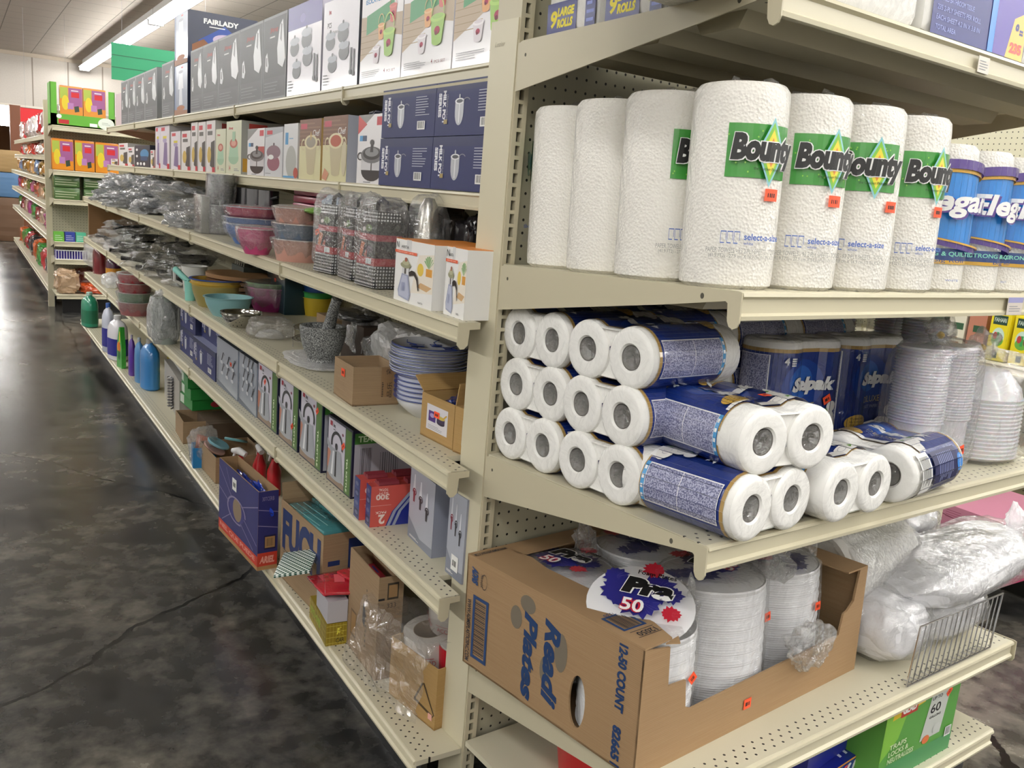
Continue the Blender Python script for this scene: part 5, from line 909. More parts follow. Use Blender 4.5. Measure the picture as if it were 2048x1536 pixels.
for i in range(3):
    b = MB(); b.box(0, w*.90, 0, D*.31, 0, .022, P('4a8a90', .15, 0, 1, (25, .5)), .006); c = top(b, 0, w*.90, 0, D*.31, .022); c.bars(.05, .1, .9, .9, 3, P('8fc4c4', .3), .15); o2 = b.build('teal_packet'); o2.matrix_world = WB @ Matrix.Translation((w*.06, D*(.02+.32*i), h-.030+.010*i)) @ Matrix.Rotation(R_(-3+3*i), 4, 'Y'); tag(o2, 'shiny teal packet lying in the carton with blue letters, %s' % ['front one', 'middle one', 'rear one'][i], 'packet', 'teal packets')
    fb = MB(); fb.box(w*.06, w*.94, D*(.03+.32*i), D*(.31+.32*i), .01, h-.036, P('2c5a60', .4)); fb.build('packet_filling', o)
def art_gold(c, seed=0):
    c.rect(0, 0, 1, 1, P('8f7a1e', .4)); 
    for i in range(7): c.rect(.02+.16*i, 0, .03+.16*i, 1, P('c9bb5a', .4))
    for i in range(4): c.rect(0, .1+.26*i, 1, .12+.26*i, P('c9bb5a', .4))
def side_gold(c): art_gold(c); c.text('\u5eb7', .5, .48, .34, P('efe85a', .4), bold=2); c.text('CAR', .48, .12, .2, INK, w=.4)
o, w, D, h = solid_box(M6, (619, 1233), (651, 1293), 1163, .13, '8f7a1e', 'gold checked box with a yellow character on its side', art=lambda c, s_: (art_gold(c), c.text('\u5e08\u5085', .1, .35, .4, P('9fc43a', .4), w=.6)), side=side_gold, p2=(692, 1286), Hh=.062); WG = o.matrix_world.copy(); wg, dg = w, D
b = MB(); b.box(wg*.35, wg, .002, dg, .064, .125, P('b9b6bd', .45)); o = b.build('white_box'); o.matrix_world = WG; tag(o, 'plain white box on top of the gold checked box', 'box')
RP = P('b81f30', .2, 0, .9, (30, .6)); 
for i, (x_, y_, z_, rz) in enumerate([(.05, -.02, .128, 8), (.07, .02, .140, -12), (.09, .05, .152, 20)]):
    b = MB(); b.box(0, .12, 0, .09, 0, .010, RP, .004); c = top(b, 0, .12, 0, .09, .010); c.rect(.1, .3, .5, .6, P('e0606c', .3)); o2 = b.build('red_packet'); o2.matrix_world = WG @ Matrix.Translation((x_-.02, y_, z_)) @ Matrix.Rotation(R_(rz), 4, 'Z'); tag(o2, 'glossy red packet on the white box, %s' % ['lowest and sticking out', 'middle one', 'topmost'][i], 'packet', 'glossy red packets')
def checker():
    m, nt, b, N, L = nodes_mat('green_check_cloth'); tc = N('TexCoord'); c = N('TexChecker'); c.inputs['Scale'].default_value = 140; c.inputs[1].default_value = lin('e6efe9'); c.inputs[2].default_value = lin('0f4a3a'); L(tc.outputs['Object'], c.inputs[0]); L(c.outputs[0], b.inputs['Base Color']); b.inputs['Coat Weight'].default_value = .8; b.inputs['Roughness'].default_value = .4; return m
b = MB(); b.box(-.065, .065, -.05, .05, 0, .008, checker(), .003); o = b.build('checked_cloth_packet'); o.matrix_world = WG @ Matrix.Translation((-.02, -.035, .152)) @ Matrix.Rotation(R_(14), 4, 'X') @ Matrix.Rotation(R_(-25), 4, 'Z'); tag(o, 'green and white checked cloth packet overhanging the deck edge', 'packet')
o, w, D, h = open_carton(M6, (693, 1286), (748, 1362), 1082, .18, KRAFT_D, 'tall plain brown carton with an oval hand hole, open top', p2=(790, 1345), H=.27, artf=lambda c: (c.poly([(.52, .42), (.60, .38), (.62, .52), (.58, .62), (.52, .60)], BLACK), c.rect(.12, .16, .32, .42, P('6a5640', .6)), c.rect(.14, .18, .30, .40, P('96754d', .6)), c.bars(.62, .2, .66, .8, 12, P('5a4a36', .6), .5)), artr=lambda c: (c.rect(.0, .78, .25, .80, INK), c.rect(.35, .78, .8, .94, P('3a3026', .6)), c.rect(.40, .80, .75, .92, P('96754d', .6)), c.text('333', .35, .70, .045, INK))); WC = o.matrix_world.copy()
for i in range(6):
    b = MB(); b.box(0, w*.42, 0, D*.28, 0, .14, P(['a8303c', '28408a'][i % 2], .35)); c = top(b, 0, w*.42, 0, D*.28, .14); c.rect(.2, .3, .7, .6, P(['28408a', 'a8303c'][i % 2], .4)); o2 = b.build('small_box'); o2.matrix_world = WC @ Matrix.Translation((w*(.04+.48*(i % 2)), D*(.04+.32*(i//2)), .08)); tag(o2, '%s box inside the tall plain carton, %s' % (['red', 'blue'][i % 2], ['front', 'middle row', 'rear'][i//2]), 'box', 'small boxes in the tall carton')
b = MB(); b.box(.01, w-.01, .01, D-.01, .004, .078, KRAFT_D); o = b.build('carton_filling'); o.matrix_world = WC; tag(o, 'brown packing under the small boxes in the tall carton', 'packing')
o, w, D, h = open_carton(M6, (777, 1386), (868, 1462), 1300, .24, KRAFT_Y, 'open brown carton of tape rolls beside the post on the base deck', H=.15, dy=.0, artf=lambda c: (c.poly([(.55, .25), (.95, .18), (.97, .22), (.57, .29)], P('4a3a22', .6)), c.poly([(.55, .27), (.70, .62), (.73, .61), (.58, .26)], P('4a3a22', .6)), c.poly([(.72, .62), (.97, .22), (.99, .24), (.75, .64)], P('4a3a22', .6)), c.rect(.86, .12, .94, .22, P('e0a89c', .5)))); WT = o.matrix_world.copy()

# rolls of tape and loose film on the carton by the post
def tape_roll(M, r, h, label, tilt=(0, 0), red=False):
    t = thing('tape_roll', M @ Matrix.Rotation(R_(tilt[0]), 4, 'X') @ Matrix.Rotation(R_(tilt[1]), 4, 'Y'), label, 'tape', 'rolls of packing tape'); b = MB()
    m = P('c9c3bc', .2, 0, .8); b.lathe([(r*.62, 0), (r, 0), (r, h), (r*.62, h), (r*.62, 0)], m, 36); b.build('tape_winding', t); q = MB(); q.lathe([(r*.62, 0), (r*.60, 0), (r*.60, h), (r*.62, h)], P('8d7a66', .7), 30); q.build('cardboard_core', t)
    c = MB(); cv = Canvas(c, (0, 0, 0), (1, 0, 0), (0, 0, 1), 6.28*r, h, curve=lambda x, y, o: ((r+o)*math.sin(x/r), -(r+o)*math.cos(x/r), y), cut=r*.2)
    for k_ in range(5): cv.text('ACCORD', .03+.2*k_, .55 if k_ % 2 else .2, .18, P('b8404a', .5), w=.15); cv.rect(.02+.2*k_, .45, .17+.2*k_, .47, P('b8404a', .5))
    if red: cv.rect(.0, .05, .08, .95, P('b8202c', .4)); cv.rect(.92, .05, 1, .95, P('b8202c', .4))
    c.build('printed_band', t); return t
b = MB(); b.box(.004, w-.004, .004, D-.004, .005, .10, KRAFT_D); o = b.build('carton_filling'); o.matrix_world = WT; tag(o, 'brown packing under the tape rolls', 'packing')
tape_roll(WT @ Matrix.Translation((.064, .072, .105)), .062, .075, 'largest tape roll with red print in the open carton', (8, 0)); tape_roll(WT @ Matrix.Translation((.075, .125, .186)) , .060, .070, 'upper tape roll tilted on top of the others', (14, 10)); tape_roll(WT @ Matrix.Translation((.150, .100, .105)), .055, .075, 'tape roll with a red edge beside the post', (4, 0), True)
b = MB(); n = 22
for i in range(n+1):
    for j in range(n+1):
        u_, v_ = i/n, j/n; x_ = -.10+.30*u_; d_ = v_*.30; nz = noise.noise(Vector((u_*3, v_*3, 1)))*.03+abs(noise.noise(Vector((u_*7, v_*7, 5))))*.018
        if d_ < .08: p = (x_, .08-d_+nz*.3, .215+nz)
        else: p = (x_-.04*v_, -.012-.10*(d_-.08)-abs(nz), .215-(d_-.08)*.9+nz*.3)
        b.v.append(p)
b.f = [(i*(n+1)+j, (i+1)*(n+1)+j, (i+1)*(n+1)+j+1, i*(n+1)+j+1) for i in range(n) for j in range(n)]; b.m = [b.mi(film_mat('carton_liner', .13, .06, .08, 18, .9))]*len(b.f); b.sm = [False]*len(b.f); o = b.build('film_liner'); o.matrix_world = WT; tag(o, 'clear plastic liner hanging out over the carton of tape rolls', 'plastic liner')

# ------------------------------------------------------------------ end display: paper towels
def cylc(b, cx, cy, R, W_, H, phi0, step=.0002): return Canvas(b, (0, 0, 0), (1, 0, 0), (0, 0, 1), W_, H, step, curve=lambda x, y, o: (cx+(R+o)*math.sin(phi0+x/R), cy-(R+o)*math.cos(phi0+x/R), y), cut=R*.12)
GREEN = P('2f8a2c', .35, 0, .9); LTB = P('8cc9d2', .35, 0, .9); YEL = P('e8dc3c', .35, 0, .9); ORG = P('e08a34', .35, 0, .9); LGR = P('7cbf3c', .35, 0, .9); INKC = P('08080a', .5, 0, .1); WHC = P('f4f4f2', .35, 0, .9); BLC = P('3b62b4', .4, 0, .9); GRC = P('9c9c98', .5, 0, .9)
def towel_body(R, H, seed):
    b = MB(); pr = [(.022, .012), (.022, 0), (R*.86, 0), (R*.98, .006), (R, .02), (R*1.005, H*.5), (R, H-.022), (R*.985, H-.008), (R*.90, H), (R*.35, H+.001), (.024, H-.004), (.021, H-.02), (.001, H-.02)]
    b.lathe(pr, TOWEL, 56, wob=lambda a, z: .010*noise.noise(Vector((math.cos(a)*2.2+seed*5, math.sin(a)*2.2, z*16)))+.004*math.sin(a*23+z*60)); return b
def bounty(M, x, y, phi, label, seed, R=.0695, H=.292, stick=None):
    t = thing('paper_towel_roll', loc(M, x, y, 0), label, 'paper towel roll', 'paper towel rolls with green diamond labels'); towel_body(R, H, seed).build('towel_roll', t)
    b = MB(); Wl = .104; c = cylc(b, 0, 0, R+.0012, Wl, H, R_(phi))
    g0, g1 = .545, .80; c.rect(0, g0, 1, g1, GREEN); rg = random.Random(seed)
    for k_ in range(26): xx, yy = rg.random(), rg.uniform(g0+.02, g1-.02); c.ell(xx, yy, .012, .005, LGR, n=6)
    cx_, cy_ = .60, .668
    for sc, m in ((1, LTB), (.86, LGR), (.66, YEL), (.42, ORG)): c.poly([(cx_-.21*sc, cy_), (cx_, cy_-.165*sc), (cx_+.21*sc, cy_), (cx_, cy_+.165*sc)], m)
    for dx, dy, m in ((-.008, -.003, WHC), (.008, .003, WHC), (-.008, .003, WHC), (.008, -.003, WHC)): c.text('Bounty', .05+dx, .588+dy, .165, m, w=.93, bold=4, shear=.10)
    c.text('Bounty', .05, .588, .165, INKC, w=.93, bold=3, shear=.10); c.text('the Quicker Picker Upper', .36, .578, .018, INKC, w=.5)
    for k_ in range(3): (c.rect(.04+.08*k_, .225, .045+.08*k_, .285, BLC), c.rect(.04+.08*k_, .28, .11+.08*k_, .285, BLC), c.rect(.04+.08*k_, .225, .09+.08*k_, .23, BLC), c.rect(.105+.08*k_, .24, .11+.08*k_, .285, BLC))
    c.text('select-a-size', .32, .245, .032, BLC, w=.5, bold=1); c.text('white', .32, .222, .014, BLC, w=.12); c.text('PAPER TOWELS - 93 2-PLY SHEETS - TOTAL', -.12, .180, .024, GRC, w=.95); c.text('(41.9 FT2) - 27.9 cm X 14.9 cm (11 IN X 5.9 IN)', -.08, .150, .024, GRC, w=.95); b.build('printed_label', t)
    if stick:
        q = MB(); c = cylc(q, 0, 0, R+.0032, .026, .017, R_(stick)); c.rect(0, 0, 1, 1, ORANGE); c.bars(.2, .3, .8, .65, 4, INKC, .6, True, seed=seed); q = q.build('price_sticker', t); q.location.z = H*.44
    f = MB(); 
    for k_ in range(2): f.blob((R*.78*math.cos(1.2*k_+seed*0-.2), R*.5*math.sin(1.2*k_), H+.006), (.022, .020, .012), FILM_C, seed+k_, .5, 4, 3)
    f.build('wrap_gather', t); return t
T2 = END[2]
def dl(w, d): return w, ED-d
vw = [( .072, .078, None, 'plain backed paper towel roll against the post, farthest back', 150, None), (.060, .212, None, 'paper towel roll second from the back, label turned away', 112, None), (.050, .350, None, 'paper towel roll behind the front corner roll, label half hidden', -38, None), (.052, .494, None, 'front corner paper towel roll with the largest visible green label', -61, -12), (.192, .505, None, 'second paper towel roll along the front edge', -64, -14), (.326, .515, None, 'third paper towel roll along the front edge', -82, -12), (.460, .518, None, 'fourth paper towel roll along the front edge, next to the blue banded rolls', -60, -8)]
for i, (w_, d_, _, lb, ph, st_) in enumerate(vw): x, y = dl(w_, d_); bounty(T2, x, y, ph, lb, i, stick=st_)
def elega(M, x, y, phi, label, seed, R=.064, H=.262):
    t = thing('paper_towel_roll', loc(M, x, y, 0), label, 'paper towel roll', 'paper towel rolls with blue bands'); towel_body(R, H, seed+20).build('towel_roll', t); b = MB(); Wl = .20; c = cylc(b, 0, 0, R+.0012, Wl, H, R_(phi)); pu = P('4a2f82', .35, 0, .9); bl = P('2a86d8', .3, 0, .9); gd = P('d9a93a', .35, 0, .9)
    def band(f0, f1, m, n=16): 
        for k_ in range(n): a_, b_ = k_/n, (k_+1)/n; c.poly([(a_, f0(a_)), (b_, f0(b_)), (b_, f1(b_)), (a_, f1(a_))], m)
    top = lambda a_: .76+.05*math.sin(a_*3.1); lo = lambda a_: .36+.05*math.cos(a_*3.1)
    c.rect(0, .22, 1, .30, P('1d3f7c', .35, 0, .9)); c.rect(0, .195, 1, .22, gd); band(lo, top, bl); band(top, lambda a_: top(a_)+.03, gd); band(lambda a_: top(a_)+.022, lambda a_: top(a_)+.085, pu); band(lambda a_: lo(a_)-.05, lo, pu); band(lambda a_: lo(a_)-.015, lambda a_: lo(a_)-.003, gd)
    c.text('Elegant', .165, .495, .19, pu, w=.78, bold=2.2, shear=.2); c.text('Elegant', .15, .505, .19, WHC, w=.78, bold=1.6, shear=.2); c.text('STRONG & QUILTED', .22, .245, .035, P('7fc9b4', .4), w=.5, bold=1); c.text('Big Roll', .40, .20, .035, P('1d3f7c', .4), w=.22); c.text('WHITE', .5, .08, .014, BLC, w=.1); b.build('printed_label', t); return t
for i, (w_, d_, ph, lb) in enumerate([(.600, .505, -124, 'blue banded paper towel roll half hidden by the green labelled roll'), (.732, .505, -94, 'blue banded paper towel roll, second of the row'), (.862, .505, -96, 'blue banded paper towel roll, third of the row'), (.992, .505, -96, 'blue banded paper towel roll at the right end of the shelf'), (.735, .367, -90, 'blue banded paper towel roll in the second row, behind'), (.87, .367, -90, 'blue banded paper towel roll in the second row, right'), (.60, .367, -100, 'blue banded paper towel roll in the second row, left')]):
    x, y = dl(w_, d_); elega(T2, x, y, ph, lb, i)
for i in range(3): x, y = dl(.195+.142*i, .355); bounty(T2, x, y, 60, 'paper towel roll in the second row behind the front green labelled rolls, %s' % ['left', 'middle', 'right'][i], 30+i)
b = MB(); b.box(-.14, .14, 0, .10, 0, .30, P('d9b48a', .4)); c = front(b, -.14, .14, 0, .30); c.rect(0, .88, 1, 1, P('4a3f9c', .4)); c.text('Tomol', .35, .70, .12, INK, w=.5, bold=2); o = b.build('tissue_carton'); o.matrix_world = loc(T2, 1.0, ED-.20, 0); tag(o, 'tan printed carton behind the blue banded rolls at the right end', 'box')

# ------------------------------------------------------------------ end display: big tissue packs on the top shelf
T1 = END[1]; NVY = P('141f6c', .45, 0, .1); PUR = P('3f2294', .4, 0, .2); YLW = P('f0e04a', .5)
def big_pack(x, y, w, d, h, label, seed, la=None, fa=None, rz=0):
    b = MB(); b.box(-w/2, w/2, 0, d, 0, h, TISSUE, .022)
    if la: la(Canvas(b, (-w/2-.0008, d*.94, .004), (0, -1, 0), (0, 0, 1), d*.88, h*.98))
    if fa: fa(Canvas(b, (-w/2+.012, -.0008, .004), (1, 0, 0), (0, 0, 1), w-.024, h*.98))
    o = b.build('tissue_pack'); o.matrix_world = loc(T1, x+w/2, y, 0, rz); tag(o, label, 'tissue pack', 'large tissue packs on the top shelf')
    f = MB(); f.blob((0, d/2, h+.01), (w*.2, d*.4, .02), FILM_C, seed, .5, 4, 3); f.build('plastic_wrap', o); return o
def la_side(c): c.rect(0, .0, .62, .20, NVY); c.text('9', .06, .055, .10, YLW, bold=2, shear=.1); c.text('LARGE', .22, .115, .052, YLW, w=.34, bold=3, shear=.1); c.text('ROLLS', .22, .05, .052, YLW, w=.32, bold=3, shear=.1); c.rect(.80, 0, 1, 1, NVY); c.text('9 ROLLS', .84, .22, .04, P('8c98d8', .4), w=.14); c.bars(.83, .05, .98, .19, 3, P('8c98d8', .4), .4)
big_pack(.014, ED-.185, .26, .15, .30, 'white tissue pack with yellow letters on navy, nearest the post', 1, la_side)
big_pack(.012, ED-.345, .26, .15, .30, 'white tissue pack with yellow letters on navy, second from the post', 2, la_side)
big_pack(.006, ED-.53, .24, .16, .30, 'plain white tissue pack at the front left corner of the top shelf', 3)
def fa_blue(c):
    c.rect(.02, 0, .62, 1, NVY); c.ring(.26, .30, .10, .05, .1, P('a8b4e0', .4)); c.text('SEPTIC', .30, .31, .035, P('a8b4e0', .4), w=.24); c.text('SAFE', .30, .26, .03, P('a8b4e0', .4), w=.16); tx = P('8c98d8', .4)
    for i_, tt in enumerate(('9 ROLLS BATHROOM TISSUE', '235 2-PLY SHEETS PER ROLL', 'EACH SHEET 4.2 IN X 3.8 IN', 'TOTAL AREA')): c.text(tt, .06, .175-.05*i_, .026, tx, w=[.36, .44, .44, .2][i_])
    c.rect(.60, 0, .66, 1, P('2f7fd0', .4)); c.rect(.66, 0, 1, 1, PUR); c.poly([(.80, 0), (1, 0), (1, .28), (.86, .22)], P('e0b03c', .35)); c.text('9', .87, .13, .07, NVY, bold=3, shear=.2); c.text('=', .93, .14, .03, NVY, bold=2); c.text('235', .84, .03, .06, P('d9402c', .4), w=.14, bold=3)
xa = line_u(T1, 1845, .012); xb = line_u(T1, 2045, .012)
big_pack(xa-.30, .012, .29, .2, .30, 'white tissue pack on the top shelf left of the navy and purple one', 4)
big_pack(xa-.60, .02, .29, .2, .30, 'white tissue pack in the middle of the top shelf front', 6)
big_pack(xa, .012, xb-xa, .2, .30, 'navy and purple tissue pack with red 235 at the right of the top shelf', 5, None, fa_blue)
big_pack(xb+.004, .012, .16, .2, .30, 'white and navy tissue pack cut off at the right edge of the photo', 7, None, lambda c: c.rect(.45, 0, 1, 1, NVY))
b = MB(); x_ = line_u(T1, 1968, 0); b.box(x_-.018, x_+.018, -.0035, -.0025, -.038, -.012, P('cfc8bc', .4)); c = front(b, x_-.018, x_+.018, -.038, -.012, -.0035); c.bars(.1, .2, .9, .85, 4, GREYT, .3); o = b.build('shelf_label'); o.matrix_world = T1; tag(o, 'small white price label on the top shelf edge', 'label')
b = MB(); x_ = line_u(T2, 2030, 0); b.box(x_-.03, x_+.03, -.0035, -.0025, -.040, -.006, P('d8cfc6', .3)); c = front(b, x_-.03, x_+.03, -.040, -.006, -.0035); c.rect(0, .7, 1, 1, P('9a9ac8', .4)); c.bars(.1, .2, .9, .6, 3, GREYT, .3); o = b.build('shelf_label'); o.matrix_world = T2; tag(o, 'pale price label on the second shelf edge at the right', 'label')

# ------------------------------------------------------------------ end display: toilet tissue packs on the third shelf
T3 = END[3]; RR = .0525; LP = .222
def outline(o=0.0, n=14):
    pts = []
    for i in range(n+1): a = R_(180+125*i/n); pts.append((-RR+(RR+o)*math.cos(a), (RR+o)*math.sin(a)))
    for i in range(n+1): a = R_(-125+250*i/n); pts.append((RR+(RR+o)*math.cos(a), (RR+o)*math.sin(a)))
    for i in range(n+1): a = R_(55+125*i/n); pts.append((-RR+(RR+o)*math.cos(a), (RR+o)*math.sin(a)))
    return pts[:-1]
OUT = outline(); OL = [0.0]
for i in range(len(OUT)): a, b_ = OUT[i], OUT[(i+1) % len(OUT)]; OL.append(OL[-1]+math.hypot(a[0]-b_[0], a[1]-b_[1]))
OP = OL[-1]
def ocurve(x, y, o):
    x = x % OP; i = max(j for j in range(len(OUT)) if OL[j] <= x+1e-9); a, b_ = OUT[i], OUT[(i+1) % len(OUT)]; t = (x-OL[i])/(OL[i+1]-OL[i]+1e-12); px_, py_ = a[0]+(b_[0]-a[0])*t, a[1]+(b_[1]-a[1])*t
    dx, dy = b_[0]-a[0], b_[1]-a[1]; l = math.hypot(dx, dy) or 1; return (px_+dy/l*(o+.0006), py_-dx/l*(o+.0006), y)
class OCanvas(Canvas):
    def put(s, polys, m):      # clip at the outline vertices so that the print follows the rolls
        s.k += 1; off = s.k*s.step; br = sorted(set([q+k_*OP for q in OL for k_ in (-1, 0, 1)]))
        for p in polys:
            xs = [q[0] for q in p]
            for a, b_ in zip(br, br[1:]):
                if b_ <= min(xs) or a >= max(xs) or b_-a < 1e-9: continue
                q = clip_halfplane(p, 0, a, True); q = clip_halfplane(q, 0, b_, False) if len(q) > 2 else q
                if len(q) > 2: s.mb.face([ocurve(min(max(x, a+1e-7), b_-1e-7), y, off) for x, y in q], m)
def make_pack(bar=False):
    t = empty('tissue_pack'); b = MB(); n = len(OUT); rows = [(0, .94), (.003, .985), (.010, 1.0), (LP-.010, 1.0), (LP-.003, .985), (LP, .94)]; vs = []
    for z, k_ in rows:
        for (x, y) in OUT: cx_ = -RR if x < 0 else RR; vs.append((cx_+(x-cx_)*k_, y*k_, z))
    b.mesh_(vs, [(j*n+i, j*n+(i+1) % n, (j+1)*n+(i+1) % n, (j+1)*n+i) for j in range(len(rows)-1) for i in range(n)], TISSUE, True); b.build('pack_body', t)
    for e in (0, 1):
        for sx in (-1, 1):
            b = MB(); z0 = LP if e else 0; d = -1 if e else 1; pr = [(RR*.995, .008*d), (RR*.97, .001*d), (RR*.90, -.0025*d), (RR*.82, -.0035*d), (.0245, -.0025*d), (.0215, .001*d), (.021, .03*d), (.001, .03*d)]; b.lathe(pr, TISSUE, 36, cx=sx*RR, cz=z0, matf=lambda j: TISSUE if j < 5 else P('77726c', .7)); b.lathe([(.020, .001*d), (.012, .002*d), (.001, .004*d)], FILM_C, 16, cx=sx*RR, cz=z0, smooth=False); b.build('roll_end', t)
        b = MB(); zq = LP-.006 if e else .006; fr_ = sorted([p for p in OUT if abs(p[0]) < .036 and p[1] < 0]); bk_ = sorted([p for p in OUT if abs(p[0]) < .036 and p[1] > 0], reverse=True); b.face([(x*.98, y*.985, zq) for x, y in fr_+bk_], TISSUE); z0 = (LP-.004) if e else .004; c = Canvas(b, (-.02, -.02, z0), (1, 0, 0), (0, 1, 0), .04, .04) if e else Canvas(b, (-.02, .02, z0), (1, 0, 0), (0, -1, 0), .04, .04); c.poly([(.3, .1), (.75, .3), (.7, .45), (.25, .25)], P('1c2448', .4)); b.build('tape_tab', t)
    b = MB(); c = OCanvas(b, (0, 0, 0), (1, 0, 0), (0, 0, 1), OP, LP, .00012); hf = OP/2; X = lambda m_: m_/OP
    c.rect(0, .20, 1, .925, BLUEF); c.rect(0, .915, 1, .945, GOLDF); c.rect(.02, .185, .98, .20, GOLDF)
    lb_ = P('2d62b8', .3, 0, .9); lb2 = P('1c3f92', .3, 0, .9); c.ell(X(.118), .64, X(.058), .22, lb2); c.ell(X(.112), .67, X(.036), .14, lb_)
    for x0 in ((-.030, hf-.040) if not bar else ()): c.rect(X(x0), .235, X(x0+.066), .895, WHC); c.rect(X(x0+.002), .24, X(x0+.064), .89, LILAC); c.rect(X(x0+.002), .55, X(x0+.064), .555, WHC); c.rect(X(x0), .20, X(x0+.066), .235, P('4f98cf', .35)); [c.rect(X(x0+.008+.015*k_), .207, X(x0+.014+.015*k_), .228, WHC) for k_ in range(4)]
    c.text('Selpak', X(.078), .56, .155, P('0c1a48', .3), w=X(.118), bold=5, shear=.35); c.text('Selpak', X(.077), .565, .15, WHC, w=X(.118), bold=3, shear=.35); c.text('DELUXE', X(.095), .44, .055, P('b8a878', .35), w=X(.062)); c.text('TOILET PAPER', X(.098), .385, .028, P('9aa0c0', .4), w=X(.055)); c.text('4', X(.060), .82, .06, WHC, bold=2); [c.rect(X(.074), .81+.018*k_, X(.084), .822+.018*k_, WHC) for k_ in range(4)]
    fl = P('eceae6', .35, 0, .9); c.poly([(X(.045), .185), (X(.225), .185), (X(.225), .25), (X(.14), .27), (X(.045), .215)], WHC); [c.ell(X(q), r_, X(w_), h_, fl) for q, r_, w_, h_ in ((.19, .36, .018, .07), (.205, .28, .022, .07), (.168, .25, .022, .05), (.196, .46, .012, .045), (.14, .22, .02, .03))]; [c.ring(X(q), r_, X(.010), .03, .2, P('b8b8bc', .4)) for q, r_ in ((.19, .36), (.205, .28), (.168, .25))]; [c.poly([(X(q), r_), (X(q+.010), r_+.02), (X(q+.004), r_+.05)], P('5f8a3c', .4)) for q, r_ in ((.178, .40), (.182, .215))]
    c.ell(X(.078), .27, X(.026), .075, P('c9a34a', .35, 0, .9)); [c.text(q, X(.062), .30-.028*k_, .016, INKC, w=X(.032)) for k_, q in enumerate(('TURKIYE', 'EN YUMUSAK', 'OUR SOFTEST', 'EVER'))]
    if bar:
        for x0 in (-.035, hf-.045): c.rect(X(x0+.004), .30, X(x0+.070), .80, P('12184a', .4)); c.bars(X(x0+.010), .40, X(x0+.064), .72, 9, P('8c98c8', .4), .3); c.rect(X(x0), .04, X(x0+.07), .24, WHC); c.bars(X(x0+.008), .06, X(x0+.062), .22, 12, INKC, .5); c.ell(X(x0+.035), .84, X(.016), .06, P('2f7fd0', .3)); c.text('Selpak', X(x0+.023), .825, .03, WHC, w=X(.024))
    bk = hf+.135; c.rect(X(bk-.06), .30, X(bk-.01), .86, P('12184a', .4)); c.bars(X(bk-.055), .34, X(bk-.015), .80, 9, P('8c98c8', .4), .3); c.rect(X(bk+.0), .25, X(bk+.035), .45, WHC); c.bars(X(bk+.004), .27, X(bk+.031), .43, 10, INKC, .5); c.ell(X(bk+.02), .74, X(.016), .08, P('2f7fd0', .3)); c.text('Selpak', X(bk+.008), .72, .03, WHC, w=X(.024)); b.build('printed_wrap', t)
    return t
PACK = make_pack(); used = []
def pack(x, y, z, mode, label, rz=0, group='toilet tissue packs of four rolls', M=T3, src=None):
    Rm = {'stand': Matrix(), 'left': Matrix.Rotation(R_(-90), 4, 'Y') @ Matrix.Rotation(R_(90), 4, 'Z'), 'front': Matrix.Rotation(R_(-90), 4, 'X'), 'frontflip': Matrix.Rotation(R_(180), 4, 'Z') @ Matrix.Rotation(R_(-90), 4, 'X'), 'side': Matrix.Rotation(R_(90), 4, 'Y') @ Matrix.Rotation(R_(-90), 4, 'Z') @ Matrix.Rotation(R_(180), 4, 'Z')}[mode]
    o = src or (PACK if not used else copy_tree(PACK)); used.append(1); o.matrix_world = M @ Matrix.Translation((x, y, z)) @ Matrix.Rotation(R_(rz), 4, 'Z') @ Rm; tag(o, label, 'tissue pack', group); return o
lay = ['bottom', 'middle', 'top']
for j in range(3):
    z = RR+.001+j*.099; dx = [.0, .006, .010][j]
    pack(.218+dx, ED-.110, z, 'left', 'tissue pack with roll ends facing left, %s layer, against the post' % lay[j], rz=[0, 1, -1][j])
    pack(.214+dx, ED-.318+.004*j, z, 'left', 'tissue pack with roll ends facing left, %s layer, toward the shelf front' % lay[j], rz=[1, 0, 2][j])
for i in range(3):
    for j in range(3): pack(.440+.222*i+.003*j, ED-.115+.005*j, RR+.001+j*.099, 'left', 'tissue pack at the back, %s row from the left, %s layer' % (['second', 'third', 'fourth', 'fifth'][i], lay[j]), rz=j-1)
A = pack(.118, ED-.402, RR+.001, 'frontflip', 'tissue pack lying at the front corner with its gold edged end toward the aisle', rz=3); A.matrix_world = T3 @ Matrix.Translation((.108, ED-.60, RR+.001)) @ Matrix.Rotation(R_(183), 4, 'Z') @ Matrix.Rotation(R_(-90), 4, 'X') @ Matrix.Translation((0, 0, -LP))
B_ = pack(.13, ED-.60, RR+.101, 'front', 'tissue pack with large blue script lying on top of the front corner pack', rz=-6)
C_ = pack(.325, ED-.610, RR+.001, 'front', 'tissue pack lying with two roll ends forward at the middle of the shelf edge', rz=2)
D_ = pack(.455, ED-.53, RR+.001, 'side', 'tissue pack lying sideways with a barcode showing, right of the middle one', rz=8, src=make_pack(True))
D_.matrix_world = D_.matrix_world @ Matrix.Rotation(R_(180), 4, 'Z')
xs1 = line_u(T3, 1530, .275)+RR*1.15; xs2 = line_u(T3, 1666, .265)+RR*1.15+.035
S1 = pack(xs1+.050, .262+RR*1.15, 0, 'stand', 'tissue pack standing upright, left of two with silver script', rz=-4); S2 = pack(xs2+.040, .262+RR*1.15, 0, 'stand', 'tissue pack standing upright, right of two with silver script', rz=-3)
for o in (S1, S2): o.matrix_world = o.matrix_world @ Matrix.Scale(1.15, 4)
for o, p_, rz in ((S1, (.045, -RR-.0015, LP*.52), 25), (B_, (.02, -RR-.0015, LP*.34), 10), (S2, (.09, -.045, LP*.62), 20)): sticker(o, p_, rot=rz, w=.02, h=.015)
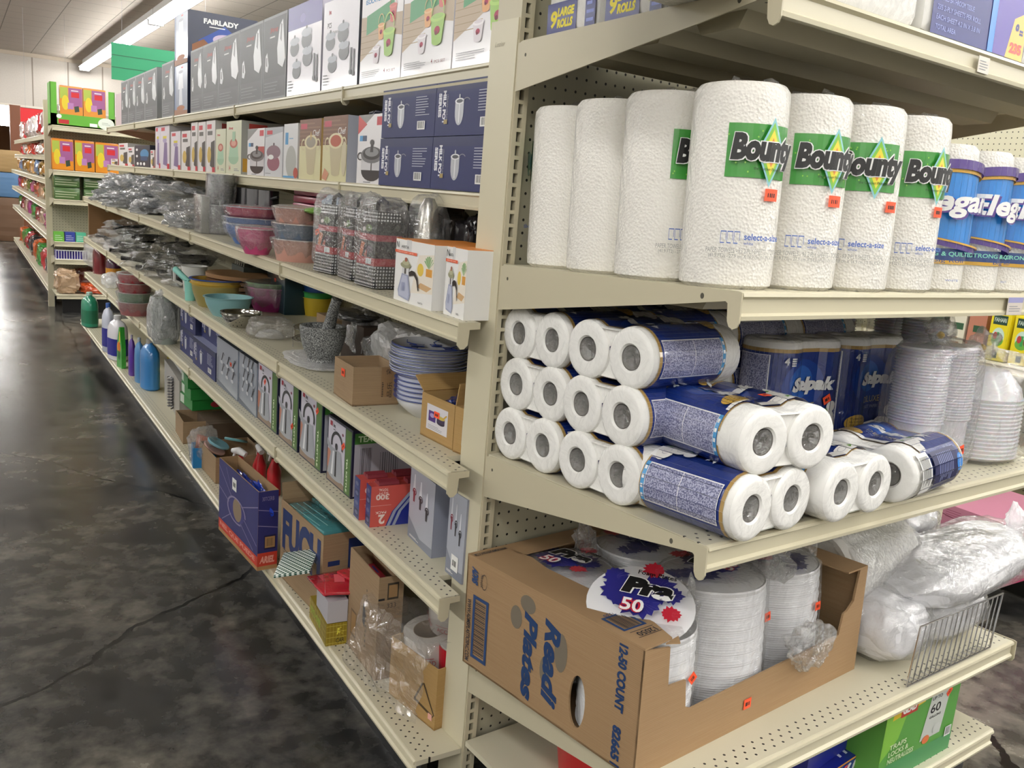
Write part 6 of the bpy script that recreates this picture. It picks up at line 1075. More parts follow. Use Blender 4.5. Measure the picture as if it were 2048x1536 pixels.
# containers and bowls in bags
CT = P('e2e2e8', .25, 0, .5, sss=.3); CT2 = P('ececf0', .3, 0, .4, sss=.3)
def tubs(x, y, r, h, n, label, seed, M=T3, z=0, split=.42, tie=True, bowl=False):
    t = thing('container_sleeve', loc(M, x, y, z), label, 'plastic containers', 'bagged plastic containers')
    for i in range(n):
        b = MB(); pr = [(.001, 0)]; q = 0
        if bowl: pr = [(.001, 0), (r*.7, 0)]; m_ = 16; pr += [p for k_ in range(m_) for p in ((r*(.98-.12*k_/m_*0), h*(.05+.6*k_/m_)), (r*1.0, h*(.05+.6*k_/m_+.012)), (r*.95, h*(.05+.6*k_/m_+.02)))]+[(r*.9, h*.72), (r*.6, h*.88), (.001, h*.9)]
        else: m_ = 26; pr += [(r*.84, 0), (r*.92, h*split)]+[p for k_ in range(m_) for p in ((r*.93, h*(split+(1-split)*k_/m_)), (r*1.0, h*(split+(1-split)*(k_+.35)/m_)), (r*.93, h*(split+(1-split)*(k_+.7)/m_)))]+[(r*.9, h), (.001, h)]
        b.lathe(pr, CT if not bowl else CT2, 36, cx=(i-(n-1)/2)*2*r*1.0); b.build('container_stack', t)
    f = MB(); f.blob((0, 0, h*.52), (r*n*1.06, r*1.15, h*.56), FILM, seed, .07, 6, 4, power=.45, zmin=.001); f.blob((0, 0, h*1.12), (.035, .03, .03), FILM_C, seed+1, .5, 4, 3); f.build('plastic_bag', t)
    if tie: f = MB(); f.blob((0, 0, h*1.08), (.008, .008, .008), P('d9b02c', .4), 1, .1, sub=2); f.build('twist_tie', t)
    sticker(t, (r*.3, -r*1.25, h*.22), rot=10, w=.017, h=.02); return t
xt = line_u(T3, 1862, .09); tubs(xt-.012, .105, .054, .265, 2, 'bag of tall stacked clear containers right of the standing tissue packs', 3)
tubs(line_u(T3, 1995, .05)+.03, .135, .100, .23, 1, 'bag of large round white bowls at the right end of the third shelf', 6, bowl=True)
for i, (w_, d_, h_) in enumerate([(.98, .33, .30), (.97, .10, .32), (1.06, .21, .30)]): tubs(w_, ED-d_+.0, .052, h_, [1, 1, 1][i], 'bag of stacked containers in the second row, %s' % ['left', 'middle', 'right'][i], 10+i)

# ------------------------------------------------------------------ end display: fourth shelf
T4 = END[4]
BW, BD, BH = .690, .485, .232; BX = loc(T4, -.026, ED-.508, 0, 3.2)
def readi():
    t = thing('plate_carton', BX, 'large brown carton of foam plates with blue script lettering on its side', 'carton'); T_ = .004
    b = MB(); b.box(0, BW, 0, BD, 0, T_, KRAFT); b.box(0, BW, BD-T_, BD, T_, BH, KRAFT); b.box(BW-T_, BW, T_, BD-T_, T_, BH, KRAFT)
    b.prism([(0, 0), (BW, 0), (BW, BH), (BW-.030, BH), (BW-.040, .165), (BW-.062, .148), (BW-.075, .145), (BW-.085, .100), (.135, .088), (.118, .095), (.112, .148), (.066, .150), (.062, .222), (0, BH)], -.0005, T_, KRAFT); b.build('carton_shell', t)
    # left panel with an oval hand hole
    l = MB(); hx, hy, hr, hv = .700, .31, .042, .215; N_ = 28; ov = [(hx+hr*math.cos(2*math.pi*i/N_), hy+hv*math.sin(2*math.pi*i/N_)) for i in range(N_)]
    def rect_pt(i): a = 2*math.pi*i/N_; dx, dy = math.cos(a), math.sin(a); sx = ((1-hx) if dx > 0 else hx)/max(abs(dx), 1e-9); sy = ((1-hy) if dy > 0 else hy)/max(abs(dy), 1e-9); k_ = min(sx, sy); return (hx+dx*k_, hy+dy*k_)
    rp_ = [rect_pt(i) for i in range(N_)]; P3 = lambda p, o: (o, BD-p[0]*BD, p[1]*BH)
    for i in range(N_):
        j = (i+1) % N_
        for o_ in (0, T_): l.face([P3(ov[i], o_), P3(ov[j], o_), P3(rp_[j], o_), P3(rp_[i], o_)], KRAFT)
        l.face([P3(ov[i], 0), P3(ov[j], 0), P3(ov[j], T_), P3(ov[i], T_)], KRAFT)
    for cx_, cy_ in ((0, 0), (1, 0), (1, 1), (0, 1)):
        n_ = [p for p in rp_ if abs(p[0]-cx_) < 1e-6]; m_ = [p for p in rp_ if abs(p[1]-cy_) < 1e-6]
        if n_ and m_: a_ = min(n_, key=lambda p: abs(p[1]-cy_)); b2 = min(m_, key=lambda p: abs(p[0]-cx_)); [l.face([P3(a_, o_), P3((cx_, cy_), o_), P3(b2, o_)], KRAFT) for o_ in (0, T_)]
    c = Canvas(l, (0, BD, 0), (0, -1, 0), (0, 0, 1), BD, BH); c.k = 3; BL = P('173560', .6); GY = P('6f6658', .7); BK = P('2a2a30', .6)
    c.ell(.40, .86, .045, .075, GY); c.ell(.335, .70, .035, .10, GY); c.ell(.60, .62, .035, .16, GY); c.ell(.52, .40, .03, .12, GY)
    c.text('Readi', .505, .84, .185, BL, w=.66, rot=-90, bold=2.2, shear=.35); c.text('Plates', .385, .80, .165, BL, w=.72, rot=-90, bold=2.2, shear=.35)
    c.text('12-50 COUNT', .885, .965, .088, BL, w=.52, rot=-90, bold=2.6); c.text('82665', .885, .33, .088, BL, w=.27, rot=-90, bold=2.6); c.rect(.885, .02, .93, .035, BL)
    for a0, a1, b0, b1 in ((.055, .07, .10, .68), (.145, .16, .10, .68), (.055, .16, .10, .13), (.055, .16, .65, .68)): c.rect(a0, b0, a1, b1, P('24406c', .6))
    c.put([[(x0*BD, y0*BH), (.142*BD, y0*BH), (.142*BD, (y0+h0)*BH), (x0*BD, (y0+h0)*BH)] for x0, y0, h0 in [(.073, .15+.0165*i, [.006, .010, .004][i % 3]) for i in range(30)]], BK)
    c.text('WWW.ADMSPLASTICSINC.COM', .018, .62, .055, BK, w=.58, rot=-90, bold=1); c.text('ADMS', .04, .93, .09, P('24406c', .6), w=.14, rot=-90, bold=3, shear=.2); c.text('Made in U.S.A.', .10, .90, .04, BK, w=.12, rot=-90); c.ring(.125, .84, .02, .07, .08, BK); l.build('side_panel', t)
    # top flaps
    f = MB(); f.prism([(0, 0), (.070, .004), (.088, .06), (.092, .20), (.088, .34), (.100, .40), (.09, BD), (0, BD)], BH, BH+.0035, KRAFT, 'xy')
    c = Canvas(f, (0, 0, BH+.0035), (1, 0, 0), (0, 1, 0), .09, BD); 
    for a0, a1, b0, b1 in ((.18, .80, .13, .14), (.18, .80, .235, .245), (.18, .25, .13, .245), (.73, .80, .13, .245)): c.rect(a0, b0, a1, b1, P('24406c', .6))
    c.bars(.28, .14, .70, .235, 12, BK, .5, True); c.text('12050', .80, .10, .028, BK, w=.5, rot=180, bold=1); c.rect(.22, .065, .84, .068, BK); c.rect(.22, .108, .84, .111, BK); c.text('0335', .6, .26, .02, P('24406c', .6), w=.3, rot=180); c.text('WWW.ADMSPLASTICSINC.COM', .95, .975, .022, BK, w=.9, rot=180, bold=1); f.build('top_flap', t)
    f = MB(); f.box(0.09, BW, BD-.06, BD, BH, BH+.0035, KRAFT); f.build('top_flap', t)
    f = MB(); f.box(BW-.075, BW, 0, BD-.06, BH, BH+.0035, KRAFT); c = Canvas(f, (BW, 0, BH+.0035), (-1, 0, 0), (0, -1, 0), .075, BD-.06); c.o = Vector((BW, BD-.06, BH+.0035)); c.text('12-50', .12, .60, .07, BK, w=.7, bold=2); f.build('top_flap', t)
    f = MB(); f.prism([(.05, .0), (.088, .006), (.072, -.012), (.062, -.006)], BH-.002, BH+.001, KRAFT, 'xy'); f.build('torn_corner', t)
    sticker(t, (.055, .155, BH+.0036), 'top', w=.03, h=.012, rot=0); sticker(t, (BW-.035, .27, BH+.0036), 'top', w=.022, h=.016, rot=20); sticker(t, (.30, -.001, .045), w=.022, h=.020)
readi()
NB = P('2a2a7e', .35, 0, .7); RB_ = P('b81f35', .35, 0, .7)
def splat(c, cx, cy, r, m, seed):
    rg = random.Random(seed); n = 26
    pts = [(cx+r*(1+(rg.uniform(.0, .45) if i % 2 else -.05))*math.cos(2*math.pi*i/n), cy+r*(1+(rg.uniform(.0, .45) if i % 2 else -.05))*math.sin(2*math.pi*i/n)) for i in range(n)]
    for i in range(n): c.poly([(cx, cy), pts[i], pts[(i+1) % n]], m)
def plates(x, y, z, r, h, label, seed, disc=True, rz=0, tilt=(0, 0), dt=None, stick=None):
    t = thing('foam_plate_pack', BX @ Matrix.Translation((x, y, z)) @ Matrix.Rotation(R_(tilt[0]), 4, 'X') @ Matrix.Rotation(R_(tilt[1]), 4, 'Y'), label, 'foam plates', 'packs of white foam plates'); m_ = P('eeeef0', .5, 0, .3); b = MB(); n = int(h/.0052); pr = [(.001, 0), (r*.7, 0), (r*.86, .012)]
    for k_ in range(n): z0 = .012+(h-.024)*k_/n; e = r*(1+.008*math.sin(k_*1.3+seed)); pr += [(e*.975, z0), (e, z0+.0016), (e*.985, z0+.0032)]
    pr += [(r, h-.006), (r*.985, h-.003), (r*.88, h-.012), (r*.68, h-.020), (.001, h-.021)]; b.lathe(pr, m_, 56); b.build('plate_stack', t)
    if disc:
        l = MB(); R2 = r*.95; l.xf = (Matrix.Translation((dt[2], dt[3], h+dt[4])) @ Matrix.Rotation(R_(dt[0]), 4, 'X') @ Matrix.Rotation(R_(dt[1]), 4, 'Y') @ Matrix.Translation((0, 0, -h))) if dt else None; l.lathe([(.001, h+.003), (R2*.6, h+.001), (R2, h-.004), (R2, h-.005)], P('f0f0f2', .3, 0, .8), 36); c = Canvas(l, (-R2, -R2, h+.0036), (1, 0, 0), (0, 1, 0), 2*R2, 2*R2, .0001); q = Matrix.Rotation(R_(rz), 3, 'Z'); c.o = q @ c.o; c.ux = q @ c.ux; c.uy = q @ c.uy
        for a_, b2, rr_, mm in ((.22, .74, .11, NB), (.30, .54, .16, NB), (.62, .66, .16, NB), (.76, .60, .10, NB), (.50, .42, .17, NB), (.80, .34, .08, RB_), (.56, .84, .09, RB_)): splat(c, a_, b2, rr_, mm, int(a_*100)+seed)
        c.text('Pra', .30, .46, .24, WHC, w=.48, bold=6, shear=.2); c.text('Pra', .31, .47, .22, INKC, w=.46, bold=4, shear=.2); c.text('50', .34, .24, .17, RB_, bold=4); c.text('50', .345, .25, .16, WHC, bold=1); c.text('Foam Plates', .42, .74, .055, INKC, w=.36, bold=1); l.build('printed_disc', t)
    f = MB(); f.lathe([(r*.98, .0), (r*1.03, h*.3), (r*1.035, h*.7), (r*1.02, h-.002), (r*.85, h+.010), (r*.3, h+.014), (.001, h+.012)], FILM, 44, wob=lambda a, zz: .022*math.sin(a*7+seed)+.018*math.sin(a*13+zz*40+seed)+.01*math.sin(a*31+zz*90), smooth=False)
    for (ax, ay, az, ar) in ([(r*.9, -r*.3, h+.015, .03)] if seed % 2 else [(r*.75, .02, h+.03, .035)]): f.blob((ax, ay, az), (ar*.7, ar*.7, ar*1.4), FILM_C, seed, .6, 4, 3)
    f.build('plastic_wrap', t)
    if stick: sticker(t, (stick[0]*r, -r*1.045*math.sqrt(1-stick[0]**2)-.001, stick[1]*h), rot=stick[2], w=.018, h=.018)
plates(.110, .112, .006, .102, .215, 'pack of foam plates with a red and blue splash disc, front left in the carton', 1, rz=-55, tilt=(0, 0), dt=(14, -16, -.004, -.002, .028), stick=(.3, .62, 40))
plates(.330, .118, .006, .106, .245, 'pack of foam plates at the front middle of the carton, tallest stack', 2, rz=20, tilt=(-3, 0), stick=(.55, .70, 5))
plates(.545, .125, .006, .098, .235, 'pack of foam plates at the front right of the carton', 3, rz=120, tilt=(-2, -2), stick=(.2, .66, 0))
plates(.150, .350, .006, .102, .215, 'pack of foam plates with splash disc at the back left of the carton', 4, rz=-80, tilt=(-2, 0)); plates(.375, .352, .006, .102, .225, 'pack of foam plates with splash disc at the back middle', 5, rz=60); plates(.560, .335, .006, .085, .22, 'pack of foam plates with splash disc at the back right', 6, rz=150)
f = MB(); f.blob((0, 0, 0), (.055, .03, .05), FILM_C, 5, .5, 4, 4); o = f.build('loose_wrap'); o.matrix_world = BX @ Matrix.Translation((.475, -.012, .115)); tag(o, 'loose clear wrap spilling over the low front wall of the carton', 'plastic wrap')
f = MB(); f.blob((0, 0, 0), (.045, .05, .06), FILM_C, 8, .6, 4, 4); o = f.build('loose_wrap'); o.matrix_world = BX @ Matrix.Translation((.455, .10, .285)); tag(o, 'gathered clear wrap standing up between the front plate stacks', 'plastic wrap')
# jumbo roll, foam bags, wire divider
t = thing('jumbo_paper_roll', loc(T4, .83, .27, .150, 0, 0, 90), 'jumbo white paper roll in crinkled film behind the carton', 'paper roll'); b = MB(); b.lathe([(.001, .004), (.03, .004), (.03, 0), (.112, 0), (.122, .012), (.124, .12), (.122, .27), (.11, .285), (.001, .285)], TISSUE, 48, cz=-.14, wob=lambda a, z: .012*math.sin(a*9+z*20)); b.build('paper_winding', t)
b = MB(); b.lathe([(.029, .003), (.001, .003)], P('4a4846', .8), 24, cz=-.14); b.build('core_hole', t); b = MB(); b.lathe([(.1, -.002), (.128, .015), (.131, .12), (.129, .27), (.10, .30), (.02, .31)], FILM_C, 40, cz=-.14, wob=lambda a, z: .02*math.sin(a*11+z*30)+.015*math.sin(a*23), smooth=False); b.build('plastic_wrap', t)
FB = P('e6e6ea', .35, 0, .7, (14, .6, 1.5)); 
def foam_bag(x, y, z, r, label, seed, rz=0, ry=0):
    t = thing('foam_sheet_bag', loc(T4, x, y, z, rz, 0, ry), label, 'white bag', 'white bags of foam ware'); b = MB(); b.blob((0, 0, 0), (r[0], r[1], r[2]), FB, seed, .08, 4, 4, True, power=.75); b.build('foam_contents', t); b = MB(); b.blob((0, 0, .002), (r[0]*1.06, r[1]*1.07, r[2]*1.08), FILM, seed, .14, 5, 4, power=.8); b.blob((r[0]*1.05, 0, r[2]*.5), (.03, .02, .05), FILM_W, seed+3, .4, 4, 3); b.build('clear_bag', t); return t
foam_bag(1.02, .11, .180, (.24, .105, .050), 'long white foam bag sloping up to the right above the wire divider', 1, -4, -9); foam_bag(1.10, .33, .20, (.13, .10, .055), 'rounded white foam bag at the back right of the fourth shelf', 2, 5, -4)
foam_bag(.775, .16, .080, (.095, .12, .076), 'white foam bag standing right against the plate carton', 3, 0, 0); foam_bag(1.01, .13, .066, (.13, .08, .062), 'white foam bag low behind the right end of the wire divider', 4, 0, 0)
t = thing('wire_divider', T4.copy(), 'chrome wire divider fence along the front edge of the fourth shelf', 'wire fence'); xa, ya = surf(T4, 1819, 1379); xb, yb = surf(T4, 1979, 1297); ya = max(ya, .012); yb = max(yb, .012); hgt_ = line_v(T4, 1188, xb+.03, yb)
lean = .022; b = MB(); P0, P1 = Vector((xa, ya, .003)), Vector((xb, yb, .003)); Q0, Q1 = P0+Vector((lean, 0, hgt_)), P1+Vector((lean, 0, hgt_)); b.tube([P0, Q0, Q1, P1], .0022, CHROME, 8); b.tube([P0, P1], .0018, CHROME, 8); b.build('frame_wire', t)
for i in range(1, 16): b = MB(); k_ = i/16; b.tube([P0.lerp(P1, k_)+Vector((0, .022, 0)), P0.lerp(P1, k_)+Vector((0, .002, .0015)), P0.lerp(P1, k_)+Vector((lean*.05, 0, .006)), Q0.lerp(Q1, k_)], .0014, CHROME, 6); b.build('wire', t)

# ------------------------------------------------------------------ end display: base deck
T5 = END[5]
def art_glad(c, s_=0):
    c.rect(0, 0, 1, 1, P('4f9438', .4)); c.rect(0, 0, 1, .22, P('3f8a50', .4)); c.poly([(.0, .3), (.2, .5), (.3, .9), (.1, 1), (0, 1)], P('7cb83c', .4)); c.poly([(.08, .75), (.5, .8), (.46, 1), (.1, 1)], P('e0c02c', .4)); c.rect(.18, .74, .40, .88, P('b8301f', .4)); c.text('GLAD', .20, .77, .08, WHITE, w=.18, bold=3); c.poly([(.52, .3), (.60, .9), (.86, .9), (.80, .3)], P('c6cac4', .4))
    for i_, (tt, hh_) in enumerate((('HOLDS', .045), ('UP TO', .04), ('60', .11), ('GALLONS', .03))): c.text(tt, .60, [.82, .76, .60, .54][i_], hh_, INK, w=[.18, .14, .14, .16][i_], bold=1)
    c.text('TRAPS', .10, .40, .06, P('cfe0b8', .4), w=.22, bold=1); c.text('LOCKS &', .10, .32, .06, P('cfe0b8', .4), w=.26, bold=1); c.text('NEUTRALIZES', .10, .24, .06, P('cfe0b8', .4), w=.34, bold=1); c.ell(.74, .38, .06, .06, P('c9ccc8', .4)); c.ell(.60, .30, .05, .05, P('d9703c', .4)); c.barcode(.88, .20, .97, .32)
xg, yg = surf(T5, 1895, 1495); x0 = xg-.30
o = carton_prod(T5, x0, xg, yg, .13, .205, 'green and yellow trash bag box standing on the base deck at the right', body='5a9a3c', art=art_glad); sticker(o, (.10, 0, .16), rot=45)
def art_cut(c, s_=0):
    c.rect(0, 0, 1, 1, P('1b2382', .35, 0, .5)); c.rect(0, .92, 1, 1, P('d9922c', .4)); w_ = P('e4e4ec', .4); c.text('CUTLERY', .08, .45, .22, w_, w=.42, bold=2); c.rect(.08, .36, .5, .38, w_)
    for k_ in range(3): c.poly([(.55+.09*k_, .2), (.58+.09*k_, .2), (.62+.09*k_, .7), (.58+.09*k_, .72)], w_); c.ell(.61+.09*k_, .76, .025, .08, w_)
    c.ell(.90, .55, .06, .25, w_); c.ell(.07, .22, .04, .12, P('d9623c', .4)); c.ell(.55, .78, .03, .07, P('c94a5c', .4))
for i in range(4):
    b = MB(); b.box(0, .26, 0, .075, 0, .05, P('1b2382', .35)); art_cut(top(b, 0, .26, 0, .075, .05)); art_cut(front(b, 0, .26, 0, .05)); o = b.build('cutlery_box'); o.matrix_world = loc(T5, .47+.012*i, .06+.079*i, .0, 4); tag(o, 'dark blue cutlery box lying flat on the base deck, %s' % ['front one', 'second from the front', 'third from the front', 'rear one'][i], 'box', 'blue cutlery boxes')
for i in range(2):
    b = MB(); b.box(0, .26, 0, .075, 0, .05, P('1b2382', .35)); art_cut(top(b, 0, .26, 0, .075, .05)); o = b.build('cutlery_box'); o.matrix_world = loc(T5, .485+.012*i, .08+.08*i, .0515, 6); tag(o, 'dark blue cutlery box in the upper layer, %s' % ['nearer one', 'farther one'][i], 'box', 'blue cutlery boxes')
t = thing('red_bucket', loc(T5, .16, .34, 0), 'red bucket under the plate carton on the base deck', 'bucket'); b = MB(); b.lathe([(.001, 0), (.085, 0), (.11, .17), (.115, .17), (.105, .165), (.08, .004), (.001, .004)], P('b8121c', .35), 36); b.build('bucket_body', t); b = MB(); b.tube([(.11*math.cos(math.pi*i/10), 0, .165-.11*math.sin(math.pi*i/10)*.3) for i in range(11)], .002, STEEL); b.build('handle', t)

# ------------------------------------------------------------------ far end of the store: second shelving run with its own end display
FY = 7.38; FZ = [1.655, 1.275, 1.02, .645, .485, .172]
def fx(u, y=FY, z=1.0): return line_u(Matrix(), u, y, z)
fx0 = fx(108, FY, 1.0); FW_ = 1.2; pxx = fx(99, FY+.45, 1.0)
t = thing('far_end_display', Matrix.Translation((fx0+FW_/2, FY, 0)), 'cream end display shelving across the far aisle holding snack packs', 'shelving')
for i, z in enumerate(FZ):
    if i < 5: shelf(t, Matrix.Translation((0, [0, .0, .03, .06, .06][i], z)), FW_, .44, lip=.045)
    else: shelf(t, Matrix.Translation((0, 0, z)), FW_, .44, lip=.04, name='base_deck', ends=False)
b = MB(); b.box(-FW_/2+.05, FW_/2, .05, .06, 0, .13, P('060607', .4)); b.build('kick_plate', t)
b = MB(); b.box(-FW_/2, FW_/2, .445, .455, .1, 1.80, PEG); b.build('back_panel', t)
for e in (-1, 1): b = MB(); b.box(e*FW_/2-.03, e*FW_/2+.02, .442, .50, 0, 1.88, CREAM_E); b.build('upright', t)
LXF = pxx-.02
for n in range(5):
    y0 = FY+.52+1.22*n; t = thing('far_gondola_section', Matrix.Translation((LXF+.45, y0+.61, 0)) @ R_M, 'cream shelving section of the far aisle, %s' % ['nearest, beside the far end display', 'second', 'third', 'fourth', 'farthest at the back of the store'][n], 'shelving', 'far aisle shelving sections')
    for i, z in enumerate((1.60, 1.40, 1.18, .94, .66, .17)): shelf(t, Matrix.Translation((0, -.45+(.05 if i < 2 else 0), z)), 1.216, .43 if i > 1 else .38, lip=.05, ends=False, name='shelf' if i < 5 else 'base_deck')
    b = MB(); b.box(-.608, .608, -.008, -.002, .1, 1.80, P('6f6c60', .5)); b.build('back_panel', t); b = MB(); b.box(-.60, .60, -.40, -.39, 0, .12, P('060607', .4)); b.build('kick_plate', t)
rs = random.Random(11)
cols = ['b8242c', 'd9d4d0', 'c9a06a', '4f8a3c', 'b04a78', 'd98a2c', '2a4f9c', 'e6dfd8', '8a1f24', 'c9b88a']
pal = {0: ['e6e0de', 'd9cfcf', 'c9b0ae', 'b8343a'], 1: ['b8242c', 'c93a34', 'd97a4a', 'd9cfc9'], 2: ['c9a06a', 'b8863c', '8a6a2c', '7a8fb0'], 3: ['a03a6a', '6a8a3c', 'c9a484', 'b85a3c'], 4: ['3f8a3c', 'b04a8a', 'c9b09a', '8a2c34'], 5: ['c9602c', '2c2c34', 'a82428', '3f8a3c']}
wn = ['first', 'second', 'third', 'fourth', 'fifth', 'sixth', 'seventh', 'eighth', 'ninth', 'tenth']
for i, z in enumerate((1.60, 1.40, 1.18, .94, .66, .17)):
    for k_ in range(9):
        y_ = FY+.70+.62*k_; c = pal[i][k_ % 4]; h_ = [.26, .15, .17, .17, .19, .24][i]; r_ = (.22, .09, h_/2)
        b = MB(); b.blob((0, 0, h_/2), r_, P(c, .25, 0, .8), k_+i*10, .25, 5, 3, zmin=.001, power=.6)
        o = b.build('snack_bag'); o.matrix_world = Matrix.Translation((LXF+(.17 if i < 2 else .13), y_, z)) @ R_M; tag(o, '%s snack bag, far aisle, %s shelf, %s from its near end' % ({'e': 'pale', 'd': 'light', 'c': 'tan', 'b': 'reddish', 'a': 'rose red', '8': 'dark', '7': 'blue grey', '6': 'green', '3': 'green', '2': 'black'}[c[0]], ['top', 'second', 'third', 'fourth', 'fifth', 'bottom'][i], wn[k_]), 'snack bag', 'snack bags in the far aisle')
def FM(z, dy=0): return Matrix.Translation((0, FY+dy, z))
def candy_art(c, s_=0):
    c.rect(0, 0, 1, 1, P('d98a1e', .3, 0, .6)); c.rect(.02, .55, .35, .95, P('a8b84a', .4)); c.rect(.38, .3, .98, .95, P('9a5a8c', .35)); c.rect(.5, .62, .85, .80, P('c9242c', .4)); c.ell(.24, .42, .16, .26, P('e0c832', .4)); c.rect(.34, .2, .6, .42, P('b07ab0', .4)); c.poly([(.65, .1), (.85, .14), (.82, .34), (.62, .3)], P('2c3a2c', .4)); c.bars(.5, .84, .95, .92, 1, P('e6d8e0', .3))
x0_, x1_ = fx(101, FY+.02, 1.7), fx(230, FY+.02, 1.7); t = thing('snack_display_tray', FM(FZ[0], .02) @ Matrix.Translation((x0_, 0, 0)), 'bright green display tray of orange and purple snack packs on the far end display', 'display box'); w_ = x1_-x0_; h_ = .36
b = MB(); b.box(0, w_, 0, .25, 0, .012, P('5fa832', .4)); b.box(0, w_*.10, 0, .004, 0, h_, P('5fa832', .4)); b.box(0, .004, 0, .25, 0, h_, P('5fa832', .4)); b.box(w_*.90, w_, 0, .004, 0, h_*.92, P('5fa832', .4)); b.box(0, w_, 0, .004, 0, .10, P('5fa832', .4)); b.box(w_-.004, w_, 0, .25, 0, h_*.92, P('5fa832', .4)); c = front(b, 0, w_, 0, h_); c.rect(.12, .05, .28, .15, P('b8242c', .4)); c.rect(.60, .04, .72, .12, WHITE); c.ell(.86, .14, .13, .14, P('dfe6da', .4)); c.bars(.79, .12, .93, .19, 2, P('55604f', .4), .2); c.ell(.13, .22, .04, .05, WHITE); b.build('tray', t)
for k_ in range(2): b = MB(); b.box(w_*(.15+.36*k_), w_*(.50+.36*k_), .02, .10, .09, h_*.95, P('c9741e', .3, 0, .6), .008); candy_art(front(b, w_*(.15+.36*k_), w_*(.50+.36*k_), .10, h_*.94, .0195)); o = b.build('snack_pack'); o.matrix_world = t.matrix_world.copy(); tag(o, 'orange and purple snack pack in the green tray, %s' % ['left one', 'right one'][k_], 'snack pack', 'snack packs in the green tray')
for k_, (a, b2) in enumerate(((104, 148), (150, 190), (191, 238))):
    x0_, x1_ = fx(a, FY+.03, 1.4), fx(b2, FY+.03, 1.4); b = MB(); b.box(0, x1_-x0_-.004, 0, .12, 0, .27, P('c9741e', .3, 0, .6), .008); candy_art(front(b, 0, x1_-x0_-.004, .006, .262, -.0005)); o = b.build('snack_pack'); o.matrix_world = FM(FZ[1], .03) @ Matrix.Translation((x0_, 0, 0)); tag(o, 'orange snack pack with a yellow round picture, %s on the second far shelf' % ['left', 'middle', 'right'][k_], 'snack pack', 'orange snack packs')
for k_, (a, b2) in enumerate(((108, 162), (168, 235))):
    for j in range(2): x0_, x1_ = fx(a, FY+.05, 1.1), fx(b2, FY+.05, 1.1); b = MB(); b.box(0, x1_-x0_-.006, 0, .2, 0, .105, P('4a6a38', .3, 0, .6), .01); c = front(b, 0, x1_-x0_-.006, 0, .105, -.0005); c.bars(.05, .2, .95, .8, 3, P('c9d0b0', .4), .25, seed=k_*2+j); o = b.build('green_packet'); o.matrix_world = FM(FZ[2], .06) @ Matrix.Translation((x0_, 0, .107*j)); tag(o, 'dark green flat packet, %s of the %s stack on the far end display' % (['lower', 'upper'][j], ['left', 'right'][k_]), 'packet', 'dark green packets')
for k_ in range(3):
    x0_, x1_ = fx(108+22*k_, FY+.08, .7), fx(128+22*k_, FY+.08, .7); b = MB(); b.box(0, x1_-x0_, 0, .1, 0, .085, P(['6fb84a', '3a4aa0', '5fc09a'][k_], .3)); c = front(b, 0, x1_-x0_, 0, .085); c.bars(.1, .2, .9, .8, 3, WHITE, .2); o = b.build('small_carton'); o.matrix_world = FM(FZ[3], .08) @ Matrix.Translation((x0_, 0, 0)); tag(o, 'small %s carton on the fourth far shelf' % ['green', 'blue', 'mint'][k_], 'box')
x0_, x1_ = fx(112, FY+.08, .5), fx(176, FY+.08, .5); t = thing('wire_basket', FM(FZ[4], .08) @ Matrix.Translation((x0_, 0, 0)), 'white wire basket of purple packets on the fifth far shelf', 'basket'); w_ = x1_-x0_; b = MB(); 
for k_ in range(13): b.tube([(w_*k_/12, 0, 0), (w_*k_/12, 0, .08)], .003, WHITE, 5)
b.tube([(0, 0, .08), (w_, 0, .08)], .004, WHITE, 5); b.tube([(0, 0, .0), (w_, 0, .0)], .004, WHITE, 5); b.build('wire_front', t); b = MB(); b.box(.005, w_-.005, .02, .2, .003, .07, P('3a2f8a', .4)); b.build('purple_packets', t)
for k_, (a, b2, c, h_, lb) in enumerate(((110, 158, 'b89a7a', .22, 'bag of tan snacks on the bottom deck of the far end display'), (160, 215, 'c9501e', .10, 'orange and red flat packet on the bottom far deck'), (150, 200, '5c2420', .22, 'dark red bag behind the orange packet'))):
    x0_, x1_ = fx(a, FY+.1, .2), fx(b2, FY+.1, .2); b = MB(); b.blob((0, 0, h_/2), ((x1_-x0_)/2, .09, h_/2), P(c, .2, 0, .9, (40, .6)), k_, .2, 6, 4, zmin=.001, power=.6); o = b.build('snack_bag'); o.matrix_world = FM(FZ[5], [.12, .12, .30][k_]) @ Matrix.Translation(((x0_+x1_)/2, 0, 0)); tag(o, lb, 'snack bag')
# things at the very back left
for i, (u, v0, v1, y_, w_, c, lb) in enumerate([(20, 345, 395, 15.2, .40, '5a7fa8', 'blue plastic crate far at the back left'), (20, 300, 345, 15.2, .40, 'a88a5c', 'tan stack above the blue crate at the back left'), (20, 395, 465, 15.2, .40, '6a4f3a', 'brown stack under the blue crate at the back left'), (2, 360, 410, 16.5, .3, 'a81f28', 'red drum at the left edge far back'), (3, 410, 460, 16.5, .3, '1f3f9c', 'blue drum under the red one far back')]):
    I_ = Matrix.Translation((0, y_, 0)); z1 = line_v(I_, v0, fx(u, y_, 1), 0); z0 = max(0, line_v(I_, v1, fx(u, y_, 1), 0)) if i not in (2, 4) else 0
    b = MB(); x_ = fx(u, y_, (z0+z1)/2); b.box(-w_/2, w_/2, 0, .4, 0, z1-z0-.004, P(c, .5), .02); c2 = front(b, -w_/2+.03, w_/2-.03, .03, z1-z0-.03, -.001); c2.bars(0, .1, 1, .95, 4, P(c, .7, 0, .3), .5); o = b.build('stacked_crate' if i < 3 else 'plastic_drum'); o.matrix_world = Matrix.Translation((x_, y_, z0)); tag(o, lb, 'crate' if i < 3 else 'drum')
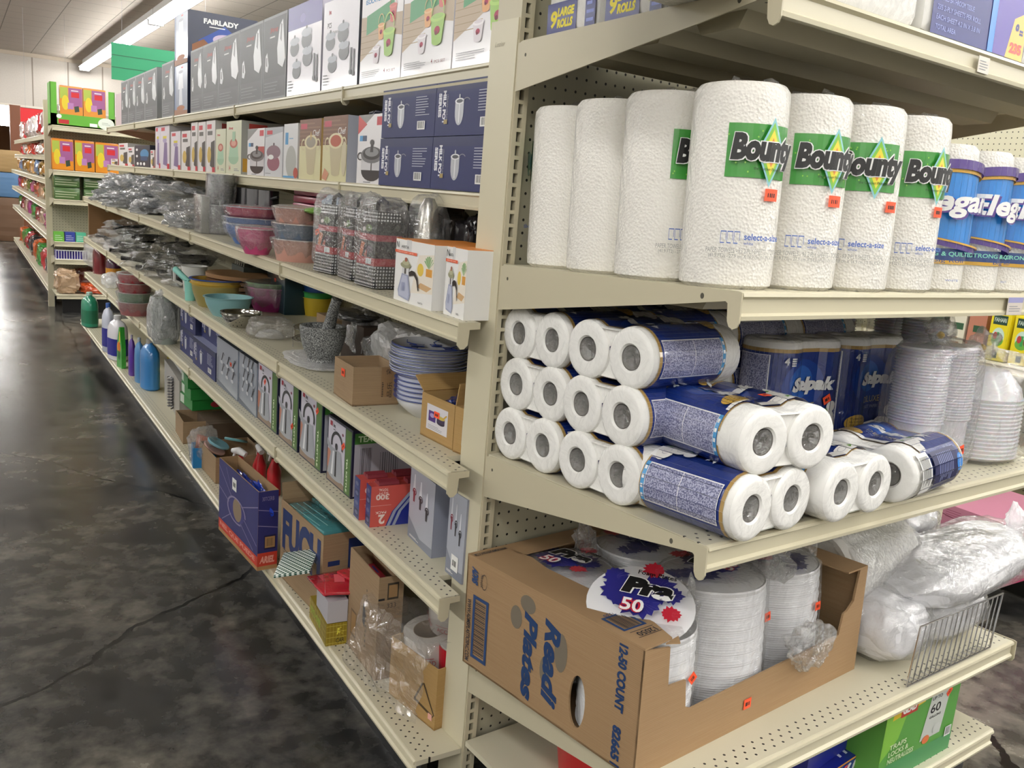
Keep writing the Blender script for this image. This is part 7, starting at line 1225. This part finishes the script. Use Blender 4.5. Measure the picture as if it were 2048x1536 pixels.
# signs
def sign(x, y, z0, z1, w, col, label, panels=2):
    t = thing('hanging_sign', Matrix.Translation((x, y, z0)), label, 'sign'); h = z1-z0
    for k_ in range(panels): b = MB(); a = w*(.72 if k_ == 0 else .0); b.box(0 if k_ == 0 else w*.745, w*.72 if k_ == 0 else w, 0, .02, 0, h, P(col, .5)); [b.box(0 if k_ == 0 else w*.745, w*.72 if k_ == 0 else w, -.002, 0, h*q, h*q+.006, P('0f4a34', .5)) for q in (.33, .66)] if col[0] == '1' else None; b.build('sign_panel', t)
    b = MB(); b.box(w*.722, w*.743, -.004, .024, 0, h+.0, P('1a7a54', .4)); b.build('post', t)
    for q in (.1, .9): b = MB(); b.tube([(w*q, .01, h), (w*q, .01, HC-z0)], .0012, GREYT, 5); b.build('hanging_wire', t)
I8 = Matrix.Translation((0, 8, 0)); xs_ = fx(223, 8, 2.3); sign(xs_, 8, line_v(I8, 158, xs_, 0), line_v(I8, 84, xs_, 0), .95, '1f8a5f', 'plain green hanging sign above the far end of the long shelving')
I12 = Matrix.Translation((0, 12.6, 0)); xs_ = fx(40, 12.6, 2.1); sign(xs_, 12.6, line_v(I12, 243, xs_, 0), line_v(I12, 215, xs_, 0), .62, 'd42a30', 'plain red hanging sign over the far aisle at the left')

# ------------------------------------------------------------------ right aisle shelving seen past the end display
GX = 2.62
for n in range(3):
    y0 = -.55+1.22*n; t = thing('right_gondola_section', Matrix.Translation((GX+.45, y0+.61, 0)) @ R_M, 'cream shelving of the next aisle to the right, %s' % ['nearest section with the yellow bags', 'second section', 'third section'][n], 'shelving', 'right aisle shelving sections')
    for z, d_ in ((1.62, .40), (1.24, .40), (.862, .45), (.52, .40)): shelf(t, Matrix.Translation((0, -d_, z)), 1.216, d_-.01, ends=False)
    shelf(t, Matrix.Translation((0, -.60, .17)), 1.216, .59, ends=False, name='base_deck'); b = MB(); b.box(-.608, .608, -.005, .001, .1, 1.9, PEG); b.build('back_panel', t); b = MB(); b.box(-.6, .6, -.53, -.52, 0, .13, P('060607', .4)); b.build('kick_plate', t)
RG = Matrix.Translation((GX, 0, .862)) @ R_M
def art_tea(c, s_=0):
    c.rect(0, 0, 1, 1, P('d9c81e', .3, 0, .6)); c.poly([(.1, .76), (.9, .76), (.9, .96), (.1, .96)], P('14352c', .4)); c.text('FAHARI', .16, .82, .09, P('b8c4b8', .4), w=.68, bold=1.5); c.ell(.5, .5, .36, .20, P('b9cfc0', .4)); c.ell(.5, .42, .34, .12, P('5f9a3c', .4)); c.rect(.42, .38, .56, .60, P('2f8a4a', .4)); c.ell(.35, .52, .12, .08, P('a83a3a', .4)); c.ell(.68, .48, .10, .08, P('6a4a3a', .4)); c.rect(.36, .04, .64, .18, P('14352c', .4))
for i, (a, b2) in enumerate(((1966, 2008), (2012, 2058), (2062, 2110))):
    xa, xb = line_u(RG, a, .03), line_u(RG, b2, .03); b = MB(); b.box(xa, xb-.004, 0, .10, 0, .20, P('d9c81e', .3, 0, .6), .008); art_tea(front(b, xa+.006, xb-.01, .006, .195, -.0006)); o = b.build('tea_bag'); o.matrix_world = RG @ Matrix.Translation((0, .03, 0)); tag(o, 'yellow packet with a dark green label in the right aisle, %s' % ['left one', 'second, at the photo edge', 'right one outside the photo'][i], 'packet', 'yellow packets')
for i, (a, b2, c, h_) in enumerate(((1850, 1885, '1f4a24', .2), (1888, 1922, 'cfcab8', .2), (1926, 1962, 'a8705c', .2))):
    xa, xb = line_u(RG, a, .06), line_u(RG, b2, .06); b = MB(); b.box(xa, xb-.004, 0, .10, 0, h_, P(c, .4)); cc = front(b, xa, xb-.004, 0, h_); cc.rect(.3, .5, .9, .64, P('2a4a34', .4)); cc.bars(.2, .2, .8, .4, 2, P('8a6a4c', .5), .4); o = b.build('tea_carton'); o.matrix_world = RG @ Matrix.Translation((0, .06, 0)); tag(o, '%s carton in the right aisle left of the yellow packets' % ['dark green', 'cream', 'reddish brown'][i], 'box')
PG = Matrix.Translation((2.06, 0, .17)) @ R_M
def art_pink(c, s_=0):
    c.rect(0, 0, 1, 1, P('c4829a', .4)); c.bars(.05, .62, .4, .9, 4, P('9a4f6c', .5), .25); c.poly([(0, .66), (.62, .52), (.62, .54), (0, .68)], P('6a2a3c', .5)); c.ell(.72, .5, .12, .3, P('e6dde2', .4)); c.rect(.68, .7, .76, .92, P('e6dde2', .4)); c.ell(.80, .2, .12, .16, P('b02f55', .4)); c.ell(.62, .22, .04, .07, P('b02f55', .4)); c.ell(.50, .26, .03, .05, P('b02f55', .4))
def side_pink(c):
    c.rect(0, 0, 1, 1, P('d08aa8', .4)); c.rect(0, 0, 1, .2, P('b8486e', .4)); [(c.poly([(.1+.12*k_, .25), (.17+.12*k_, .25), (.15+.12*k_, .7), (.12+.12*k_, .7)], P('eddbe6', .4)), c.rect(.125+.12*k_, .7, .145+.12*k_, .8, P('eddbe6', .4))) for k_ in range(7)]
xa, xb = line_u(PG, 1862, .0), line_u(PG, 1985, .0)
for j in range(2):
    b = MB(); b.box(xa, xb, 0, .42, 0, .118, P('c9869e', .4)); art_pink(front(b, xa, xb, 0, .118)); side_pink(right(b, xb, 0, .42, 0, .118)); o = b.build('pink_box'); o.matrix_world = PG @ Matrix.Translation((.004*j, .003*j, .120*j)); tag(o, 'pink printed box on the low deck of the right aisle, %s of two' % ['lower', 'upper'][j], 'box', 'pink boxes')
